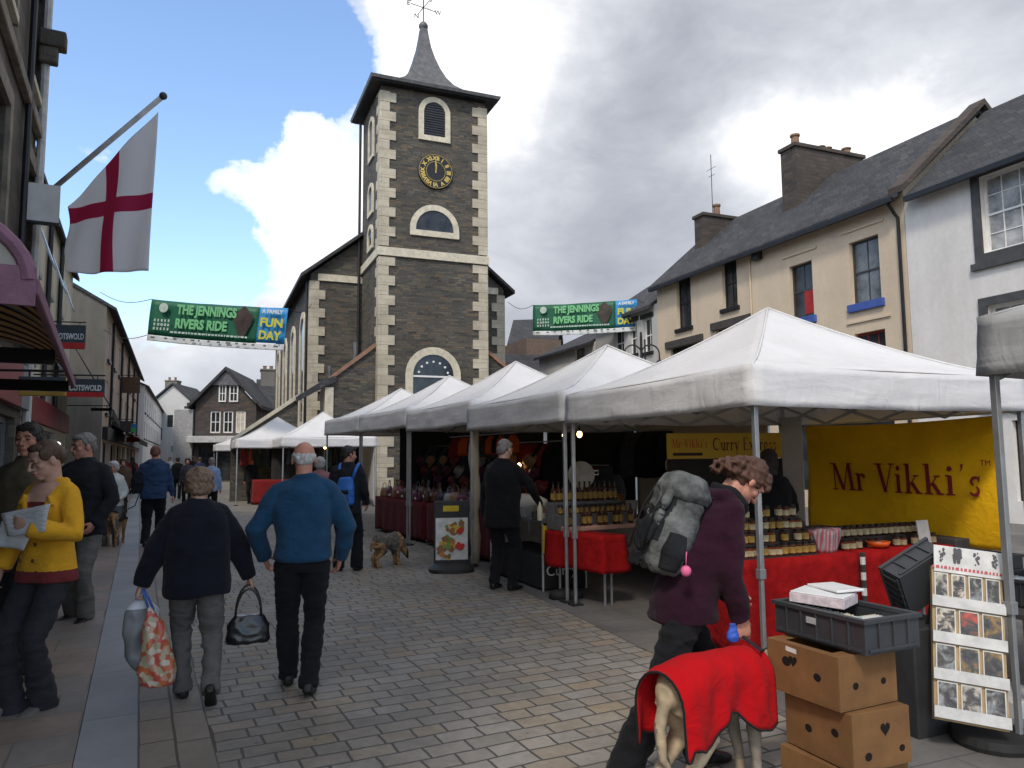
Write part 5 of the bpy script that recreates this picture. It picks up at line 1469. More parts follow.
# ---- pavement sign with food pictures
q = G(452, 572)
sg = thing('pavement_sign', 'small pavement sign with yellow header and bright food pictures', 'sign', (q.x, q.y, 0), R(8))
blk = mat('black plastic', (.03, .03, .03), .5)
MB().loft([(V((0, .1, .0)), V((1, 0, 0)), V((0, 1, 0)), .32, .28), (V((0, .1, .05)), V((1, 0, 0)), V((0, 1, 0)), .32, .28), (V((0, .1, .12)), V((1, 0, 0)), V((0, 1, 0)), .24, .16)], seg=24, e=3).build('base', blk, sg)
MB().box(-.25, .25, .06, .10, .10, .98).build('frame', blk, sg, bevel=.01)
MB().box(-.225, .225, .052, .058, .16, .74).build('poster', mat('white poster', (.62, .62, .60), .5), sg)
hdr = MB().box(-.12, .10, .050, .058, .83, .91).build('header', mat('yellow header', (.62, .45, .03), .5), sg)
text_part('lettering', 'SAUCES', .05, onface(-.01, .048, .87), mat('dark print', (.1, .06, .02), .6), hdr, ext=.001) if False else None
random.seed(9)
mb = MB()
cols_ = [mat('food brown', (.28, .13, .05), .6), mat('food red', (.55, .03, .03), .5), mat('food yellow', (.62, .42, .05), .5), mat('food orange', (.55, .18, .03), .5), mat('food green', (.18, .25, .06), .5)]
def blob(cx_, cz_, r, mi, n=9, fl=1, lay=0):
    ph = random.random() * 6
    mb.add([(cx_ + r * (1 + .25 * math.sin(3 * a + ph)) * math.cos(a), .0505 - .0004 * lay, cz_ + fl * r * (1 + .25 * math.sin(2 * a + ph)) * math.sin(a)) for a in [2 * math.pi * k / 14 for k in range(14)]], [tuple(range(14))], mi)
for i in range(46):
    a = random.random() * 6.28; r = random.random() ** .5
    cx_, cz_ = (.05 + .13 * r * math.cos(a), .62 + .09 * r * math.sin(a)) if i < 20 else (-.07 + .13 * r * math.cos(a), .33 + .15 * r * math.sin(a))
    blob(cx_, cz_, random.uniform(.02, .05), random.choice([0, 0, 2, 3, 4, 2]), lay=i)
for i, (cx_, cz_, r) in enumerate(((.12, .56, .045), (.10, .35, .05), (.14, .34, .04))): blob(cx_, cz_, r, 1, lay=50 + i)
mb.build('food_pictures', cols_, sg, fix=False)

# small clutter of the curry stall
tubm = [mat('white food tub', (.5, .5, .48), .5), steel, mat('amber sauce tub', (.30, .14, .03), .4), mat('dark pot', (.04, .04, .04), .4)]
tub_me = [MB().lathe([(.045, 0), (.06, .10), (.064, .105), (.058, .108)], seg=14).mesh('food_tub', m_) for m_ in tubm]
random.seed(31)
for i in range(16):
    o = link_mesh('food_tub', random.choice(tub_me)); o.location = S2.p(1.65 + .45 * random.random(), .55 + i * .13, .748); sc_ = random.uniform(.7, 1.6); o.scale = (sc_, sc_, sc_ * random.uniform(.8, 1.6))
    tag(o, 'small food tub on the pale table at the back of the second gazebo', 'tub', 'tubs on the back table of the second gazebo')
for i in range(7):
    o = link_mesh('food_tub', random.choice(tub_me)); o.location = S2.p(-.05 + .4 * random.random(), .70 + i * .06 + (.9 if i > 3 else 0), .842); sc_ = random.uniform(.6, 1.2); o.scale = (sc_, sc_, sc_ * random.uniform(.8, 1.5))
    tag(o, 'small food tub on the curry counter by the black coated man', 'tub', 'tubs on the curry counter')

# white price tags standing among the handbags
random.seed(17)
tagme = MB().box(-.03, .03, -.002, .002, 0, .045).mesh('price_tag', mat('white card', (.55, .55, .54), .7))
for fr_, nm_ in ((S3, 'third gazebo'), (S4, 'fourth gazebo')):
    for i in range(11):
        o = link_mesh('price_tag', tagme); o.location = fr_.p(random.choice([.42, .64, .92]), .2 + i * .25 + random.uniform(-.05, .05), .75 + random.uniform(0, .12)); o.rotation_euler = (0, 0, fr_.th + R(-70) + random.uniform(-.4, .4))
        tag(o, 'small white price tag among the handbags of the %s' % nm_, 'price tag', 'price tags among the handbags of the %s' % nm_)
hat_me = {n_: MB().lathe([(.15, 0), (.16, .008), (.095, .02), (.09, .10), (.05, .125), (.0, .13)], seg=18).mesh('hat', bagm[n_]) for n_ in ('black', 'dark red', 'tan', 'silver grey', 'plum')}
for fr_, nm_ in ((S3, 'third gazebo'), (S4, 'fourth gazebo')):
    for i in range(12):
        c_ = random.choice(list(hat_me)); o = link_mesh('hat', hat_me[c_]); o.location = fr_.p(1.32 + random.uniform(-.03, .03), .25 + i * .22, 1.10 + (i % 3) * .20); o.rotation_euler = (R(random.uniform(-20, 20)), R(-60), fr_.th)
        for p_ in hat_me[c_].polygons: p_.use_smooth = True
        tag(o, '%s hat pegged up behind the handbags of the %s' % (c_, nm_), 'hat', '%s hats pegged up in the %s' % (c_, nm_))
# ================================================================ bodies grown as one skin
def organic(name, mb, vox, mats, parent=None, smooth=3, fold=None, matfn=None, normalsmooth=True):
    me0 = mb.mesh(name, mats[0])
    bm = bmesh.new(); bm.from_mesh(me0); bmesh.ops.recalc_face_normals(bm, faces=bm.faces); bm.to_mesh(me0); bm.free()
    o = bpy.data.objects.new(name, me0); COL.objects.link(o)
    m = o.modifiers.new('r', 'REMESH'); m.mode = 'VOXEL'; m.voxel_size = vox; m.use_smooth_shade = True
    if smooth:
        s = o.modifiers.new('s', 'SMOOTH'); s.factor = .5; s.iterations = smooth
    dg = bpy.context.evaluated_depsgraph_get()
    me = bpy.data.meshes.new_from_object(o.evaluated_get(dg))
    bpy.data.objects.remove(o); bpy.data.meshes.remove(me0)
    n = len(me.vertices)
    co = np.empty(n * 3, np.float64); me.vertices.foreach_get('co', co); co = co.reshape(-1, 3)
    if fold is not None:
        no = np.empty(n * 3, np.float32); me.vertex_normals.foreach_get('vector', no); no = no.reshape(-1, 3)
        co = fold(co, no)
        me.vertices.foreach_set('co', co.reshape(-1))
    me.materials.clear()
    for mm in mats: me.materials.append(mm)
    if matfn is not None:
        nl = len(me.loops); vi = np.empty(nl, np.int32); me.loops.foreach_get('vertex_index', vi)
        ls = np.empty(len(me.polygons), np.int32); me.polygons.foreach_get('loop_start', ls)
        lt = np.empty(len(me.polygons), np.int32); me.polygons.foreach_get('loop_total', lt)
        cs = np.add.reduceat(co[vi], ls, axis=0) / lt[:, None]
        me.polygons.foreach_set('material_index', matfn(cs).astype(np.int32))
    me.polygons.foreach_set('use_smooth', [True] * len(me.polygons))
    me.update()
    return link_mesh(name, me, parent)
def wav(co, f, seed, k=5):
    rs = np.random.RandomState(seed); t = np.zeros(len(co))
    for i in range(k):
        d = rs.normal(size=3); d /= np.linalg.norm(d); d2 = rs.normal(size=3)
        t += np.sin(co @ d * f * (1 + .35 * i) + rs.rand() * 6.3 + 1.2 * np.sin(co @ d2 * f * .5 + rs.rand() * 6))
    return t / k ** .5 / 1.2
def folds(amp, f=16, st=(1, 1, 1.6), seed=0):
    def fn(co, no):
        c = co * np.array(st)
        a = 1 - np.abs(wav(c, f, seed)) * 1.6
        b = wav(co, f * .5, seed + 5)
        g = wav(c, f * 2.6, seed + 9)
        return co + no * (amp * (a * .7 + b * .7 + .22 * g))[:, None]
    return fn
def unit(v): v = V(v); return v.normalized()
def ik(a, b, l1, l2, pole):
    a, b = V(a), V(b); d = b - a; L_ = min(d.length, (l1 + l2) * .999); dn = d.normalized()
    x = (l1 * l1 - l2 * l2 + L_ * L_) / (2 * L_); h = math.sqrt(max(0, l1 * l1 - x * x))
    p = V(pole); p = (p - dn * p.dot(dn)).normalized()
    return a + dn * x + p * h, a + dn * L_
def hand(mb, w, d, n, curl=.35, thumb=None, s=1.0, grip=False):
    """palm, four fingers and a thumb; d along the hand, n the way the fingers curl"""
    d = unit(d); n = V(n); n = (n - d * n.dot(d)).normalized(); t = V(thumb); t = (t - d * t.dot(d) - n * t.dot(n)).normalized()
    P = lambda a, b, c: V(w) + (d * a + t * b + n * c) * s
    mb.loft([(P(-.03, 0, 0), t, n, .028 * s, .021 * s), (P(.0, 0, 0), t, n, .029 * s, .019 * s), (P(.03, .002, 0), t, n, .038 * s, .018 * s), (P(.065, 0, .0), t, n, .042 * s, .016 * s), (P(.09, -.002, .002), t, n, .038 * s, .012 * s)], seg=14, e=2.6)
    for off, ln, r, dc in ((.031, .068, .0086, .0), (.0105, .078, .0088, .03), (-.0105, .072, .0085, .07), (-.031, .056, .0076, .12)):
        p = P(.078, off, .002); pts = [p]; a = curl * .6 + dc
        sp_ = off * 1.1
        for k, fr in enumerate((.44, .32, .26)):
            dd = (d * math.cos(a) + n * math.sin(a) + t * sp_).normalized()
            p = p + dd * ln * fr * s; pts.append(p); a += curl + dc
        mb.tube(pts, [r * s, r * .96 * s, r * .9 * s, r * .72 * s], 8)
        mb.ell(pts[-1], r * .74 * s, seg=8, rings=6)
    pts = [P(.012, .026, .004)]; a = .75 - curl * .2
    for k, ln in enumerate((.036, .032, .026)):
        dd = (d * math.cos(a) + t * math.sin(a) + n * (.25 + .35 * curl * (k + 1))).normalized()
        pts.append(pts[-1] + dd * ln * s); a -= .18 + curl * .22
    mb.tube(pts, [.014 * s, .0115 * s, .0105 * s, .008 * s], 8); mb.ell(pts[-1], .0085 * s, seg=8, rings=6)
skin_m = mat('light skin', (.50, .29, .21), .55, .08, 12, .12, 180, spec=.35)
skin_r = mat('ruddy skin', (.48, .22, .15), .55, .12, 14, .15, 180, spec=.35)
lip_m = mat('lips', (.36, .12, .10), .45, .1, 20, 0)
eye_m = mat('dark brown eye', (.05, .03, .025), .4, .1, 20, 0)  # dark brown colour of the eyes
brow_m = mat('eyebrow hair', (.10, .06, .04), .8, .1, 20, 0)
def hairm(name, col):
    if name in _mc: return _mc[name]
    m, t, N, L, P = nt(name)
    co = mapping(N, L, coords(N), (1, 1, .35))
    n = noise_node(N, L, co, 60, 5, .7, .6)
    r = ramp(N, [(.3, tuple(c * .45 for c in col)), (.7, tuple(min(1, c * 1.35) for c in col))]); L.new(n.outputs[0], r.inputs[0])
    L.new(r.outputs[0], P.inputs['Base Color']); P.inputs['Roughness'].default_value = .55
    n2 = noise_node(N, L, co, 110, 4, .7, .8); bumpn(N, L, P, n2.outputs[0], .9, .008)
    _mc[name] = m; return m

def human(label, loc, rz, H=1.75, foot=((-.1, .0, .08), (.1, .0, .08)), toe=(0, 0), wrist=((-.26, .02, .84), (.26, .02, .84)), pole=((-.5, -1, 0), (.5, -1, 0)),
          lean=0.0, side=0.0, twist=0.0, head=(0, 0), hipz=.92, sw=.18, g=1.0, coat=None, legs=None, shoe=None, hair=None, skin=None, vox=.012,
          curl=(.45, .45), hand_n=None, hand_d=(None, None), thumb=None, extra=None, toes=None, cat='person', group=None):
    skin = skin or skin_m
    k = H / 1.75
    root = thing('person', label, cat, loc, rz, group)
    hc = V((side, 0, hipz))
    Rl = Matrix.Rotation(-lean, 3, 'X')
    def T_(p, tw=True):
        p = V(p); q = p - V((0, 0, .92))
        if p.z < .92: return hc + q
        f = min(1, (p.z - .92) / .3)
        if tw: q = Matrix.Rotation(twist * f, 3, 'Z') @ q
        return hc + Rl @ q
    X_, Y_ = V((1, 0, 0)), V((0, 1, 0))
    YL = Rl @ Y_; ZL = Rl @ V((0, 0, 1))
    tx = Matrix.Rotation(twist, 3, 'Z') @ X_; XL = Rl @ tx; YT = Rl @ (Matrix.Rotation(twist, 3, 'Z') @ Y_)
    # joints
    hip = [T_((-.09, 0, .90)), T_((.09, 0, .90))]
    knee, ank, elb, wr, sh = [], [], [], [], []
    for i in (0, 1):
        kn, an = ik(hip[i], foot[i], .425, .42, ((-1, 1)[i] * .12, 1, .05)); knee.append(kn); ank.append(an)
        s_ = T_(((-1, 1)[i] * (sw - .012), -.005, 1.395)); sh.append(s_)
        e, w_ = ik(s_, wrist[i], .29, .255, pole[i]); elb.append(e); wr.append(w_)
    neck0 = T_((0, -.015, 1.46)); neck1 = T_((0, .0, 1.535))
    MH = Matrix.Translation(neck1) @ (Rl @ Matrix.Rotation(twist, 3, 'Z')).to_4x4() @ Matrix.Rotation(head[0], 4, 'Z') @ Matrix.Rotation(-head[1], 4, 'X') @ Matrix.Translation((0, .018, .098))
    # ---------- body
    mb = MB()
    def HE_(c, rx, ry, rz_, rot=None): mb.ell(c, rx, ry, rz_, 18, 12, M=MH, Rm=rot)
    HE_((0, -.014, .032), .077, .097, .090)
    HE_((0, .018, -.045), .060, .068, .074)
    HE_((0, .058, -.098), .027, .024, .022)
    for s_ in (-1, 1):
        HE_((s_ * .040, .052, -.022), .024, .026, .024)
        HE_((s_ * .028, .078, .026), .026, .014, .009)
        HE_((s_ * .080, -.008, -.010), .009, .021, .034, Matrix.Rotation(s_ * .35, 3, 'Z'))
        HE_((s_ * .011, .098, -.036), .009, .011, .008)
        HE_((s_ * .031, .074, .003), .014, .012, .010)
    mb.tube([(0, .088, .014), (0, .102, -.012), (0, .113, -.033)], [.008, .0095, .012], 8, M=MH)
    HE_((0, .113, -.034), .012, .011, .010)
    HE_((0, .088, -.061), .023, .012, .0065); HE_((0, .086, -.073), .020, .012, .007)
    mb.tube([neck0 - ZL * .05, neck0, neck1, MH @ V((0, -.03, -.02))], [.075, .058 * g ** .5, .056 * g ** .5, .06], 16)
    rg = [(.86, .13, .09), (.98, .145, .10), (1.10, .13, .095), (1.28, .14, .09), (1.38, .11, .07), (1.46, .05, .05)]
    mb.loft([(T_((0, 0, z)), XL, YT, a * g, b * g) for z, a, b in rg], seg=20)
    for i in (0, 1):
        mb.tube([sh[i], elb[i], wr[i]], [.036, .032, .024], 12); mb.ell(sh[i], .038)
        mb.tube([hip[i], knee[i], ank[i]], [.075, .048, .035], 12)
        sx = (-1, 1)[i]
        d = hand_d[i] if hand_d[i] is not None else (wr[i] - elb[i])
        n_ = hand_n[i] if hand_n else (-sx, .1, 0)
        th_ = thumb[i] if thumb else (0, 1, .1)
        hand(mb, wr[i], d, n_, curl[i], th_)
        fd = toes[i] if toes else V(((-1, 1)[i] * .12, 1, 0))
        fd = unit(fd)
        mb.ell(ank[i] + fd * .05 + V((0, 0, -.04)), .035, .035, .03)
    MI = np.array(MH.inverted())
    def bf(co, no):
        h = np.c_[co, np.ones(len(co))] @ MI.T
        for s_ in (-1, 1):
            d2 = ((h[:, 0] - s_ * .031) / .017) ** 2 + ((h[:, 2] - .004) / .011) ** 2 + ((h[:, 1] - .08) / .03) ** 2
            co = co - no * (.005 * np.exp(-d2))[:, None]
        return co
    def bmf(c):
        h = np.c_[c, np.ones(len(c))] @ MI.T
        x, y, z = np.abs(h[:, 0]), h[:, 1], h[:, 2]
        m = np.zeros(len(c), int)
        f = (y > .05) & (y < .13) & (x < .08)
        m[f & (((x - .031) / .014) ** 2 + ((z - .003) / .0055) ** 2 < 1)] = 2
        m[f & (x > .014) & (x < .046) & (np.abs(z - .027 + (x - .03) ** 2 * 6) < .0045)] = 3
        m[f & (((x) / .024) ** 2 + ((z + .067) / .0085) ** 2 < 1) & (y > .07)] = 1
        return m
    def sc(o):
        if k != 1: o.data.transform(Matrix.Scale(k, 4))
        return o
    body = sc(organic('body', mb, vox * .62 if vox < .012 else vox * .8, [skin, lip_m, eye_m, brow_m], root, smooth=2, fold=bf, matfn=bmf))
    # ---------- trousers
    if legs:
        mb = MB(); lr = legs.get('r', (.098, .072, .066)); 
        mb.loft([(T_((0, -.005, .84)), X_, Y_, .12 * g, .105 * g), (T_((0, -.008, .91)), X_, Y_, .168 * g, .125 * g), (T_((0, 0, .96)), X_, YL, .145 * g, .105 * g), (T_((0, 0, 1.0)), XL, YL, .12 * g, .085 * g)], seg=22)
        for i in (0, 1):
            fl = legs.get('hem', lr[2])
            kd = (ank[i] - knee[i]).normalized(); hemp = ank[i] + kd * legs.get('drop', .035)
            mid = knee[i].lerp(hemp, .5)
            mb.tube([hip[i] + V((0, -.005, -.0)), hip[i].lerp(knee[i], .5) + V((0, -.008, 0)), knee[i], mid + V((0, -.008, 0)), hemp], [lr[0] * g ** .6, (lr[0] * .55 + lr[1] * .45) * g ** .5, lr[1], (lr[1] + fl) * .5, fl], 18)
        sc(organic('trousers', mb, vox, [legs['m']], root, smooth=3, fold=folds(legs.get('amp', .009), 15, (1, 1, 1.9), seed=len(label))))
    # ---------- shoes
    if shoe:
        for i in (0, 1):
            fd = unit(toes[i]) if toes else unit(((-1, 1)[i] * .12, 1, 0))
            tp = toe[i]
            Rt = Matrix.Rotation(-tp, 3, X_)      # heel lifted when positive
            sd2 = fd.cross(V((0, 0, 1))).normalized(); up = V((0, 0, 1))
            rt = Matrix.Rotation(-tp, 3, sd2)
            f2, u2 = rt @ fd, rt @ up
            a = ank[i]
            P = lambda y, z: a + f2 * y + u2 * z
            mb = MB()
            mb.loft([(P(-.075, -.045), sd2, u2, .026, .026), (P(-.06, -.04), sd2, u2, .036, .038), (P(-.01, -.038), sd2, u2, .038, .042), (P(.06, -.046), sd2, u2, .043, .034), (P(.12, -.054), sd2, u2, .045, .026), (P(.17, -.06), sd2, u2, .034, .019), (P(.19, -.062), sd2, u2, .018, .012)], seg=14, e=2.8)
            mb.tube([P(-.02, -.03), P(-.015, .03)], [.042, .04], 12)
            sc(organic('shoe', mb, .008 if vox < .012 else vox, [shoe], root, smooth=2))
    # ---------- coat
    if coat:
        mb = MB(); c = coat; q = g * c.get('w', 1.0); hem = c.get('hem', .82)
        rings = []
        prof = c.get('prof') or [(hem, .185, .140), ((hem + 1.05) / 2, .18, .138), (1.05, .172, .132), (1.20, .185, .140), (1.32, .190, .138), (1.40, .172, .118), (1.45, .125, .092), (1.485, .085, .078)]
        for z, a, b in prof:
            kx = XL if z > 1.0 else X_; ky = YT if z > .95 else Y_
            rings.append((T_((0, c.get('back', -.004), z)), kx, ky, a * q, b * q))
        if c.get('collar', 1): rings.append((T_((0, -.012, 1.485 + .04)), XL, YT, .076, .072))
        mb.loft(rings, seg=28, e=2.35)
        sl = c.get('sl', (.070, .056, .046))
        for i in (0, 1):
            wd = (wr[i] - elb[i]).normalized()
            end = wr[i] - wd * c.get('short', -.008)
            tpz = T_(((-1, 1)[i] * .045, -.012, 1.462)); r0 = min(sl[0], .068)
            mb.tube([T_((0, -.01, 1.44)), tpz, tpz.lerp(sh[i], .6) + ZL * .008, sh[i] + ZL * .002], [.05, .052, .058, r0 * .97], 16)
            mb.tube([sh[i].lerp(T_((0, 0, 1.36)), .35), sh[i], sh[i].lerp(elb[i], .25), sh[i].lerp(elb[i], .6), elb[i], elb[i].lerp(end, .5), end], [r0 * .9, r0 * .99, (sl[0] + r0) / 2, (sl[0] + sl[1]) / 2, sl[1], (sl[1] + sl[2]) / 2 + .002, sl[2]], 18)
        if c.get('add'): c['add'](mb, T_, XL, YT, sh, elb, wr, MH)
        mf = None
        if c.get('matfn'):
            mf = lambda cs: c['matfn'](cs)
        o = organic(c.get('name', 'jacket'), mb, vox, [c['m']] + c.get('mats', []), root, smooth=c.get('smooth', 7), fold=folds(c.get('amp', .010), c.get('f', 12), (1, 1, 1.3), seed=len(label) + 3), matfn=mf)
        sc(o)
    # ---------- hair
    if hair:
        mb = MB(); kd = hair['k']
        E = lambda c, rx, ry, rz_: mb.ell(c, rx, ry, rz_, 18, 12, M=MH)
        if kd == 'short':
            E((0, -.024, .046), .084, .097, .086); E((0, -.075, -.01), .070, .045, .07); E((0, .045, .085), .062, .042, .032)
            for s_ in (-1, 1): E((s_ * .070, -.012, .012), .015, .035, .045)
        elif kd == 'ring':
            E((0, -.070, -.005), .070, .042, .060)
            for s_ in (-1, 1): E((s_ * .066, -.030, .008), .018, .045, .035)
        elif kd == 'fluffy':
            E((0, -.030, .040), .105, .112, .100); E((0, -.065, -.03), .092, .065, .075); E((0, .04, .085), .07, .05, .04)
            for s_ in (-1, 1): E((s_ * .078, -.015, -.01), .032, .055, .06)
        elif kd == 'back':
            E((0, -.026, .040), .083, .097, .086); E((0, -.085, -.005), .062, .05, .06); E((0, -.125, .0), .035, .032, .036); E((0, .035, .092), .058, .042, .026)
            for s_ in (-1, 1): E((s_ * .066, .01, .045), .020, .05, .045)
        elif kd == 'curly':
            E((0, -.022, .045), .088, .10, .088); E((0, .050, .080), .066, .045, .044); E((.01, .088, .052), .052, .020, .026); E((0, -.05, -.01), .08, .06, .075)
            for s_ in (-1, 1): E((s_ * .073, -.005, .02), .017, .042, .045)
            rn = random.Random(4)
            for i in range(90):
                a, b = rn.uniform(-1, 1), rn.random()
                E((a * (.06 + .025 * b), -.085 - .075 * b + rn.uniform(-.02, .02), .03 - .10 * b + rn.uniform(-.05, .05)), .015 + .006 * b, .015, .017)
        elif kd == 'long':
            E((0, -.022, .045), .088, .10, .088); E((0, -.07, -.05), .085, .06, .11); E((0, -.06, -.13), .075, .05, .08)
        hv = .0075 if vox < .012 else .012
        def hf(co, no):
            return co + no * (hair.get('amp', .004) * (wav(co, 90, 3) + .8 * wav(co, 40, 4)))[:, None]
        sc(organic('hair', mb, hv, [hair['m']], root, smooth=1, fold=hf))
    root['k'] = k
    return dict(root=root, T=T_, MH=MH, wr=wr, elb=elb, sh=sh, ank=ank, knee=knee, k=k, XL=XL, YL=YT, ZL=ZL, M=Matrix.Translation(loc) @ Matrix.Rotation(rz, 4, 'Z') @ Matrix.Scale(k, 4))
def freeze(o, h, part=False):
    """put an object built in a figure's own frame into the world as a thing of its own"""
    o.data.transform(h['M']) if o.type == 'MESH' else None
    return o

denim = cloth('dark grey denim', (.030, .030, .034)); blacktr = cloth('black trousers cloth', (.012, .012, .014))
greytr = cloth('grey trousers cloth', (.115, .108, .10)); navycl = cloth('dark navy wool', (.010, .011, .017), fuzz=.5)
blk_leather = mat('black shoe leather', (.014, .013, .013), .4, .2, 20, .2, 80)
grey_shoe = mat('grey shoe suede', (.12, .115, .10), .8)
yellow_wool = cloth('mustard yellow wool', (.66, .33, .022), .1, fuzz=.4)
jumper_red = cloth('dark red jumper', (.16, .03, .03))
FW = TS                                    # walking away along the street

# ---- 1. woman in the yellow coat
def vneck(cs):
    m = np.zeros(len(cs), int); x, y, z = cs[:, 0], cs[:, 1], cs[:, 2]
    w_ = .02 + .075 * np.clip((z - 1.14) / .30, 0, 1.2)
    f = (y > .03) & (np.abs(x) < w_) & (z > 1.14)
    m[f] = 1; m[f & (z > 1.33)] = 2
    m[(z < .90)] = 3
    return m
def ycollar(mb, T_, XL, YL, sh, elb, wr, MH):
    for s in (-1, 1):
        mb.tube([T_((s * .025, -.085, 1.49)), T_((s * .085, -.045, 1.485)), T_((s * .105, .045, 1.42)), T_((s * .085, .115, 1.33)), T_((s * .045, .145, 1.22))], [.018, .022, .024, .024, .010], 10, flat=1)
        mb.tube([T_((s * .09, .11, 1.40)), T_((s * .135, .115, 1.33))], [.018, .016], 8)
    for s, w_, e in ((-1, wr[0], elb[0]), (1, wr[1], elb[1])):
        d = (w_ - e).normalized(); mb.tube([w_ - d * .10, w_ - d * .0], [.060, .062], 16)
pr = [(.84, .205, .155), (.88, .20, .15), (.94, .185, .14), (1.05, .155, .12), (1.20, .165, .125), (1.32, .172, .125), (1.40, .16, .108), (1.45, .115, .085), (1.475, .075, .07)]
y_ = human('woman in a mustard yellow coat walking forward, looking down at papers', tuple(G(40, 712)), R(166), 1.75,
    foot=((-.04, .03, .085), (.10, .14, .09)), toe=(0, -.2), lean=.0, head=(R(-16), R(20)), sw=.155, g=.98, hipz=.90,
    wrist=((-.09, .235, 1.19), (.27, .10, .90)), pole=((-.9, -.5, -.6), (.7, -.8, .0)),
    hand_d=(V((.9, .25, .28)), None), hand_n=((.1, -1, .1), (-1, .0, .0)), thumb=((0, .1, 1), (0, 1, 0)), curl=(.45, .55),
    coat=dict(m=yellow_wool, mats=[jumper_red, skin_m, jumper_red], prof=pr, matfn=vneck, add=ycollar, collar=0, sl=(.066, .058, .060), short=.05, amp=.007, hem=.84, name='coat'),
    legs=dict(m=denim, r=(.092, .062, .05), hem=.085, drop=.07), shoe=grey_shoe, hair=dict(k='back', m=hairm('light brown hair', (.085, .045, .024)), amp=.001), vox=.0095)
for z in (.97, 1.07):
    for q_ in (-.05, .055): MB().ell((q_, .150 + (1.07 - z) * .12, z), .013, .006, .013, 10, 6).build('button', mat('brown button', (.10, .05, .02), .4), y_['root'], smooth=True)
# the papers she carries: a folded newspaper over a sheet
def paper(verts, name, label, cat, M, m, th=.006):
    mb = MB(); n = 10; a, b, c, d = [V(v) for v in verts]; vs = []
    for j in range(n + 1):
        for i in range(n + 1):
            u, v = i / n, j / n
            p = a.lerp(b, u).lerp(d.lerp(c, u), v)
            nn_ = (b - a).cross(d - a).normalized()
            vs.append(p + nn_ * (.012 * math.sin(u * 5) * math.sin(v * 3 + 1) + .018 * (u - .5) ** 2))
    mb.add(vs, [(j * (n + 1) + i, j * (n + 1) + i + 1, (j + 1) * (n + 1) + i + 1, (j + 1) * (n + 1) + i) for j in range(n) for i in range(n)])
    o = mb.build(name, m, None, smooth=True, solid=th); o.matrix_world = M
    return tag(o, label, cat)
def print_m(name):
    m, t, N, L, P = nt(name)
    co = mapping(N, L, coords(N), (14, 14, 90))
    n = noise_node(N, L, co, 1.5, 5, .8)
    r = ramp(N, [(.44, (.50, .50, .50)), (.56, (.70, .69, .67))]); L.new(n.outputs[0], r.inputs[0]); L.new(r.outputs[0], P.inputs['Base Color']); P.inputs['Roughness'].default_value = .8
    return m
pm = print_m('printed paper')
MW = y_['M']
paper([(.10, .27, 1.27), (-.27, .26, 1.335), (-.21, .25, 1.16), (.06, .25, 1.13)], 'newspaper', 'folded grey and white newspaper held against the yellow coat', 'newspaper', MW, pm)
paper([(-.12, .215, 1.20), (.13, .235, 1.22), (.22, .235, 1.07), (-.02, .20, 1.04)], 'leaflet', 'white leaflet under the newspaper, held below her hand', 'leaflet', MW, mat('white leaflet paper', (.66, .66, .65), .7))

# ---- 2. man behind her at the frame's edge
human('dark haired man in an olive jacket at the left edge', (-3.72, 5.75, .0), R(168), 1.88, foot=((-.10, .1, .08), (.10, -.2, .1)), head=(R(22), R(0)), sw=.19,
    wrist=((-.27, .06, .82), (.27, .0, .84)), coat=dict(m=cloth('olive brown jacket cloth', (.11, .088, .055)), hem=.78, w=1.05), legs=dict(m=denim), shoe=blk_leather,
    hair=dict(k='short', m=hairm('black hair', (.018, .014, .012))), skin=skin_r, vox=.011)
# ---- 3. man in dark jacket and grey trousers
human('grey haired man in a dark jacket and grey trousers, hands in pockets', tuple(G(78, 622)), R(176), 1.86, foot=((-.11, .06, .08), (.10, -.06, .08)), head=(R(-30), R(6)), sw=.195, g=1.1, side=0,
    wrist=((-.20, .13, .92), (.20, .13, .92)), pole=((-.9, -.6, 0), (.9, -.6, 0)), coat=dict(m=cloth('dark charcoal jacket cloth', (.020, .020, .023)), hem=.80, w=1.02, amp=.009), legs=dict(m=cloth('mid grey trousers cloth', (.135, .125, .11)), r=(.10, .078, .07)), shoe=blk_leather,
    hair=dict(k='short', m=hairm('grey hair', (.20, .18, .16))), skin=skin_r, vox=.011)
# ---- 4. older woman with bags, from behind
o_ = human('older woman from behind in a dark coat, a bag in each hand', tuple(G(193, 700)), R(24), 1.55, foot=((-.07, .10, .085), (.11, -.24, .14)), toe=(0, .75), lean=.10, head=(R(6), R(6)), sw=.18, g=1.2, hipz=.90,
    wrist=((-.41, .03, .80), (.40, .06, .84)), pole=((-1, -.5, 0), (1, -.5, 0)),
    coat=dict(m=navycl, hem=.80, prof=[(.80, .20, .165), (.90, .20, .165), (1.05, .19, .155), (1.20, .19, .155), (1.32, .185, .145), (1.40, .168, .125), (1.46, .12, .10), (1.50, .085, .082)], w=1.0, amp=.010, f=9, sl=(.088, .076, .058), name='coat'), legs=dict(m=greytr, r=(.096, .075, .062), hem=.062, amp=.009), shoe=blk_leather,
    hair=dict(k='fluffy', m=hairm('reddish grey hair', (.20, .125, .075)), amp=.006), vox=.0105, curl=(1.15, 1.15))
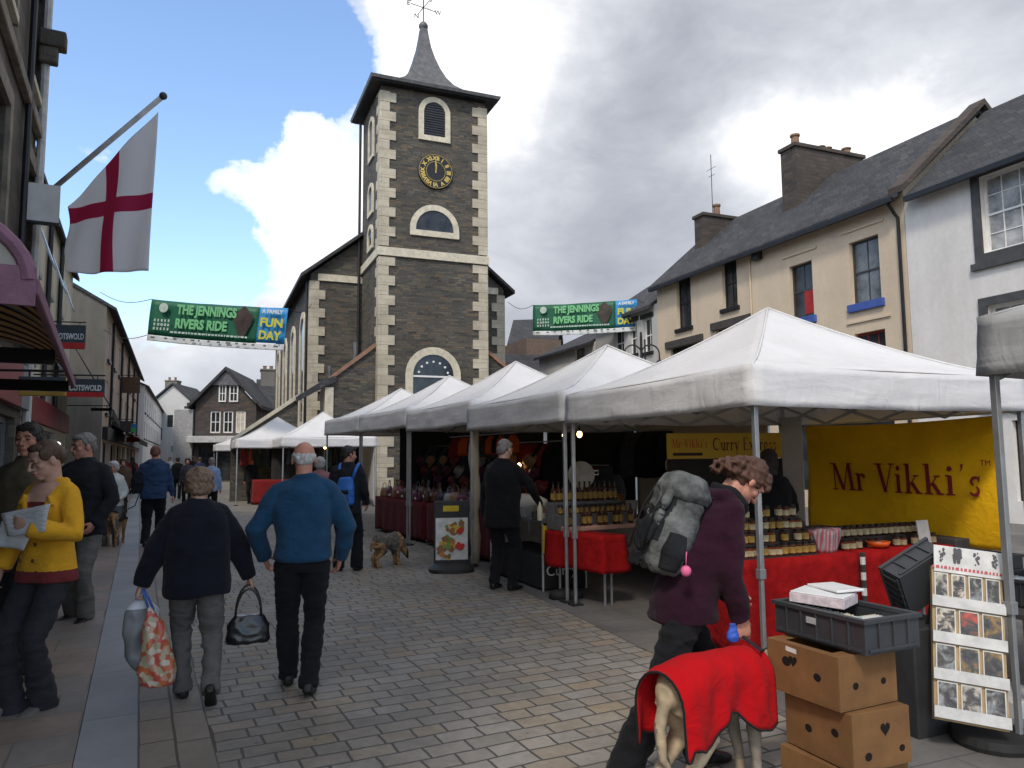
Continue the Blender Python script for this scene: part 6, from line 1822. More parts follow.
# ---- 5. man in the blue fleece
human('bald man with white side hair in a teal blue fleece, from behind', tuple(G(300, 692)), R(14), 1.72, foot=((-.09, .20, .085), (.06, -.12, .10)), toe=(0, .25), lean=.03, head=(R(4), R(10)), sw=.19, g=1.06, hipz=.91,
    wrist=((-.265, .14, .92), (.265, .10, .90)), pole=((-1, -.8, 0), (1, -.8, 0)), coat=dict(m=cloth('teal blue fleece', (.014, .052, .105), fuzz=.6), hem=.92, prof=[(.915, .172, .145), (.94, .192, .155), (1.05, .185, .148), (1.20, .188, .145), (1.32, .19, .138), (1.40, .172, .118), (1.45, .125, .092), (1.485, .085, .078)], w=1.0, amp=.011, f=9, sl=(.080, .072, .05)),
    legs=dict(m=blacktr, r=(.10, .076, .066), amp=.008), shoe=blk_leather, hair=dict(k='ring', m=hairm('white hair', (.52, .50, .47))), skin=skin_r, vox=.0105)
# ---- 6. stooping woman with the rucksack
purple = cloth('dark purple jacket cloth', (.024, .007, .015))
def pyoke(cs):
    m = np.zeros(len(cs), int)
    return m
def hood(mb, T_, XL, YL, sh, elb, wr, MH):
    mb.tube([T_((-.08, .02, 1.50)), T_((-.09, -.07, 1.46)), T_((0, -.12, 1.43)), T_((.09, -.07, 1.46)), T_((.08, .02, 1.50))], [.035, .045, .055, .045, .035], 12)
PL = V((.86, 3.88, 0))
w_ = human('stooping woman in a dark purple jacket with curly brown hair', tuple(PL), R(-80), 1.72, foot=((-.13, .12, .085), (.11, -.36, .11)), toe=(0, .35), lean=.50, head=(R(4), R(26)), sw=.165, g=1.05, hipz=.90, side=0,
    wrist=((-.20, .36, .86), (.14, .25, .80)), pole=((-.6, -.8, .3), (.6, -.8, .2)), hand_d=(None, V((.0, .1, -.9))),
    coat=dict(m=purple, hem=.80, prof=[(.80, .19, .155), (.90, .185, .150), (1.05, .175, .140), (1.20, .18, .14), (1.32, .18, .13), (1.40, .165, .112), (1.45, .12, .09), (1.485, .085, .078)], w=1.02, amp=.009, sl=(.072, .062, .054), add=hood),
    legs=dict(m=blacktr, r=(.100, .082, .075), hem=.085, drop=.05, amp=.009), shoe=blk_leather, hair=dict(k='curly', m=hairm('curly brown hair', (.075, .028, .013)), amp=.006), skin=skin_r, vox=.0095, curl=(.8, .9))
_mb = MB(); _T = w_['T']; _mb.tube([_T((.075, .06, 1.47)), _T((.0, .10, 1.45)), _T((-.075, .06, 1.47)), _T((-.085, -.03, 1.50)), _T((0, -.085, 1.50)), _T((.085, -.03, 1.50)), _T((.075, .06, 1.47))], .034, 10)
_o = organic('scarf', _mb, .009, [cloth('black scarf knit', (.012, .011, .013))], w_['root'], 2, folds(.006, 25)); _o.data.transform(Matrix.Scale(w_['k'], 4))
# ---- 7. man in black coat at the counter
human('grey haired man in a long black coat, back turned, at the curry counter', (-.13, 9.15, 0), R(-30), 1.80, foot=((-.12, .0, .08), (.12, .02, .08)), head=(R(-8), R(10)), sw=.20, g=1.15, lean=.05,
    wrist=((-.27, .05, .86), (.34, .30, .98)), pole=((-.8, -.8, 0), (1, -.5, -.3)), coat=dict(m=cloth('black coat cloth', (.010, .010, .011)), hem=.72, w=1.06, name='coat'), legs=dict(m=blacktr), shoe=blk_leather, hair=dict(k='short', m=hairm('grey hair', (.20, .18, .16))), vox=.014)
# ---- 8. man with the small blue backpack
human('person in dark clothes with a small blue backpack, from behind', (-2.37, 10.75, 0), R(-6), 1.76, foot=((-.12, .02, .08), (.13, .06, .08)), head=(R(-45), R(4)), sw=.195, g=1.08,
    wrist=((-.22, .18, .95), (.24, .14, .92)), coat=dict(m=cloth('black anorak cloth', (.016, .017, .02)), hem=.80), legs=dict(m=blacktr, r=(.10, .085, .078)), shoe=blk_leather, hair=dict(k='short', m=hairm('black hair', (.018, .014, .012))), skin=skin_r, vox=.014)
human('person in a pale pink top half hidden behind the blue backpack wearer', (-3.35, 13.0, 0), R(30), 1.60, hair=dict(k='fluffy', m=hairm('pale grey hair', (.36, .34, .31))), coat=dict(m=cloth('faded pink cloth', (.28, .13, .13)), hem=.85, w=.95), legs=dict(m=denim), shoe=blk_leather, vox=.018)
# ---- 9. walker in blue jacket with the dog
b_ = human('man in a blue hooded jacket walking away with a dog on a lead', tuple(G(152, 546)), R(20), 1.84, foot=((-.10, -.12, .1), (.10, .14, .08)), toe=(.3, 0), head=(0, R(5)), sw=.20, g=1.12, wrist=((-.25, .20, .98), (.30, .06, .86)),
    coat=dict(m=cloth('denim blue anorak', (.028, .052, .105)), hem=.82, w=1.05, add=hood, amp=.01), legs=dict(m=blacktr, r=(.10, .08, .07)), shoe=blk_leather, hair=dict(k='short', m=hairm('reddish short hair', (.16, .06, .035))), skin=skin_r, vox=.014)
# ---- 10. white top woman
human('grey haired woman in a white cardigan facing us, far along the pavement', (-7.35, 13.8, 0), R(190), 1.56, head=(R(10), R(5)), g=1.15, wrist=((-.20, .18, .98), (.22, .16, 1.0)), coat=dict(m=cloth('white cardigan', (.52, .52, .47)), hem=.84, w=1.0), legs=dict(m=greytr), shoe=blk_leather, hair=dict(k='fluffy', m=hairm('white hair', (.52, .50, .47))), skin=skin_r, vox=.018)
# ---- 11. stall holders
human('dark haired stall holder in black behind the jar rack', (2.52, 7.35, 0), R(20), 1.64, head=(R(-30), R(15)), g=1.1, wrist=((-.25, .15, .95), (.25, .15, .95)), coat=dict(m=cloth('black coat cloth', (.010, .010, .011)), hem=.8), legs=dict(m=blacktr), shoe=blk_leather, hair=dict(k='long', m=hairm('black hair', (.018, .014, .012))), vox=.016)
human('fair haired person glimpsed behind the curly haired woman', (2.0, 9.35, 0), R(10), 1.56, hair=dict(k='fluffy', m=hairm('fair hair', (.48, .36, .22))), coat=dict(m=cloth('grey coat cloth', (.10, .10, .10)), hem=.8), legs=dict(m=blacktr), shoe=blk_leather, vox=.018)
human('stall holder in dark clothes among the handbags of the third gazebo', tuple(S3.p(1.9, 1.0)), R(100), 1.62, hair=dict(k='short', m=hairm('dark brown hair', (.05, .03, .02))), coat=dict(m=cloth('charcoal coat cloth', (.03, .03, .035)), hem=.8), legs=dict(m=blacktr), shoe=blk_leather, vox=.018)
# ---- 12. far people
far = [((212, 455), 19.5, 1.62, R(30), 'pale_blue', 'red faced man in a pale blue shirt beside the scarf stall', 'short', 'grey hair'),
       ((178, 455), 30, 1.66, R(20), 'black', 'walker in black just right of the blue hooded man', 'short', 'black hair'),
       ((188, 455), 26, 1.62, R(200), 'charcoal', 'dark figure facing us in the middle of the far street', 'fluffy', 'black hair'),
       ((133, 455), 34, 1.70, R(20), 'red', 'tiny far walker in dark red on the left pavement', 'short', 'black hair'),
       ((200, 455), 33, 1.66, R(25), 'navy', 'far walker in navy left of the pale blue shirted man', 'short', 'dark brown hair'),
       ((170, 455), 44, 1.7, R(190), 'white', 'tiny far figure in white at the end of the street', 'short', 'black hair'),
       ((124, 455), 22, 1.62, R(195), 'brown', 'dark haired person in brown behind the white cardigan woman', 'fluffy', 'dark brown hair'),
       ((193, 455), 45, 1.72, R(20), 'black', 'tiny black clad figure furthest down the street on the right', 'short', 'black hair'),
       ((252, 455), 26.5, 1.6, R(180), 'black', 'trader standing in the dark of the scarf stall', 'short', 'dark brown hair')]
fc = dict(pale_blue=(.22, .30, .44), black=(.012, .012, .013), charcoal=(.04, .04, .045), red=(.20, .03, .03), navy=(.02, .03, .07), white=(.5, .5, .5), brown=(.10, .06, .04))
for (px, py), d, h, rz, c, lab, hk, hm_ in far:
    p = at(px, py, d); p.z = 0
    human(lab, tuple(p), rz, h, foot=((-.1, .12, .08), (.1, -.12, .09)), coat=dict(m=cloth('%s coat far cloth' % c.replace('_', ' '), fc[c]), hem=.8), legs=dict(m=blacktr if c != 'white' else denim), shoe=blk_leather, hair=dict(k=hk, m=_mc[hm_]), skin=skin_r, vox=.022)

# ================================================================ dogs
def dog(label, loc, rz, h, mats, matfn=None, head=None, slim=1.0, legs=None, tail=None, vox=.012, rough=.004, ears='up', trunk=None, muzzle=.11, neckr=(.10, .075), part=None, headr=.085):
    root = thing('dog', label, 'dog', loc, rz); lg_ = legs or {}
    mb = MB(); s = slim; X_ = V((1, 0, 0)); Z_ = V((0, 0, 1))
    tr = trunk or [(-.60, .84, .08, .09), (-.52, .85, .125, .135), (-.25, .86, .105, .115), (.0, .83, .115, .15), (.25, .78, .13, .20), (.42, .77, .11, .19), (.52, .80, .07, .12)]
    mb.loft([(V((0, y, z)), X_, Z_, a * s, b * s) for y, z, a, b in tr], seg=18, e=2.1)
    hx = lg_.get('hx', .09)
    hl = [((hx, -.48, .80), (.10, -.30, .53), (.10, -.60, .30), (.10, -.55, .05), (.10, -.46, .03))]
    fl = [((.08, .36, .72), (.10, .28, .50), (.09, .33, .25), (.09, .34, .05), (.09, .42, .03))]
    lg = legs or {}
    for sx in (-1, 1):
        dh = lg.get('h', (0, 0))[0 if sx < 0 else 1]; df = lg.get('f', (0, 0))[0 if sx < 0 else 1]
        def mv(ps, d): return [V((p[0] * sx, p[1] + d * (.80 - p[2]), p[2])) for p in ps]
        mb.tube(mv(hl[0], dh), [lg_.get('hr', .125) * s, .08 * s, .040 * s, .034 * s, .036 * s], 12); mb.ell(mv(hl[0], dh)[-1], .038 * s, .05 * s, .028)
        mb.tube(mv(fl[0], df), [.095 * s, .055 * s, .038 * s, .034 * s, .036 * s], 12); mb.ell(mv(fl[0], df)[-1], .038 * s, .05 * s, .028)
    hp = V(head[0]); hd = unit(head[1])
    mb.tube([V((0, .40, .86)), V((0, .40, .86)).lerp(hp, .55) + V((0, 0, .02)), hp - hd * .04], [.13 * s, neckr[0], neckr[1]], 14)
    up = Z_ - hd * hd.z
    if up.length < .1: up = V((0, -1, 0))
    up.normalize(); sd2 = hd.cross(up).normalized()
    mb.loft([(hp - hd * .10, sd2, up, .05, .05), (hp - hd * .05, sd2, up, headr, headr * .95), (hp + hd * .03, sd2, up, headr * .9, headr * .85), (hp + hd * .09 - up * .015, sd2, up, headr * .55, headr * .55), (hp + hd * (.09 + muzzle) - up * .025, sd2, up, headr * .38, headr * .38), (hp + hd * (.12 + muzzle) - up * .025, sd2, up, headr * .25, headr * .25)], seg=14, e=2.2)
    for sx in (-1, 1):
        b = hp - hd * .04 + sd2 * sx * .055 + up * .05
        tip = b + (up * .13 + sd2 * sx * .02 if ears == 'up' else sd2 * sx * .06 - hd * .03 - up * .06)
        mb.tube([b, b.lerp(tip, .5), tip], [.035, .028, .006], 8, flat=.5)
    tl = tail or [(0, -.62, .86), (0, -.74, .74), (0, -.80, .52), (0, -.80, .36)]
    mb.tube(tl, [.04 * s + .008, .04 * s, .032 * s, .012], 10)
    def ff(co, no): return co + no * (rough * (wav(co * np.array([1, .6, 1]), 55, 2) + .8 * wav(co, 24, 7)))[:, None]
    o = organic('body', mb, vox / h, mats, root, smooth=2, fold=ff, matfn=matfn)
    o.data.transform(Matrix.Scale(h, 4))
    return root
fur_tan = mat('tan fur', (.30, .17, .075), .9, .35, 22, .8, 160)
fur_black = mat('black fur', (.022, .020, .018), .9, .35, 22, .8, 160)
fur_grey = mat('grizzled grey fur', (.13, .115, .095), .9, .45, 26, .9, 140)
fur_cream = mat('cream short fur', (.42, .33, .22), .75, .28, 9, .5, 200)
fur_brindle = mat('grey fawn short fur', (.22, .19, .155), .75, .35, 8, .5, 200)
def gsd(c):
    m = np.ones(len(c), int); x, y, z = c[:, 0], c[:, 1], c[:, 2]
    n = wav(c, 14, 1) * .04
    m[(z + n < .66)] = 0; m[(y < -.50) & (z + n < .90) & (z > .4) & (np.abs(x) < .13)] = 0
    return m
q = G(117, 546)
dog('black and tan sheepdog from behind, on a lead on the pavement', (q.x, q.y, 0), R(16), .70, [fur_tan, fur_black], gsd, head=((0.02, .60, 1.14), (0.1, 1, .05)), vox=.014, tail=[(0, -.60, .84), (.04, -.70, .66), (.10, -.72, .46), (.14, -.66, .34)], legs=dict(h=(.1, -.15), f=(.1, -.1)), rough=.006)
def terr(c):
    m = np.ones(len(c), int); x, y, z = c[:, 0], c[:, 1], c[:, 2]; n = wav(c, 12, 3) * .06
    m[(y < -.36) & (z + n < .88)] = 0; m[(y > .25) & (z + n < .62)] = 0; m[(y > .30) & (y < .5) & (z + n > .6)] = 0
    m[(y > .66)] = 2
    return m
q = G(386, 567)
dog('small brown and grey terrier sniffing the ground beside the pole', (q.x + .02, q.y + .12, 0), R(-42), .43, [fur_tan, fur_grey, fur_black], terr, head=((.08, .70, .36), (.1, .55, -.8)), slim=1.8, vox=.011, ears='flop', muzzle=.08, headr=.10, neckr=(.13, .11), rough=.012, tail=[(0, -.60, .86), (0, -.68, .80), (0, -.74, .66), (0, -.74, .55)])
# greyhound in the red coat
GH = .65; GL = V((.95, 3.60, 0)); GR = R(-50)
gt = [(-.62, .86, .07, .07), (-.54, .88, .12, .13), (-.30, .92, .095, .10), (-.05, .90, .10, .12), (.22, .80, .125, .21), (.40, .79, .115, .20), (.52, .84, .07, .13)]
def gm_(c):
    m = np.zeros(len(c), int); n = wav(c, 9, 5) * .08
    m[(c[:, 1] + n < -.42) & (c[:, 2] < .62) & (c[:, 0] > 0)] = 0; m[(np.abs(c[:, 2] + n - .35) < .16) & (c[:, 1] > 0)] = 1
    m[(c[:, 1] < -.5) & (c[:, 2] + n > .30) & (c[:, 0] < 0) & (c[:, 2] < .7)] = 1
    return m
gr = dog('slim cream greyhound wearing a red coat, head behind the boxes', tuple(GL), GR, GH, [fur_cream, fur_brindle], gm_, head=((.12, .84, .86), (.5, .8, -.45)), slim=1.02, vox=.010, ears='flop', muzzle=.16, headr=.075, neckr=(.085, .065), rough=.0015, trunk=gt, tail=[(0, -.60, .84), (0, -.66, .66), (.0, -.64, .46), (.02, -.56, .34)], legs=dict(h=(.0, .12), f=(.05, -.03), hx=.065, hr=.10))
# its coat: a draped sheet over the back, open below
redf = cloth('bright red fleece', (.40, .005, .008), .06, fuzz=.15)
mb = MB(); vs = []; nu, nv = 44, 28
def coat_pt(u, v, off=.018):
    y = -.66 + 1.12 * u
    # interpolate trunk
    for i in range(len(gt) - 1):
        if gt[i][0] <= y <= gt[i + 1][0]: break
    i = min(i, len(gt) - 2)
    f = max(0, min(1, (y - gt[i][0]) / (gt[i + 1][0] - gt[i][0]))); f = f * f * (3 - 2 * f)
    z, a, b = [gt[i][j] + (gt[i + 1][j] - gt[i][j]) * f for j in (1, 2, 3)]
    b = max(b, .12); a = max(a, .140 + .05 * math.exp(-((u - .12) / .16) ** 2) + .02 * math.exp(-((u - .85) / .12) ** 2))
    drop = .25 + .09 * math.exp(-((u - .22) / .13) ** 2) - .06 * math.exp(-((u - .52) / .1) ** 2) + .04 * math.exp(-((u - .95) / .2) ** 2)
    s_ = v * 2 - 1
    arc_ = abs(s_) * (drop + .20)
    r_a, r_b = a + off + .012, b + off + .012
    q_ = .17
    if arc_ < q_:
        th_ = arc_ / q_ * math.pi / 2
        x_, z_ = math.sin(th_) * r_a, z + math.cos(th_) * r_b
    else:
        e_ = arc_ - q_
        x_, z_ = r_a + .015 * math.sin(u * 17 + s_) * min(1, e_ * 6) + .05 * e_, z - e_
    fold_ = .007 * math.sin(u * 23 + abs(s_) * 5) + .005 * math.sin(u * 41 - abs(s_) * 3)
    return V((math.copysign(x_ + fold_ * min(1, arc_ * 5), s_), y, z_))
for j in range(nv + 1):
    for i in range(nu + 1): vs.append(coat_pt(i / nu, j / nv) * GH)
mb.add(vs, [(j * (nu + 1) + i, j * (nu + 1) + i + 1, (j + 1) * (nu + 1) + i + 1, (j + 1) * (nu + 1) + i) for j in range(nv) for i in range(nu)])
cf = mb.build('dog_coat', redf, gr, smooth=True, solid=.008)
tr_ = MB()
tr_.tube([coat_pt(i / nu, 0, .02) * GH for i in range(nu + 1)], .006, 6).tube([coat_pt(i / nu, 1, .02) * GH for i in range(nu + 1)], .006, 6).tube([coat_pt(0, j / nv, .02) * GH for j in range(nv + 1)], .006, 6)
tr_.build('black_binding', cloth('black binding', (.012, .012, .014)), cf, smooth=True)
MB().tube([V((.05 + 0.085 * math.cos(a), .64 + .03 * math.sin(a), .885 + .08 * math.sin(a))) * GH for a in [2 * math.pi * i / 16 for i in range(17)]], .012, 6).build('collar', mat('brown leather strap', (.10, .04, .02), .5), gr)

# ================================================================ carried things
def worldify(o, M): o.matrix_world = M; return o
# rucksack on the stooping woman, in her frame (y forward, behind her back is -y)
h = w_
Rb = h['T']((0, -.21, 1.21)); _zq = (h['ZL'] * .75 + V((0, 0, .25))).normalized(); _yq = _zq.cross(h['XL']).normalized(); h['YL'] = _yq; h['ZL'] = _zq
MR = h['M'] @ Matrix.Translation(Rb) @ Matrix((( h['XL'].x, h['YL'].x, h['ZL'].x, 0), (h['XL'].y, h['YL'].y, h['ZL'].y, 0), (h['XL'].z, h['YL'].z, h['ZL'].z, 0), (0, 0, 0, 1)))
rk_ = thing('rucksack', 'bulky grey and black hiking rucksack on the stooping woman', 'rucksack', MR.translation, rot=MR.to_euler()); rk_.scale = (.9, .9, .88)
X_, Y_, Z_ = V((1, 0, 0)), V((0, 1, 0)), V((0, 0, 1))
pack_g = cloth('light grey rucksack nylon', (.11, .116, .113), .45, fuzz=0); pack_d = cloth('dark rucksack nylon', (.020, .021, .023), .2, fuzz=0)
mb = MB(); mb.loft([(V((0, .0, -.28)), X_, Y_, .12, .08), (V((0, 0, -.24)), X_, Y_, .155, .11), (V((0, -.01, -.05)), X_, Y_, .165, .125), (V((0, 0, .14)), X_, Y_, .15, .115), (V((0, .0, .20)), X_, Y_, .12, .09)], e=3)
organic('pack_body', mb, .010, [pack_d, pack_g], rk_, 3, folds(.010, 14, (1, 1, 1.4), 3), lambda c: ((c[:, 2] < -.12) | (np.abs(c[:, 0]) > .135)).astype(int))
mb = MB(); mb.loft([(V((0, .01, .16)), X_, Y_, .155, .13), (V((0, 0, .20)), X_, Y_, .165, .145), (V((0, 0, .26)), X_, Y_, .15, .13), (V((0, .01, .31)), X_, Y_, .10, .09)], e=2.8); mb.loft([(V((0, -.12, -.02)), X_, Z_, .10, .05), (V((0, -.14, .10)), X_, Z_, .12, .12), (V((0, -.11, .2)), X_, Z_, .13, .09)], e=2.5)
organic('pack_lid', mb, .010, [pack_g], rk_, 3, folds(.012, 15, (1, 1, 1), 8))
mb = MB(); mb.loft([(V((0, -.15, -.24)), X_, Z_, .10, .05), (V((0, -.16, -.12)), X_, Z_, .11, .10), (V((0, -.12, -.02)), X_, Z_, .10, .05)], e=3)
for s in (-1, 1): mb.loft([(V((s * .17, -.02, -.25)), X_, Y_, .03, .05), (V((s * .185, -.02, -.16)), X_, Y_, .045, .065), (V((s * .17, -.02, -.04)), X_, Y_, .03, .05)], e=3)
organic('pocket', mb, .010, [pack_d], rk_, 2, folds(.007, 20, (1, 1, 1), 2))
mb = MB()
for s in (-1, 1):
    mb.tube([(s * .07, .09, .20), (s * .09, .20, .27), (s * .10, .33, .20), (s * .115, .36, .04), (s * .13, .26, -.12), (s * .13, .10, -.22)], .02, 8, flat=.5)
    mb.tube([(s * .10, -.13, .22), (s * .10, -.17, .05), (s * .10, -.17, -.2)], .006, 6)
mb.build('strap', pack_d, rk_, smooth=True)
# blue dog bag in her hand, pink tag
pw = h['M'] @ h['wr'][1]
mb = MB(); mb.loft([(V((0, 0, .05)), X_, Y_, .02, .015), (V((0, 0, .0)), X_, Y_, .035, .02), (V((0, 0, -.05)), X_, Y_, .045, .03), (V((0, 0, -.08)), X_, Y_, .03, .02)])
o = organic('lead_handle', mb, .006, [mat('blue nylon lead', (.03, .09, .42), .6)], None, 1, folds(.005, 40)); o.location = pw + V((-.05, -.02, -.05)); o.scale = (.7, .7, .7); o.name = 'waste_bag'; tag(o, 'crumpled blue bag gripped in the stooping woman\'s hand', 'dog bag')
o = MB().tube([pw + V((.0, 0, -.08)), pw + V((.05, -.12, -.12)), (Matrix.Translation(GL) @ Matrix.Rotation(GR, 4, 'Z')) @ (V((.0, .62, .95)) * GH)], .008, 6).build('lead_strap', mat('dark lead webbing', (.02, .02, .03), .7), None)
tag(o, 'dark lead strap running from her hand to the greyhound', 'dog lead')
o = MB().ell((0, 0, 0), .026, .02, .026).tube([(0, 0, .02), (0.005, .0, .09)], .003, 5).build('keyring', mat('pink rubber', (.62, .12, .25), .5), None, smooth=True); o.location = at(686, 571, 3.60); tag(o, 'small pink keyring hanging at the rucksack base', 'keyring')
# lead of the walker's dog
hw_ = b_['M'] @ b_['wr'][0]
q = G(117, 546)
o = MB().tube([hw_ + V((0, 0, -.05)), hw_.lerp(V((q.x + .05, q.y + .35, .62)), .5) + V((0, 0, -.10)), V((q.x + .02, q.y + .32, .66))], .010, 6).build('dog_lead', mat('dark lead webbing', (.02, .02, .03), .7), None); tag(o, 'dark lead between the blue hooded man and the sheepdog', 'dog lead')
# small blue backpack and daypack
def daypack(label, loc, rz, m, m2, s=1.0):
    t = thing('backpack', label, 'backpack', loc, rz)
    mb = MB(); mb.loft([(V((0, 0, -.22)), X_, Y_, .11, .06), (V((0, 0, -.19)), X_, Y_, .14, .08), (V((0, 0, .05)), X_, Y_, .14, .085), (V((0, .01, .19)), X_, Y_, .11, .06), (V((0, .01, .22)), X_, Y_, .07, .04)], e=3)
    o = organic('pack_body', mb, .014, [m], t, 2, folds(.006, 18)); o.data.transform(Matrix.Scale(s, 4))
    mb = MB(); mb.loft([(V((0, -.085, -.17)), X_, Z_, .08, .03), (V((0, -.10, -.08)), X_, Z_, .10, .08), (V((0, -.08, .0)), X_, Z_, .08, .03)], e=3)
    o = organic('pocket', mb, .014, [m2], t, 2, folds(.004, 18)); o.data.transform(Matrix.Scale(s, 4))
    mb = MB()
    for sx in (-1, 1): mb.tube([(sx * .08, .06, .17), (sx * .14, .10, .36), (sx * .15, .20, .43), (sx * .15, .33, .36), (sx * .15, .34, .12)], .028, 8, flat=.4)
    o = mb.build('strap', m, t, smooth=True); o.data.transform(Matrix.Scale(s, 4))
    return t
daypack('small bright blue backpack on the dark clothed shopper', (-2.35, 10.55, 1.13), R(-6), mat('bright blue nylon', (.03, .13, .42), .6, .2, 10, .3), pack_d, .9)
q = G(152, 546)
daypack('dark daypack on the left shoulder of the blue hooded man', (q.x - .22, q.y - .12, 1.18), R(20), pack_d, pack_d, .95)
# shopping bags
h = o_
pl_, pr_ = h['M'] @ h['wr'][0], h['M'] @ h['wr'][1]
def floral(name):
    m, t, N, L, P = nt(name)
    v = N.new('ShaderNodeTexVoronoi'); v.inputs['Scale'].default_value = 30; L.new(coords(N), v.inputs['Vector'])
    r = ramp(N, [(0, (.50, .12, .03)), (.25, (.55, .30, .20)), (.45, (.42, .36, .22)), (.62, (.60, .52, .40)), (.8, (.55, .08, .05)), (1, (.45, .30, .06))], 'CONSTANT')
    sx = N.new('ShaderNodeSeparateColor'); L.new(v.outputs['Color'], sx.inputs[0]); L.new(sx.outputs[0], r.inputs[0])
    c = mixc(N, L, .12, r.outputs[0], (.2, .15, .1)); L.new(c, P.inputs['Base Color']); P.inputs['Roughness'].default_value = .35
    return m
t = thing('carrier_bag', 'crumpled white and grey plastic carrier bag in the woman\'s left hand', 'carrier bag', (pl_.x - .02, pl_.y + .05, pl_.z - .10), R(30))
mb = MB(); mb.loft([(V((0, 0, .0)), X_, Y_, .03, .02), (V((0, 0, -.07)), X_, Y_, .10, .03), (V((.0, 0, -.22)), X_, Y_, .115, .045), (V((.03, 0, -.38)), X_, Y_, .10, .05), (V((.05, 0, -.47)), X_, Y_, .05, .035)], e=3)
organic('bag_body', mb, .008, [mat('white polythene', (.60, .61, .64), .35, .06, 5, .2, 40, spec=.5), mat('grey polythene', (.17, .17, .175), .35, .1, 5, .2, 40, spec=.5)], t, 2, folds(.010, 22, (1, 1, .6), 6), lambda c: ((c[:, 0] < .045 - c[:, 2] * .02) & (c[:, 2] < -.06) & (c[:, 1] < 0)).astype(int))
MB().tube([(-.03, 0, -.02), (-.02, 0, .07), (.02, 0, .07), (.03, 0, -.02)], .010, 8).build('handle', mat('white polythene', (.60, .61, .64), .35), t, smooth=True)
t = thing('carrier_bag', 'floral orange carrier bag hanging beside the white one', 'carrier bag', (pl_.x + .07, pl_.y + .0, pl_.z - .14), R(14))
mb = MB(); mb.loft([(V((0, 0, .0)), X_, Y_, .02, .02), (V((0.01, 0, -.10)), X_, Y_, .06, .04), (V((.03, 0, -.25)), X_, Y_, .085, .06), (V((.05, 0, -.42)), X_, Y_, .12, .07), (V((.05, 0, -.50)), X_, Y_, .10, .06)], e=3)
organic('bag_body', mb, .008, [floral('floral print polythene')], t, 2, folds(.012, 20, (1, 1, .7), 9))
MB().tube([(-.015, 0, -.02), (-.04, .0, .06), (-.06, 0, .12)], .008, 8).tube([(.015, 0, -.02), (-.02, 0, .06), (-.055, 0, .12)], .008, 8).build('handle', mat('blue polythene', (.06, .14, .4), .4), t, smooth=True)
t = thing('handbag', 'shiny black handbag hanging from the woman\'s right hand', 'handbag', (pr_.x + .0, pr_.y, pr_.z - .07), R(20))
mb = MB(); mb.loft([(V((0, 0, -.38)), X_, Y_, .13, .06), (V((0, 0, -.36)), X_, Y_, .145, .07), (V((0, 0, -.26)), X_, Y_, .14, .06), (V((0, 0, -.19)), X_, Y_, .10, .035)], e=3)
organic('bag_body', mb, .008, [mat('shiny black leather', (.012, .012, .014), .25, .2, 16, .3, 60, spec=.6)], t, 2, folds(.006, 18))
MB().tube([(.085 * math.cos(a), .03, -.20 + .21 * math.sin(a)) for a in [math.pi * k / 10 for k in range(11)]], .008, 8).tube([(.085 * math.cos(a), -.03, -.20 + .19 * math.sin(a)) for a in [math.pi * k / 10 for k in range(11)]], .008, 8).build('handle', mat('shiny black leather', (.012, .012, .014), .25), t, smooth=True)
# ================================================================ crates and boxes in the foreground
card = mat('brown corrugated cardboard', (.175, .088, .034), .85, .2, 4, .25, 70)
card_d = mat('cardboard inside', (.10, .05, .022), .9)
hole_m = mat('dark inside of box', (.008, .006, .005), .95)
def crate_frame(o, a, b):
    """frame whose origin is the near corner, x runs to the right corner, y to the left-back corner"""
    o, a = V(o), V(a); x = (a - o); x.z = 0
    return math.atan2(x.y, x.x)
CN, CR_ = V((1.53, 3.34, 0)), V((1.91, 3.44, 0))
c_rz = R(25)
def heart(cx, cz, s_):
    return [(cx + s_ * .75 * math.sin(t) ** 3 * 1.2, cz + s_ * (.81 * math.cos(t) - .31 * math.cos(2 * t) - .12 * math.cos(3 * t) - .06 * math.cos(4 * t))) for t in [2 * math.pi * k / 28 for k in range(28)]]
def cardboard(loc, rz, w_, l_, h_, label, front, side, ht):
    t = thing('cardboard_box', label, 'cardboard box', loc, rz, None)
    mb = MB(); th = .006
    mb.box(0, w_, 0, l_, 0, th); mb.box(0, w_, 0, th, th, h_); mb.box(0, w_, l_ - th, l_, th, h_); mb.box(0, th, th, l_ - th, th, h_); mb.box(w_ - th, w_, th, l_ - th, th, h_)
    # folded top flanges
    mb.box(.004, w_ - .004, th, .07, h_ - .004, h_); mb.box(.004, w_ - .004, l_ - .07, l_ - th, h_ - .004, h_)
    mb.box(.004, .05, .07, l_ - .07, h_ - .006, h_ - .002); mb.box(w_ - .05, w_ - .004, .07, l_ - .07, h_ - .006, h_ - .002)
    mb.build('box_body', card, t, bevel=.003)
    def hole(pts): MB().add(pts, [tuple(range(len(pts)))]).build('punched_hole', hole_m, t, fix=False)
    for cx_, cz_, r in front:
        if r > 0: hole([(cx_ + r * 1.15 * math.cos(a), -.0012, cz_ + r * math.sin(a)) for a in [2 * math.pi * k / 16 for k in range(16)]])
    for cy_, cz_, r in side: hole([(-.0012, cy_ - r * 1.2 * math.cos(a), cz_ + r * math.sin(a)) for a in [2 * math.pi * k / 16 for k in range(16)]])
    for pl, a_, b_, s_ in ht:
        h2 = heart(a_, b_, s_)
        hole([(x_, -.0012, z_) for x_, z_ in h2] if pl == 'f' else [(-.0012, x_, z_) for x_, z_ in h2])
    return t
W_, L_, = .37, .40
bN = CN + V((-.10, .03, 0))
cardboard((bN.x + .015, bN.y - .01, .002), c_rz + R(1), W_, L_, .215, 'brown cardboard box, bottom of the stack under the grey crate', [(.26, .06, .013)], [(.2, .15, .02)], [('s', .14, .10, .03)])
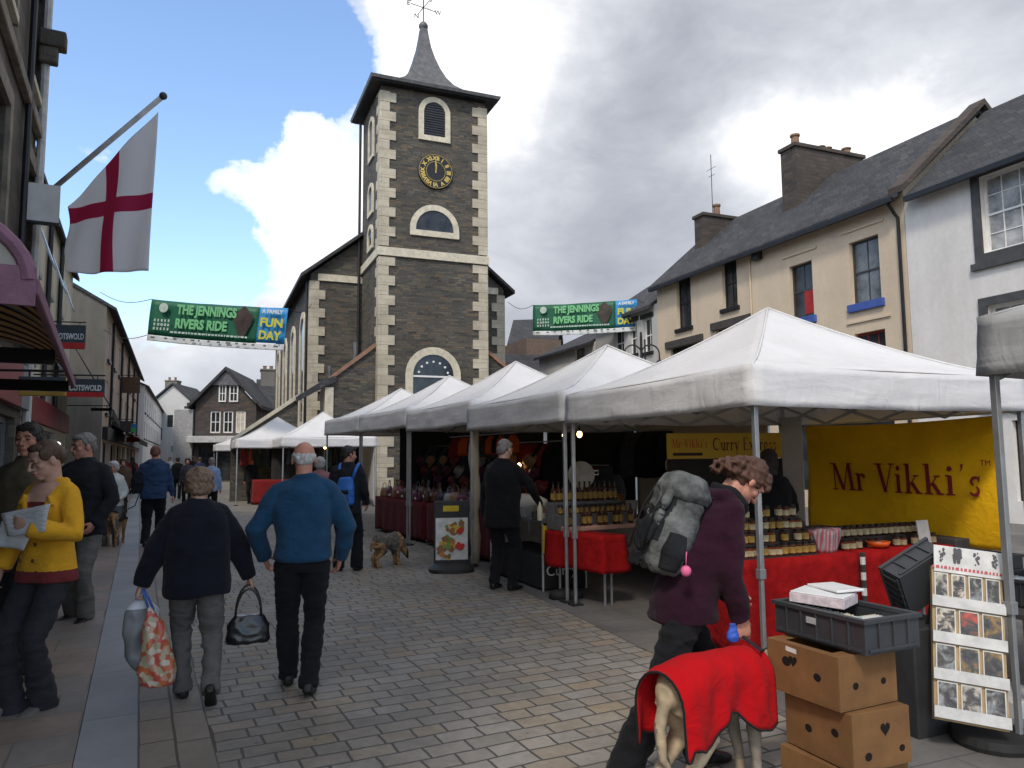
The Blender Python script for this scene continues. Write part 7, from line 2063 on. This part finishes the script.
cardboard((bN.x + .030, bN.y - .015, .222), c_rz + R(-3), W_ - .03, L_ + .01, .245, 'brown cardboard box with a heart shaped hole, middle of the stack', [(.085, .06, .018), (.285, .07, .015), (.20, .205, .0)], [(.10, .14, .018), (.26, .11, .018)], [('f', .19, .165, .032)])
t = cardboard((bN.x - .01, bN.y, .472), c_rz + R(1), W_, L_ + .02, .235, 'brown cardboard box directly under the grey crate, top of its stack', [(.10, .10, .016), (.28, .10, .015)], [(.12, .12, .018), (.30, .15, .022)], [('s', .26, .16, .028)])
MB().add([(-.0022, .235, .195), (-.0022, .30, .20), (-.0022, .30, .222), (-.0022, .235, .217)], [(0, 1, 2, 3)]).build('box_label', mat('white sticker', (.6, .6, .58), .6), t, fix=False)
crate_m = mat('dark grey crate plastic', (.040, .043, .048), .45, .12, 6, .15, 60, spec=.45)
def crate(loc, rz, w_, l_, h_, label, rot=None):
    t = thing('plastic_crate', label, 'plastic crate', loc, rz, rot=rot)
    mb = MB(); th = .012
    mb.box(.01, w_ - .01, .01, l_ - .01, 0, th)
    mb.box(.01, w_ - .01, .01, .01 + th, th, h_ - .02); mb.box(.01, w_ - .01, l_ - .01 - th, l_ - .01, th, h_ - .02)
    mb.box(.01, .01 + th, .01 + th, l_ - .01 - th, th, h_ - .02); mb.box(w_ - .01 - th, w_ - .01, .01 + th, l_ - .01 - th, th, h_ - .02)
    for a, b_, c_, d_ in ((-.002, w_ + .002, -.002, .026), (-.002, w_ + .002, l_ - .026, l_ + .002), (-.002, .026, .026, l_ - .026), (w_ - .026, w_ + .002, .026, l_ - .026)): mb.box(a, b_, c_, d_, h_ - .02, h_)
    for i in range(1, 4):
        x = w_ * i / 4; mb.box(x - .004, x + .004, -.001, .0095, .01, h_ - .021); mb.box(x - .004, x + .004, l_ - .0095, l_ + .001, .01, h_ - .021)
    for i in range(1, 6):
        y = l_ * i / 6; mb.box(-.001, .0095, y - .004, y + .004, .01, h_ - .021); mb.box(w_ - .0095, w_ + .001, y - .004, y + .004, .01, h_ - .021)
    mb.box(.03, w_ - .03, .001, .0094, .012, .026); mb.box(.001, .0094, .03, l_ - .03, .012, .026)
    mb.build('crate_body', crate_m, t, bevel=.0015)
    return t
cr = crate((CN.x, CN.y, .715), c_rz, .37, .55, .155, 'grey plastic crate of white cards on top of the cardboard boxes')
MB().add([(-.0015, .27, .085), (-.0015, .33, .085), (-.0015, .33, .115), (-.0015, .27, .115)], [(0, 1, 2, 3)]).build('crate_label', mat('faded label', (.35, .36, .36), .6), cr, fix=False)
# cards filed in the crate, a box of cards laid over it
random.seed(2)
cards_m = [mat('white card stock', (.62, .62, .60), .6), mat('pale blue card', (.35, .45, .50), .6), mat('pale cream card', (.55, .50, .38), .6)]
Mc = Matrix.Translation((CN.x, CN.y, .715)) @ Matrix.Rotation(c_rz, 4, 'Z')
for i in range(26):
    y = .045 + i * .0175
    o = MB().box(0, .145, 0, .003, 0, .105).build('greeting_card', random.choice(cards_m), None)
    o.matrix_world = Mc @ Matrix.Translation((.04 + random.uniform(-.004, .004), y, .014 + random.uniform(0, .008))) @ Matrix.Rotation(R(random.uniform(-12, -4)), 4, 'X')
    tag(o, 'white edged card filed in the left row of the grey crate', 'card', 'cards filed in the left row of the grey crate')
for i in range(10):
    y = .045 + i * .0175
    o = MB().box(0, .135, 0, .003, 0, .10).build('greeting_card', random.choice(cards_m), None)
    o.matrix_world = Mc @ Matrix.Translation((.20, y, .014)) @ Matrix.Rotation(R(-8), 4, 'X')
    tag(o, 'white edged card filed in the right row of the grey crate', 'card', 'cards filed in the right row of the grey crate')
t = thing('card_pack', 'white and pink flat pack of cards lying across the grey crate', 'card pack', (0, 0, 0)); t.matrix_world = Mc @ Matrix.Translation((.13, .22, .15)) @ Matrix.Rotation(R(24), 4, 'Z') @ Matrix.Rotation(R(2), 4, 'X')
MB().box(0, .21, 0, .26, 0, .045).build('pack_body', mat('white and pink print', (.58, .50, .53), .55, .2, 30, .1), t, bevel=.003)
MB().box(.004, .206, .004, .256, .046, .052).build('pack_lid', mat('white glossy print', (.68, .68, .68), .4, .06, 9, .1), t, bevel=.002)
o = MB().box(0, .16, 0, .22, 0, .012).build('card_pack', mat('white glossy print', (.68, .68, .68), .4), None, bevel=.003); o.matrix_world = Mc @ Matrix.Translation((.18, .30, .21)) @ Matrix.Rotation(R(-8), 4, 'Z'); tag(o, 'thin white pack lying crooked over the pink one', 'card pack')

# ================================================================ stall 0: sloping card board, crates behind it
q0 = G(955, 745)
bt_ = at(958, 575, 4.35); 
brd = thing('card_display', 'tall leaning board with four rows of mounted photo cards', 'display board', (2.40, 4.08, 0), rot=(0, R(7), R(-14)))
LEAN = R(-17)
bm_ = Matrix.Rotation(LEAN, 4, 'X')
wood = mat('pale bare wood', (.34, .24, .13), .7, .2, 7, .2, 50)
def photo_m(name, seed, hi, sc):
    m, t, N, L, P = nt(name)
    co = mapping(N, L, coords(N), loc=(seed * 3.1, seed, seed * 1.7))
    n = noise_node(N, L, co, sc, 6, .6, .8); r = ramp(N, [(.36, (.018, .018, .02)), (.48, (.06, .052, .045)), (.56, hi), (.68, tuple(min(1, c * 1.8) for c in hi))]); L.new(n.outputs[0], r.inputs[0])
    L.new(r.outputs[0], P.inputs['Base Color']); P.inputs['Roughness'].default_value = .3
    return m
dark_photo = [photo_m('night photo print', 1, (.28, .26, .22), 17), photo_m('red photo print', 2, (.30, .05, .03), 15), photo_m('gold photo print', 3, (.16, .10, .03), 15), photo_m('dark green photo print', 6, (.08, .09, .07), 14), photo_m('pale figure photo print', 4, (.34, .30, .24), 20), photo_m('grey photo print', 5, (.16, .17, .17), 16)]
_unused = [mat('dark photo print', (.03, .03, .033), .35, .6, 18, 0), mat('brown photo print', (.06, .035, .025), .35, .8, 16, 0), mat('green grey photo print', (.05, .055, .045), .35, .8, 14, 0)]
hl_ = [mat('photo highlight white', (.45, .42, .38), .4, .5, 30, 0), mat('photo highlight red', (.42, .06, .05), .4, .5, 30, 0), mat('photo highlight gold', (.42, .25, .06), .4, .5, 30, 0)]
BW_, BH_ = .36, .98
def Mb(x, z, y=0): return bm_ @ Matrix.Translation((x, y, z))
mb = MB(); mb.box(-BW_ / 2, BW_ / 2, 0, .012, .16, BH_, 0, bm_); mb.box(-BW_ / 2, -BW_ / 2 + .03, .012, .035, .16, BH_, 0, bm_); mb.box(BW_ / 2 - .03, BW_ / 2, .012, .035, .16, BH_, 0, bm_)
mb.build('board', wood, brd)
rows_z = [.76, .565, .37, .175]; rp = [(4, .0), (3, .0), (3, .0), (3, .0)]
random.seed(14)
for r, z0 in enumerate(rows_z):
    n_ = rp[r][0]
    l_ = MB().box(-BW_ / 2 - .004, BW_ / 2 + .004, -.022, -.012, z0 - .004, z0 + .055, 0, bm_).build('card_ledge', mat('white ledge strip', (.50, .50, .49), .6), brd)
    for i in range(n_):
        wd = (BW_ - .02) / n_ - .014
        x0 = -BW_ / 2 + .012 + i * (BW_ - .012) / n_ + (.0 if r % 2 == 0 else .004)
        c_ = MB().box(x0, x0 + wd, -.008, -.003, z0 + .012, z0 + .185, 0, bm_).build('photo_card', mat('card mount', (.55, .54, .50), .6), brd)
        MB().box(x0 + .006, x0 + wd - .006, -.0095, -.0085, z0 + .05, z0 + .178, 0, bm_).build('photo_print', random.choice(dark_photo), c_)
hd_ = MB().box(-BW_ / 2 + .01, BW_ / 2 + .03, -.012, -.004, BH_ - .03, BH_ + .12, 0, bm_).build('header_card', mat('white header card', (.62, .62, .61), .6), brd)
inkg = mat('grey ink drawing', (.10, .10, .11), .7)
for i, cx_ in enumerate((-.13, -.05, .05, .14)):
    m_ = MB(); random.seed(30 + i)
    for k in range(9 if i != 1 else 16):
        rr = random.uniform(.004, .009) if i != 1 else random.uniform(.008, .014)
        ox, oz = random.uniform(-.012, .012) * (1.4 if i == 1 else 1), -.022 + k * (.075 / (9 if i != 1 else 16))
        m_.add([Mb(cx_ + ox + rr * math.cos(a), BH_ + .055 + oz + rr * 1.3 * math.sin(a), -.0135 - .0002 * k).translation for a in [2 * math.pi * j / 8 for j in range(8)]], [tuple(range(8))])
    m_.build('ink_drawing', inkg, hd_, fix=False)
pk = mat('pink red lettering', (.50, .10, .11), .6); m_ = MB(); random.seed(8); x = -.18
while x < .20:
    w2 = random.uniform(.010, .02)
    m_.add([Mb(x + a, BH_ + -.012 + b_, -.0135).translation for a, b_ in ((0, 0), (w2, 0), (w2 * .9, .018), (.002, .016))], [(0, 1, 2, 3)]); x += w2 + .006
m_.build('red_script', pk, hd_, fix=False)
for sx in (-1, 1):
    MB().tube([(sx * .15, .28, .9), (sx * .15, .62, .0)], .010, 8).build('rear_leg', mat('dark stand metal', (.03, .03, .03), .5), brd)
# low trolley / table under it with crates
tt = thing('crate_table', 'low dark table carrying grey crates behind the card board', 'table', S0.p(0, 0), S0.th)
MB().box(.42, 1.9, .10, 1.0, .60, .63).build('table_top', mat('dark table board', (.05, .045, .04), .7), tt)
for x in (.5, 1.8):
    for y in (.2, .9): MB().tube([(x, y, 0), (x, y, .6)], .016, 8).build('leg', metal_g, tt)
p = S0.p(.62, .16, .632); crate(tuple(p), S0.th + R(4), .60, .40, .17, 'grey plastic crate on the table at the right edge of the photo')
for i in range(12):
    o = MB().box(0, .15, 0, .003, 0, .15).build('greeting_card', random.choice(cards_m), None); o.matrix_world = Matrix.Translation(S0.p(.66, .20 + i * .026, .65)) @ Matrix.Rotation(S0.th, 4, 'Z') @ Matrix.Rotation(R(-10), 4, 'X'); tag(o, 'card filed in the crate at the right edge of the photo', 'card', 'cards filed in the right edge crate')
p = S0.p(.62, .62, .632); crate(tuple(p), S0.th, .55, .36, .26, 'tall grey crate further back on the right edge table')
# tilted crate left of the board, resting on a stand
sd3 = thing('crate_stand', 'low dark stand under the tilted grey crate', 'stand', (2.40, 4.55, 0), TH)
MB().box(-.22, .22, -.15, .25, 0, .60).build('stand_body', mat('dark crate stand', (.03, .03, .032), .7), sd3, bevel=.01)
crate((2.22, 4.40, .88), 0, .36, .30, .15, 'grey plastic crate tipped on its side left of the card board', rot=(R(-72), R(-28), R(8)))
o = MB().box(0, .40, 0, .30, 0, .10).build('document_box', mat('white file box', (.5, .5, .5), .6), None, bevel=.005); o.location = (3.0, 4.62, .0); o.rotation_euler = (0, 0, TH); tag(o, 'white flat box lying on the ground behind the gazebo pole', 'box')
wt = thing('pole_weight', 'black rubber weight round the foot of the nearest pole', 'weight', (2.63, 4.27, 0), TH)
MB().lathe([(.10, 0), (.20, 0), (.21, .03), (.20, .07), (.10, .075)], seg=24).build('disc', rubber, wt, smooth=False)
for lab, (px, py) in (('black weight by the two poles of the nearest gazebos', (556, 600)),):
    q = G(px, py); o = MB().loft([(V((0, 0, 0)), V((1, 0, 0)), V((0, 1, 0)), .2, .12), (V((0, 0, .08)), V((1, 0, 0)), V((0, 1, 0)), .19, .11), (V((0, 0, .10)), V((1, 0, 0)), V((0, 1, 0)), .12, .07)], e=3).build('pole_weight', rubber, None, smooth=True); o.location = (q.x + .12, q.y + .1, 0); o.rotation_euler = (0, 0, TH); tag(o, lab, 'weight')
# dark heap of boxes behind (far right, under stall 0 and beyond)
for (x, y, w2, d2, h2, lab) in ((1.3, 2.2, .8, .5, .55, 'dark box stacked under the right edge gazebo'), (2.3, 2.0, .5, .5, .8, 'taller dark box at the back of the right edge gazebo')):
    p = S0.p(x, y, 0); o = MB().box(0, w2, 0, d2, 0, h2).build('storage_box', mat('dark storage box', (.05, .05, .055), .6), None, bevel=.01); o.location = p; o.rotation_euler = (0, 0, TH); tag(o, lab, 'storage box')

# ================================================================ flag
fl = thing('flag', 'white flag with a red cross hanging from a slanting white pole', 'flag', fp(sd_(13.0)) + V((0, 0, 5.9)), 0)
fo = fp(sd_(13.0)) + V((0, 0, 5.9))
base = at(27, 211, 13.0); tip = at(162, 97, 12.0)
pole_w = mat('white painted pole', (.60, .60, .60), .5)
pl_o = MB().tube([base - fo, tip - fo], .045, 12).build('pole', pole_w, fl, smooth=True)
MB().ell(tip - fo + (tip - base).normalized() * .03, .065, .065, .065, 12, 8).build('finial', mat('dark finial', (.05, .05, .06), .5), pl_o, smooth=True)
MB().tube([base - fo + V((-.3, .0, -.25)), base - fo + V((.2, 0, .10))], .05, 8).build('bracket', black_paint, pl_o)
TRc, TLc, BLc, BRc = at(157, 111, 12.02), at(66, 206, 12.75), at(63, 271, 12.75), at(149, 273, 12.05)
nF = 44; vs = []; uvs = []
for j in range(nF + 1):
    for i in range(nF + 1):
        u, v = i / nF, j / nF
        top = TLc.lerp(TRc, u) + V((0, 0, -.06 * math.sin(math.pi * u)))
        bot = BLc.lerp(BRc, u) + V((0, 0, -.03 * math.sin(math.pi * u * 1.5)))
        p = top.lerp(bot, v)
        p += V((.25, 1, 0)) * (.035 * math.sin(u * 15 + v * 3) * (.3 + v) + .04 * math.sin(u * 6 + 1) + .05 * (1 - u) * math.sin(v * 7))
        vs.append(p - fo); uvs.append((u, p.z))
m_ = MB().add(vs, [(j * (nF + 1) + i, j * (nF + 1) + i + 1, (j + 1) * (nF + 1) + i + 1, (j + 1) * (nF + 1) + i) for j in range(nF) for i in range(nF)])
me = m_.mesh('flag_cloth', [])
zr0 = at(110, 206, 12.3).z
uvl = me.uv_layers.new(name='UVMap')
for lp in me.loops: uvl.data[lp.index].uv = (uvs[lp.vertex_index][0], uvs[lp.vertex_index][1])
fm, ft, FN, FL, FP = nt('white flag nylon with red cross')
uvn = FN.new('ShaderNodeUVMap'); sx = FN.new('ShaderNodeSeparateXYZ'); FL.new(uvn.outputs[0], sx.inputs[0])
def band(sock, c, w2):
    a = FN.new('ShaderNodeMath'); a.operation = 'SUBTRACT'; FL.new(sock, a.inputs[0]); a.inputs[1].default_value = c
    b_ = FN.new('ShaderNodeMath'); b_.operation = 'ABSOLUTE'; FL.new(a.outputs[0], b_.inputs[0])
    d = FN.new('ShaderNodeMath'); d.operation = 'LESS_THAN'; FL.new(b_.outputs[0], d.inputs[0]); d.inputs[1].default_value = w2; return d.outputs[0]
mxn = FN.new('ShaderNodeMath'); mxn.operation = 'MAXIMUM'; FL.new(band(sx.outputs[0], 5.4e-1, .080), mxn.inputs[0]); FL.new(band(sx.outputs[1], zr0, .135), mxn.inputs[1])
cc = mixc(FN, FL, mxn.outputs[0], (.88, .88, .90), (.58, .07, .19))
FL.new(cc, FP.inputs['Base Color']); FP.inputs['Roughness'].default_value = .7
tr = FN.new('ShaderNodeBsdfTranslucent'); FL.new(cc, tr.inputs['Color']); ms = FN.new('ShaderNodeMixShader'); ms.inputs[0].default_value = .6
FL.new(FP.outputs[0], ms.inputs[1]); FL.new(tr.outputs[0], ms.inputs[2]); FL.new(ms.outputs[0], FN['Material Output'].inputs['Surface'])
me.materials.append(fm); me.polygons.foreach_set('use_smooth', [True] * len(me.polygons))
fc_ = link_mesh('flag_cloth', me, fl); md = fc_.modifiers.new('t', 'SOLIDIFY'); md.thickness = .004

# ================================================================ street banners
bgreen = mat('deep green banner', (.012, .10, .055), .5, .12, 1, .05); bblue = mat('sky blue banner', (.03, .22, .48), .5, .08, 1, .05); bwhite = mat('white banner strip', (.58, .60, .60), .5, .06, 2, .05)
blet = mat('light green lettering', (.16, .44, .20), .5, .05); byel = mat('yellow lettering', (.52, .48, .03), .5, .05); bdark = mat('dark photo area', (.05, .035, .03), .5, .5, 3)
def street_banner(label, pL, pR, h_, ropes):
    x = (pR - pL); w2 = x.length; rz = math.atan2(x.y, x.x); tilt = math.asin(x.z / w2)
    t = thing('street_banner', label, 'banner', pL, rot=(0, -tilt, rz))
    def sheet_(name, x0, x1, z0, z1, m, par, y=0):
        mb = MB(); n = 24; vs = []
        for j in range(7):
            for i in range(n + 1):
                X = x0 + (x1 - x0) * i / n; Z = z0 + (z1 - z0) * j / 6
                vs.append((X, y + .05 * math.sin(X * 1.7) * (1 + .5 * Z / h_) + .02 * math.sin(X * 5 + Z * 3), Z - .05 * math.sin(math.pi * X / w2)))
        mb.add(vs, [(j * (n + 1) + i, j * (n + 1) + i + 1, (j + 1) * (n + 1) + i + 1, (j + 1) * (n + 1) + i) for j in range(6) for i in range(n)])
        return mb.build(name, m, par, smooth=True, solid=.01)
    k = w2 / 4.5
    sheet_('green_cloth', 0, w2 * .80, -h_ * .86, 0, bgreen, t)
    sheet_('blue_cloth', w2 * .80, w2, -h_ * .84, 0, bblue, t)
    sheet_('white_strip', 0, w2, -h_, -h_ * .86, bwhite, t)
    yy = -.10
    text_part('lettering', 'THE JENNINGS', .40 * k, onface(w2 * .43, yy, -h_ * .25), blet, t, width=w2 * .44, bold=.018)
    text_part('lettering', 'RIVERS RIDE', .40 * k, onface(w2 * .40, yy, -h_ * .55), blet, t, width=w2 * .38, bold=.018)
    text_part('lettering', 'A FAMILY', .17 * k, onface(w2 * .905, yy, -h_ * .12), bwhite, t, width=w2 * .15, bold=.008)
    text_part('lettering', 'FUN', .36 * k, onface(w2 * .905, yy, -h_ * .38), byel, t, width=w2 * .16, bold=.014)
    text_part('lettering', 'DAY', .36 * k, onface(w2 * .905, yy, -h_ * .68), byel, t, width=w2 * .16, bold=.014)
    m_ = MB(); random.seed(4)
    m_.lathe([(0, 0), (.14 * k, 0), (.15 * k, .006), (0, .008)], seg=18, M=Matrix.Translation((w2 * .11, yy, -h_ * .20)) @ Matrix.Rotation(R(90), 4, 'X'))
    for i in range(3):
        for q_ in range(5): m_.box(w2 * (.05 + .026 * q_), w2 * (.05 + .026 * q_) + .07 * k * random.uniform(.6, 1.2), yy - .004, yy, -h_ * (.50 + .10 * i) - .05 * k, -h_ * (.50 + .10 * i) + .03 * k)
    X = w2 * .18
    while X < w2 * .74:
        w3 = random.uniform(.04, .11) * k; m_.box(X, X + w3, yy - .004, yy, -h_ * .77 - .03, -h_ * .77 + .03); X += w3 + .03 * k
    m_.build('small_print', mat('pale print', (.42, .50, .44), .6), t)
    m_ = MB()
    m_.add([(w2 * .70 + .30 * k * math.cos(a) * (1 + .2 * math.sin(3 * a)), yy + .01, -h_ * .40 + .42 * k * math.sin(a) * (1 + .15 * math.cos(4 * a))) for a in [2 * math.pi * i / 24 for i in range(24)]], [tuple(range(24))])
    m_.build('photo_area', bdark, t, fix=False)
    X = w2 * .04; m_ = MB()
    while X < w2 * .96:
        w3 = random.uniform(.05, .16) * k; m_.box(X, X + w3, yy - .002, yy, -h_ * .93 - .03, -h_ * .93 + .03); X += w3 + random.uniform(.1, .35) * k
    m_.build('sponsor_marks', mat('grey print', (.12, .14, .14), .6), t)
    inv = (Matrix.Translation(pL) @ t.rotation_euler.to_matrix().to_4x4()).inverted()
    rp_ = MB()
    for a, b_ in ropes:
        n = 12; pts = [V(a).lerp(V(b_), i / n) + V((0, 0, -.25 * math.sin(math.pi * i / n))) for i in range(n + 1)]
        rp_.tube([inv @ p for p in pts], .012, 5)
    rp_.build('rope', cordm, t)
    return t
pL, pR = at(152, 299, 25), at(288, 308, 24.3)
street_banner('green and blue street banner hung against the blue sky, left of the tower', pL, pR, 1.42, [(at(100, 292, 28), pL), (pR, at(312, 304, 31.4)), (at(104, 330, 29), pL + V((0, 0, -1.2)))])
pL, pR = at(533, 305, 33), at(637, 299, 31.5)
street_banner('green and blue street banner over the gazebo roofs, right of the tower', pL, pR, 1.38, [(at(508, 302, 34), pL), (pR, at(661, 296, 29.9)), (pR + V((0, 0, -1.2)), at(661, 318, 29.9))])

# ================================================================ lamp post with four swan necks
q = at(644, 455, 25); q.z = 0
lp = thing('street_lamp', 'black lamp post with curling swan neck arms', 'street lamp', tuple(q), R(10))
MB().lathe([(.13, 0), (.13, .3), (.08, .4), (.065, 1.2), (.05, 1.3), (.045, 5.6), (.03, 5.75)], seg=12).build('post', black_paint, lp, smooth=False)
MB().tube([(.13, 0, 2.6), (.13, 0, 5.5)], .03, 8).build('side_tube', black_paint, lp)
for s_, z_, r_ in ((-1, 5.0, .30), (1, 5.0, .32), (1, 3.75, .30), (-1, 3.75, .30)):
    pts = [(s_ * (.0 + r_ - r_ * math.cos(a)) * 1.0, 0, z_ + r_ * math.sin(a)) for a in [math.pi * i / 10 for i in range(11)]] + [(s_ * 2 * r_, 0, z_ - .22)]
    a_ = MB().tube(pts, .026, 8).build('arm', black_paint, lp, smooth=True)
    MB().lathe([(.03, 0), (.10, -.06), (.13, -.16), (.10, -.18)][::-1], (s_ * 2 * r_, 0, z_ - .18), 12).build('lamp_head', black_paint, a_, smooth=True)

# ================================================================ Dutch awning, left edge
A0, A1 = V((-1.80, 2.60, 0)), V((-4.70, 7.90, 0)); adir = (A1 - A0).normalized(); ain = V((-adir.y, adir.x, 0))
aw = thing('shop_awning', 'curved shop awning with mauve edges and black striped underside', 'awning', A0, math.atan2(adir.y, adir.x))
mauve = cloth('mauve awning trim', (.24, .13, .175)); creamc = canvas_m('cream awning cloth', (.50, .47, .40), .2)
awst = stripes('black and buff awning stripes', (.014, .013, .012), (.50, .34, .19), 0, .44, duty=.42)
_t = awst.node_tree; _tr = _t.nodes.new('ShaderNodeBsdfTranslucent'); _ms = _t.nodes.new('ShaderNodeMixShader'); _ms.inputs[0].default_value = .4
_t.links.new(_t.nodes['Principled BSDF'].inputs['Base Color'].links[0].from_socket, _tr.inputs['Color'])
_t.links.new(_t.nodes['Principled BSDF'].outputs[0], _ms.inputs[1]); _t.links.new(_tr.outputs[0], _ms.inputs[2]); _t.links.new(_ms.outputs[0], _t.nodes['Material Output'].inputs['Surface'])
aL = (A1 - A0).length; PROJ, ZE, ZTp = 1.15, 2.42, 2.9
def arcp(t_, sc_=1.0): return (PROJ * (1 - math.cos(t_ * math.pi / 2)) , ZE + (ZTp - ZE) * math.sin(t_ * math.pi / 2))
mb = MB(); nx_, nt_ = 30, 14; vs = []
X0 = .88
for i in range(nx_ + 1):
    for j in range(nt_ + 1):
        y, z = arcp(j / nt_); vs.append((X0 + (aL - X0) * i / nx_, y, z))
mb.add(vs, [(i * (nt_ + 1) + j, (i + 1) * (nt_ + 1) + j, (i + 1) * (nt_ + 1) + j + 1, i * (nt_ + 1) + j + 1) for i in range(nx_) for j in range(nt_)])
mb.build('hood', awst, aw, smooth=True, solid=.01)
for xk in (X0, X0 + (aL - X0) * .5, aL):
    pts = [arcp(j / 14) for j in range(15)]
    MB().tube([(xk, y, z) for y, z in pts], .018, 8).build('hoop', metal_g, aw, smooth=True)
MB().box(X0, aL, -.04, .0, ZE - .06, ZE + .02).build('edge_trim', mauve, aw, bevel=.01)
e_ = MB().prism([(y, z) for y, z in [arcp(j / 14) for j in range(15)]] + [(PROJ, ZE)], 0, .012, M=Matrix.Translation((X0 - .02, 0, 0)) @ Matrix.Rotation(R(90), 4, 'Z') @ Matrix.Diagonal((1, 1, 1, 1))).build('end_panel', creamc, aw)
MB().box(X0 - .05, X0 - .02, -.03, PROJ, ZE - .12, ZE + .06).tube([(X0 - .03, y, z) for y, z in [arcp(j / 14) for j in range(15)]], .035, 8).build('end_trim', mauve, aw)
for xk in (X0 + (aL - X0) * .5, aL): MB().box(xk - .02, xk + .02, .02, PROJ, ZE - .10, ZE + .015).build('end_valance', black_paint, aw)
# ================================================================ hanging signs on the left
def hang_sign(label, px0, px1, py0, py1, d, m, strips=(), texts=(), name='hanging_sign', brk=True):
    a, b_ = at(px0, (py0 + py1) / 2, d), at(px1, (py0 + py1) / 2, d)
    zt_, zb_ = at((px0 + px1) / 2, py0, d).z, at((px0 + px1) / 2, py1, d).z
    w2 = (b_ - a).length; c = (a + b_) / 2; rz = math.atan2((b_ - a).y, (b_ - a).x) + R(14)
    t = thing(name, label, 'shop sign', (c.x, c.y, 0), rz)
    MB().box(-w2 / 2, w2 / 2, -.03, .03, zb_, zt_).build('board', m, t, bevel=.01)
    for f0, f1, mm in strips: MB().box(-w2 / 2 + .002, w2 / 2 - .002, -.034, -.0305, zb_ + (zt_ - zb_) * f0, zb_ + (zt_ - zb_) * f1).build('strip', mm, t)
    for body, fz, fw, fh, mm, fx in texts: text_part('lettering', body, (zt_ - zb_) * fh, onface(fx * w2, -.04, zb_ + (zt_ - zb_) * fz), mm, t, width=w2 * fw, ext=.003, bold=.006)
    if brk:
        MB().tube([(-w2 / 2 - .9, 0, zt_ + .08), (w2 / 2, 0, zt_ + .08)], .018, 6).tube([(-w2 * .3, 0, zt_ + .08), (-w2 * .3, 0, zt_)], .01, 5).tube([(w2 * .3, 0, zt_ + .08), (w2 * .3, 0, zt_)], .01, 5).build('bracket', black_paint, t)
    return t
dgrey = mat('dark slate grey sign', (.045, .055, .065), .5); sred = mat('red sign strip', (.42, .025, .025), .5); swh = mat('white sign letters', (.58, .6, .6), .5)
hang_sign('grey outdoor shop sign with a red foot, the higher and further of the pair', 56, 84, 325, 349, 20, dgrey, [(0, .26, sred)], [('COTSWOLD', .52, .92, .34, swh, .0)])
hang_sign('grey outdoor shop sign with a red foot, the lower one just below the awning end', 69, 103, 379, 397, 16, dgrey, [(0, .26, sred)], [('COTSWOLD', .50, .86, .42, swh, 0)])
hang_sign('gold and dark grey shop sign under the end of the awning', 22, 64, 377, 396, 9.6, mat('gold sign board', (.33, .20, .035), .5), [(.45, 1, dgrey)])
hang_sign('brown wooden hanging sign against the sky, far down the left side', 116, 139, 377, 393, 38, mat('brown wooden sign', (.11, .06, .035), .6))
hang_sign('dark wide hanging sign beneath the brown wooden one', 104, 130, 421, 432, 34, mat('dark brown sign', (.05, .04, .035), .6))
hang_sign('small red hanging sign left of the blue hooded man', 127, 139, 437, 442, 40, sred)
hang_sign('small blue and green hanging sign above the red one', 130, 136, 424, 432, 42, mat('blue sign', (.03, .16, .38), .5), [(0, .5, mat('green sign', (.04, .35, .10), .5))])
hang_sign('long black bar shaped sign above the left pavement', 92, 110, 408, 411, 26, black_paint)
def side_awning(label, pa, pb, za, zb, out, m):
    """sloping awning on the left frontage between two distances"""
    a, b_ = pa, pb; t = thing('shop_awning', label, 'awning', (a.x, a.y, 0), math.atan2((b_ - a).y, (b_ - a).x)); w2 = (b_ - a).length
    MB().add([(0, 0, za), (w2, 0, za), (w2, -out, zb), (0, -out, zb), (0, 0, za - .03), (w2, 0, za - .03), (w2, -out, zb - .03), (0, -out, zb - .03)], [(0, 1, 2, 3), (7, 6, 5, 4), (0, 4, 5, 1), (1, 5, 6, 2), (2, 6, 7, 3), (3, 7, 4, 0)]).build('awning_cloth', m, t)
    MB().box(0, w2, -out - .02, -out + .01, zb - .22, zb - .0).build('valance', m, t)
    return t
side_awning('long black sloping awning beside the lower grey shop sign', fp(sd_(20.5)), fp(sd_(27.5)), 5.0, 3.0, 1.15, mat('black awning cloth', (.018, .018, .02), .8))
side_awning('dark awning over the far left shopfronts', DP.o + UD * 4 , DP.o + UD * 14, 3.2, 2.5, 1.2, mat('black awning cloth', (.018, .018, .02), .8))
side_awning('pale awning far down the left pavement', DP.o + UD * 17, DP.o + UD * 25, 3.3, 2.3, 1.6, mat('pale awning cloth', (.40, .40, .40), .8))
# shop lights in the left window
for px, py, d, lab in ((31, 431, 8.4, 'lit spotlight in the near shop window behind the two men'), (57, 445, 10.6, 'lit spotlight in the shop window left of the grey haired man')):
    q = at(px, py, d); o = MB().ell((0, 0, 0), .045, .045, .045, 10, 8).build('spotlight', mat('lit cool spot', (1, 1, 1), .4, 0, 1, 0, emit=((1, .95, .85), 5)), None, smooth=True); o.location = q; tag(o, lab, 'lamp')
# aerials on the first house
for zz in (8.2, 5.9):
    pass
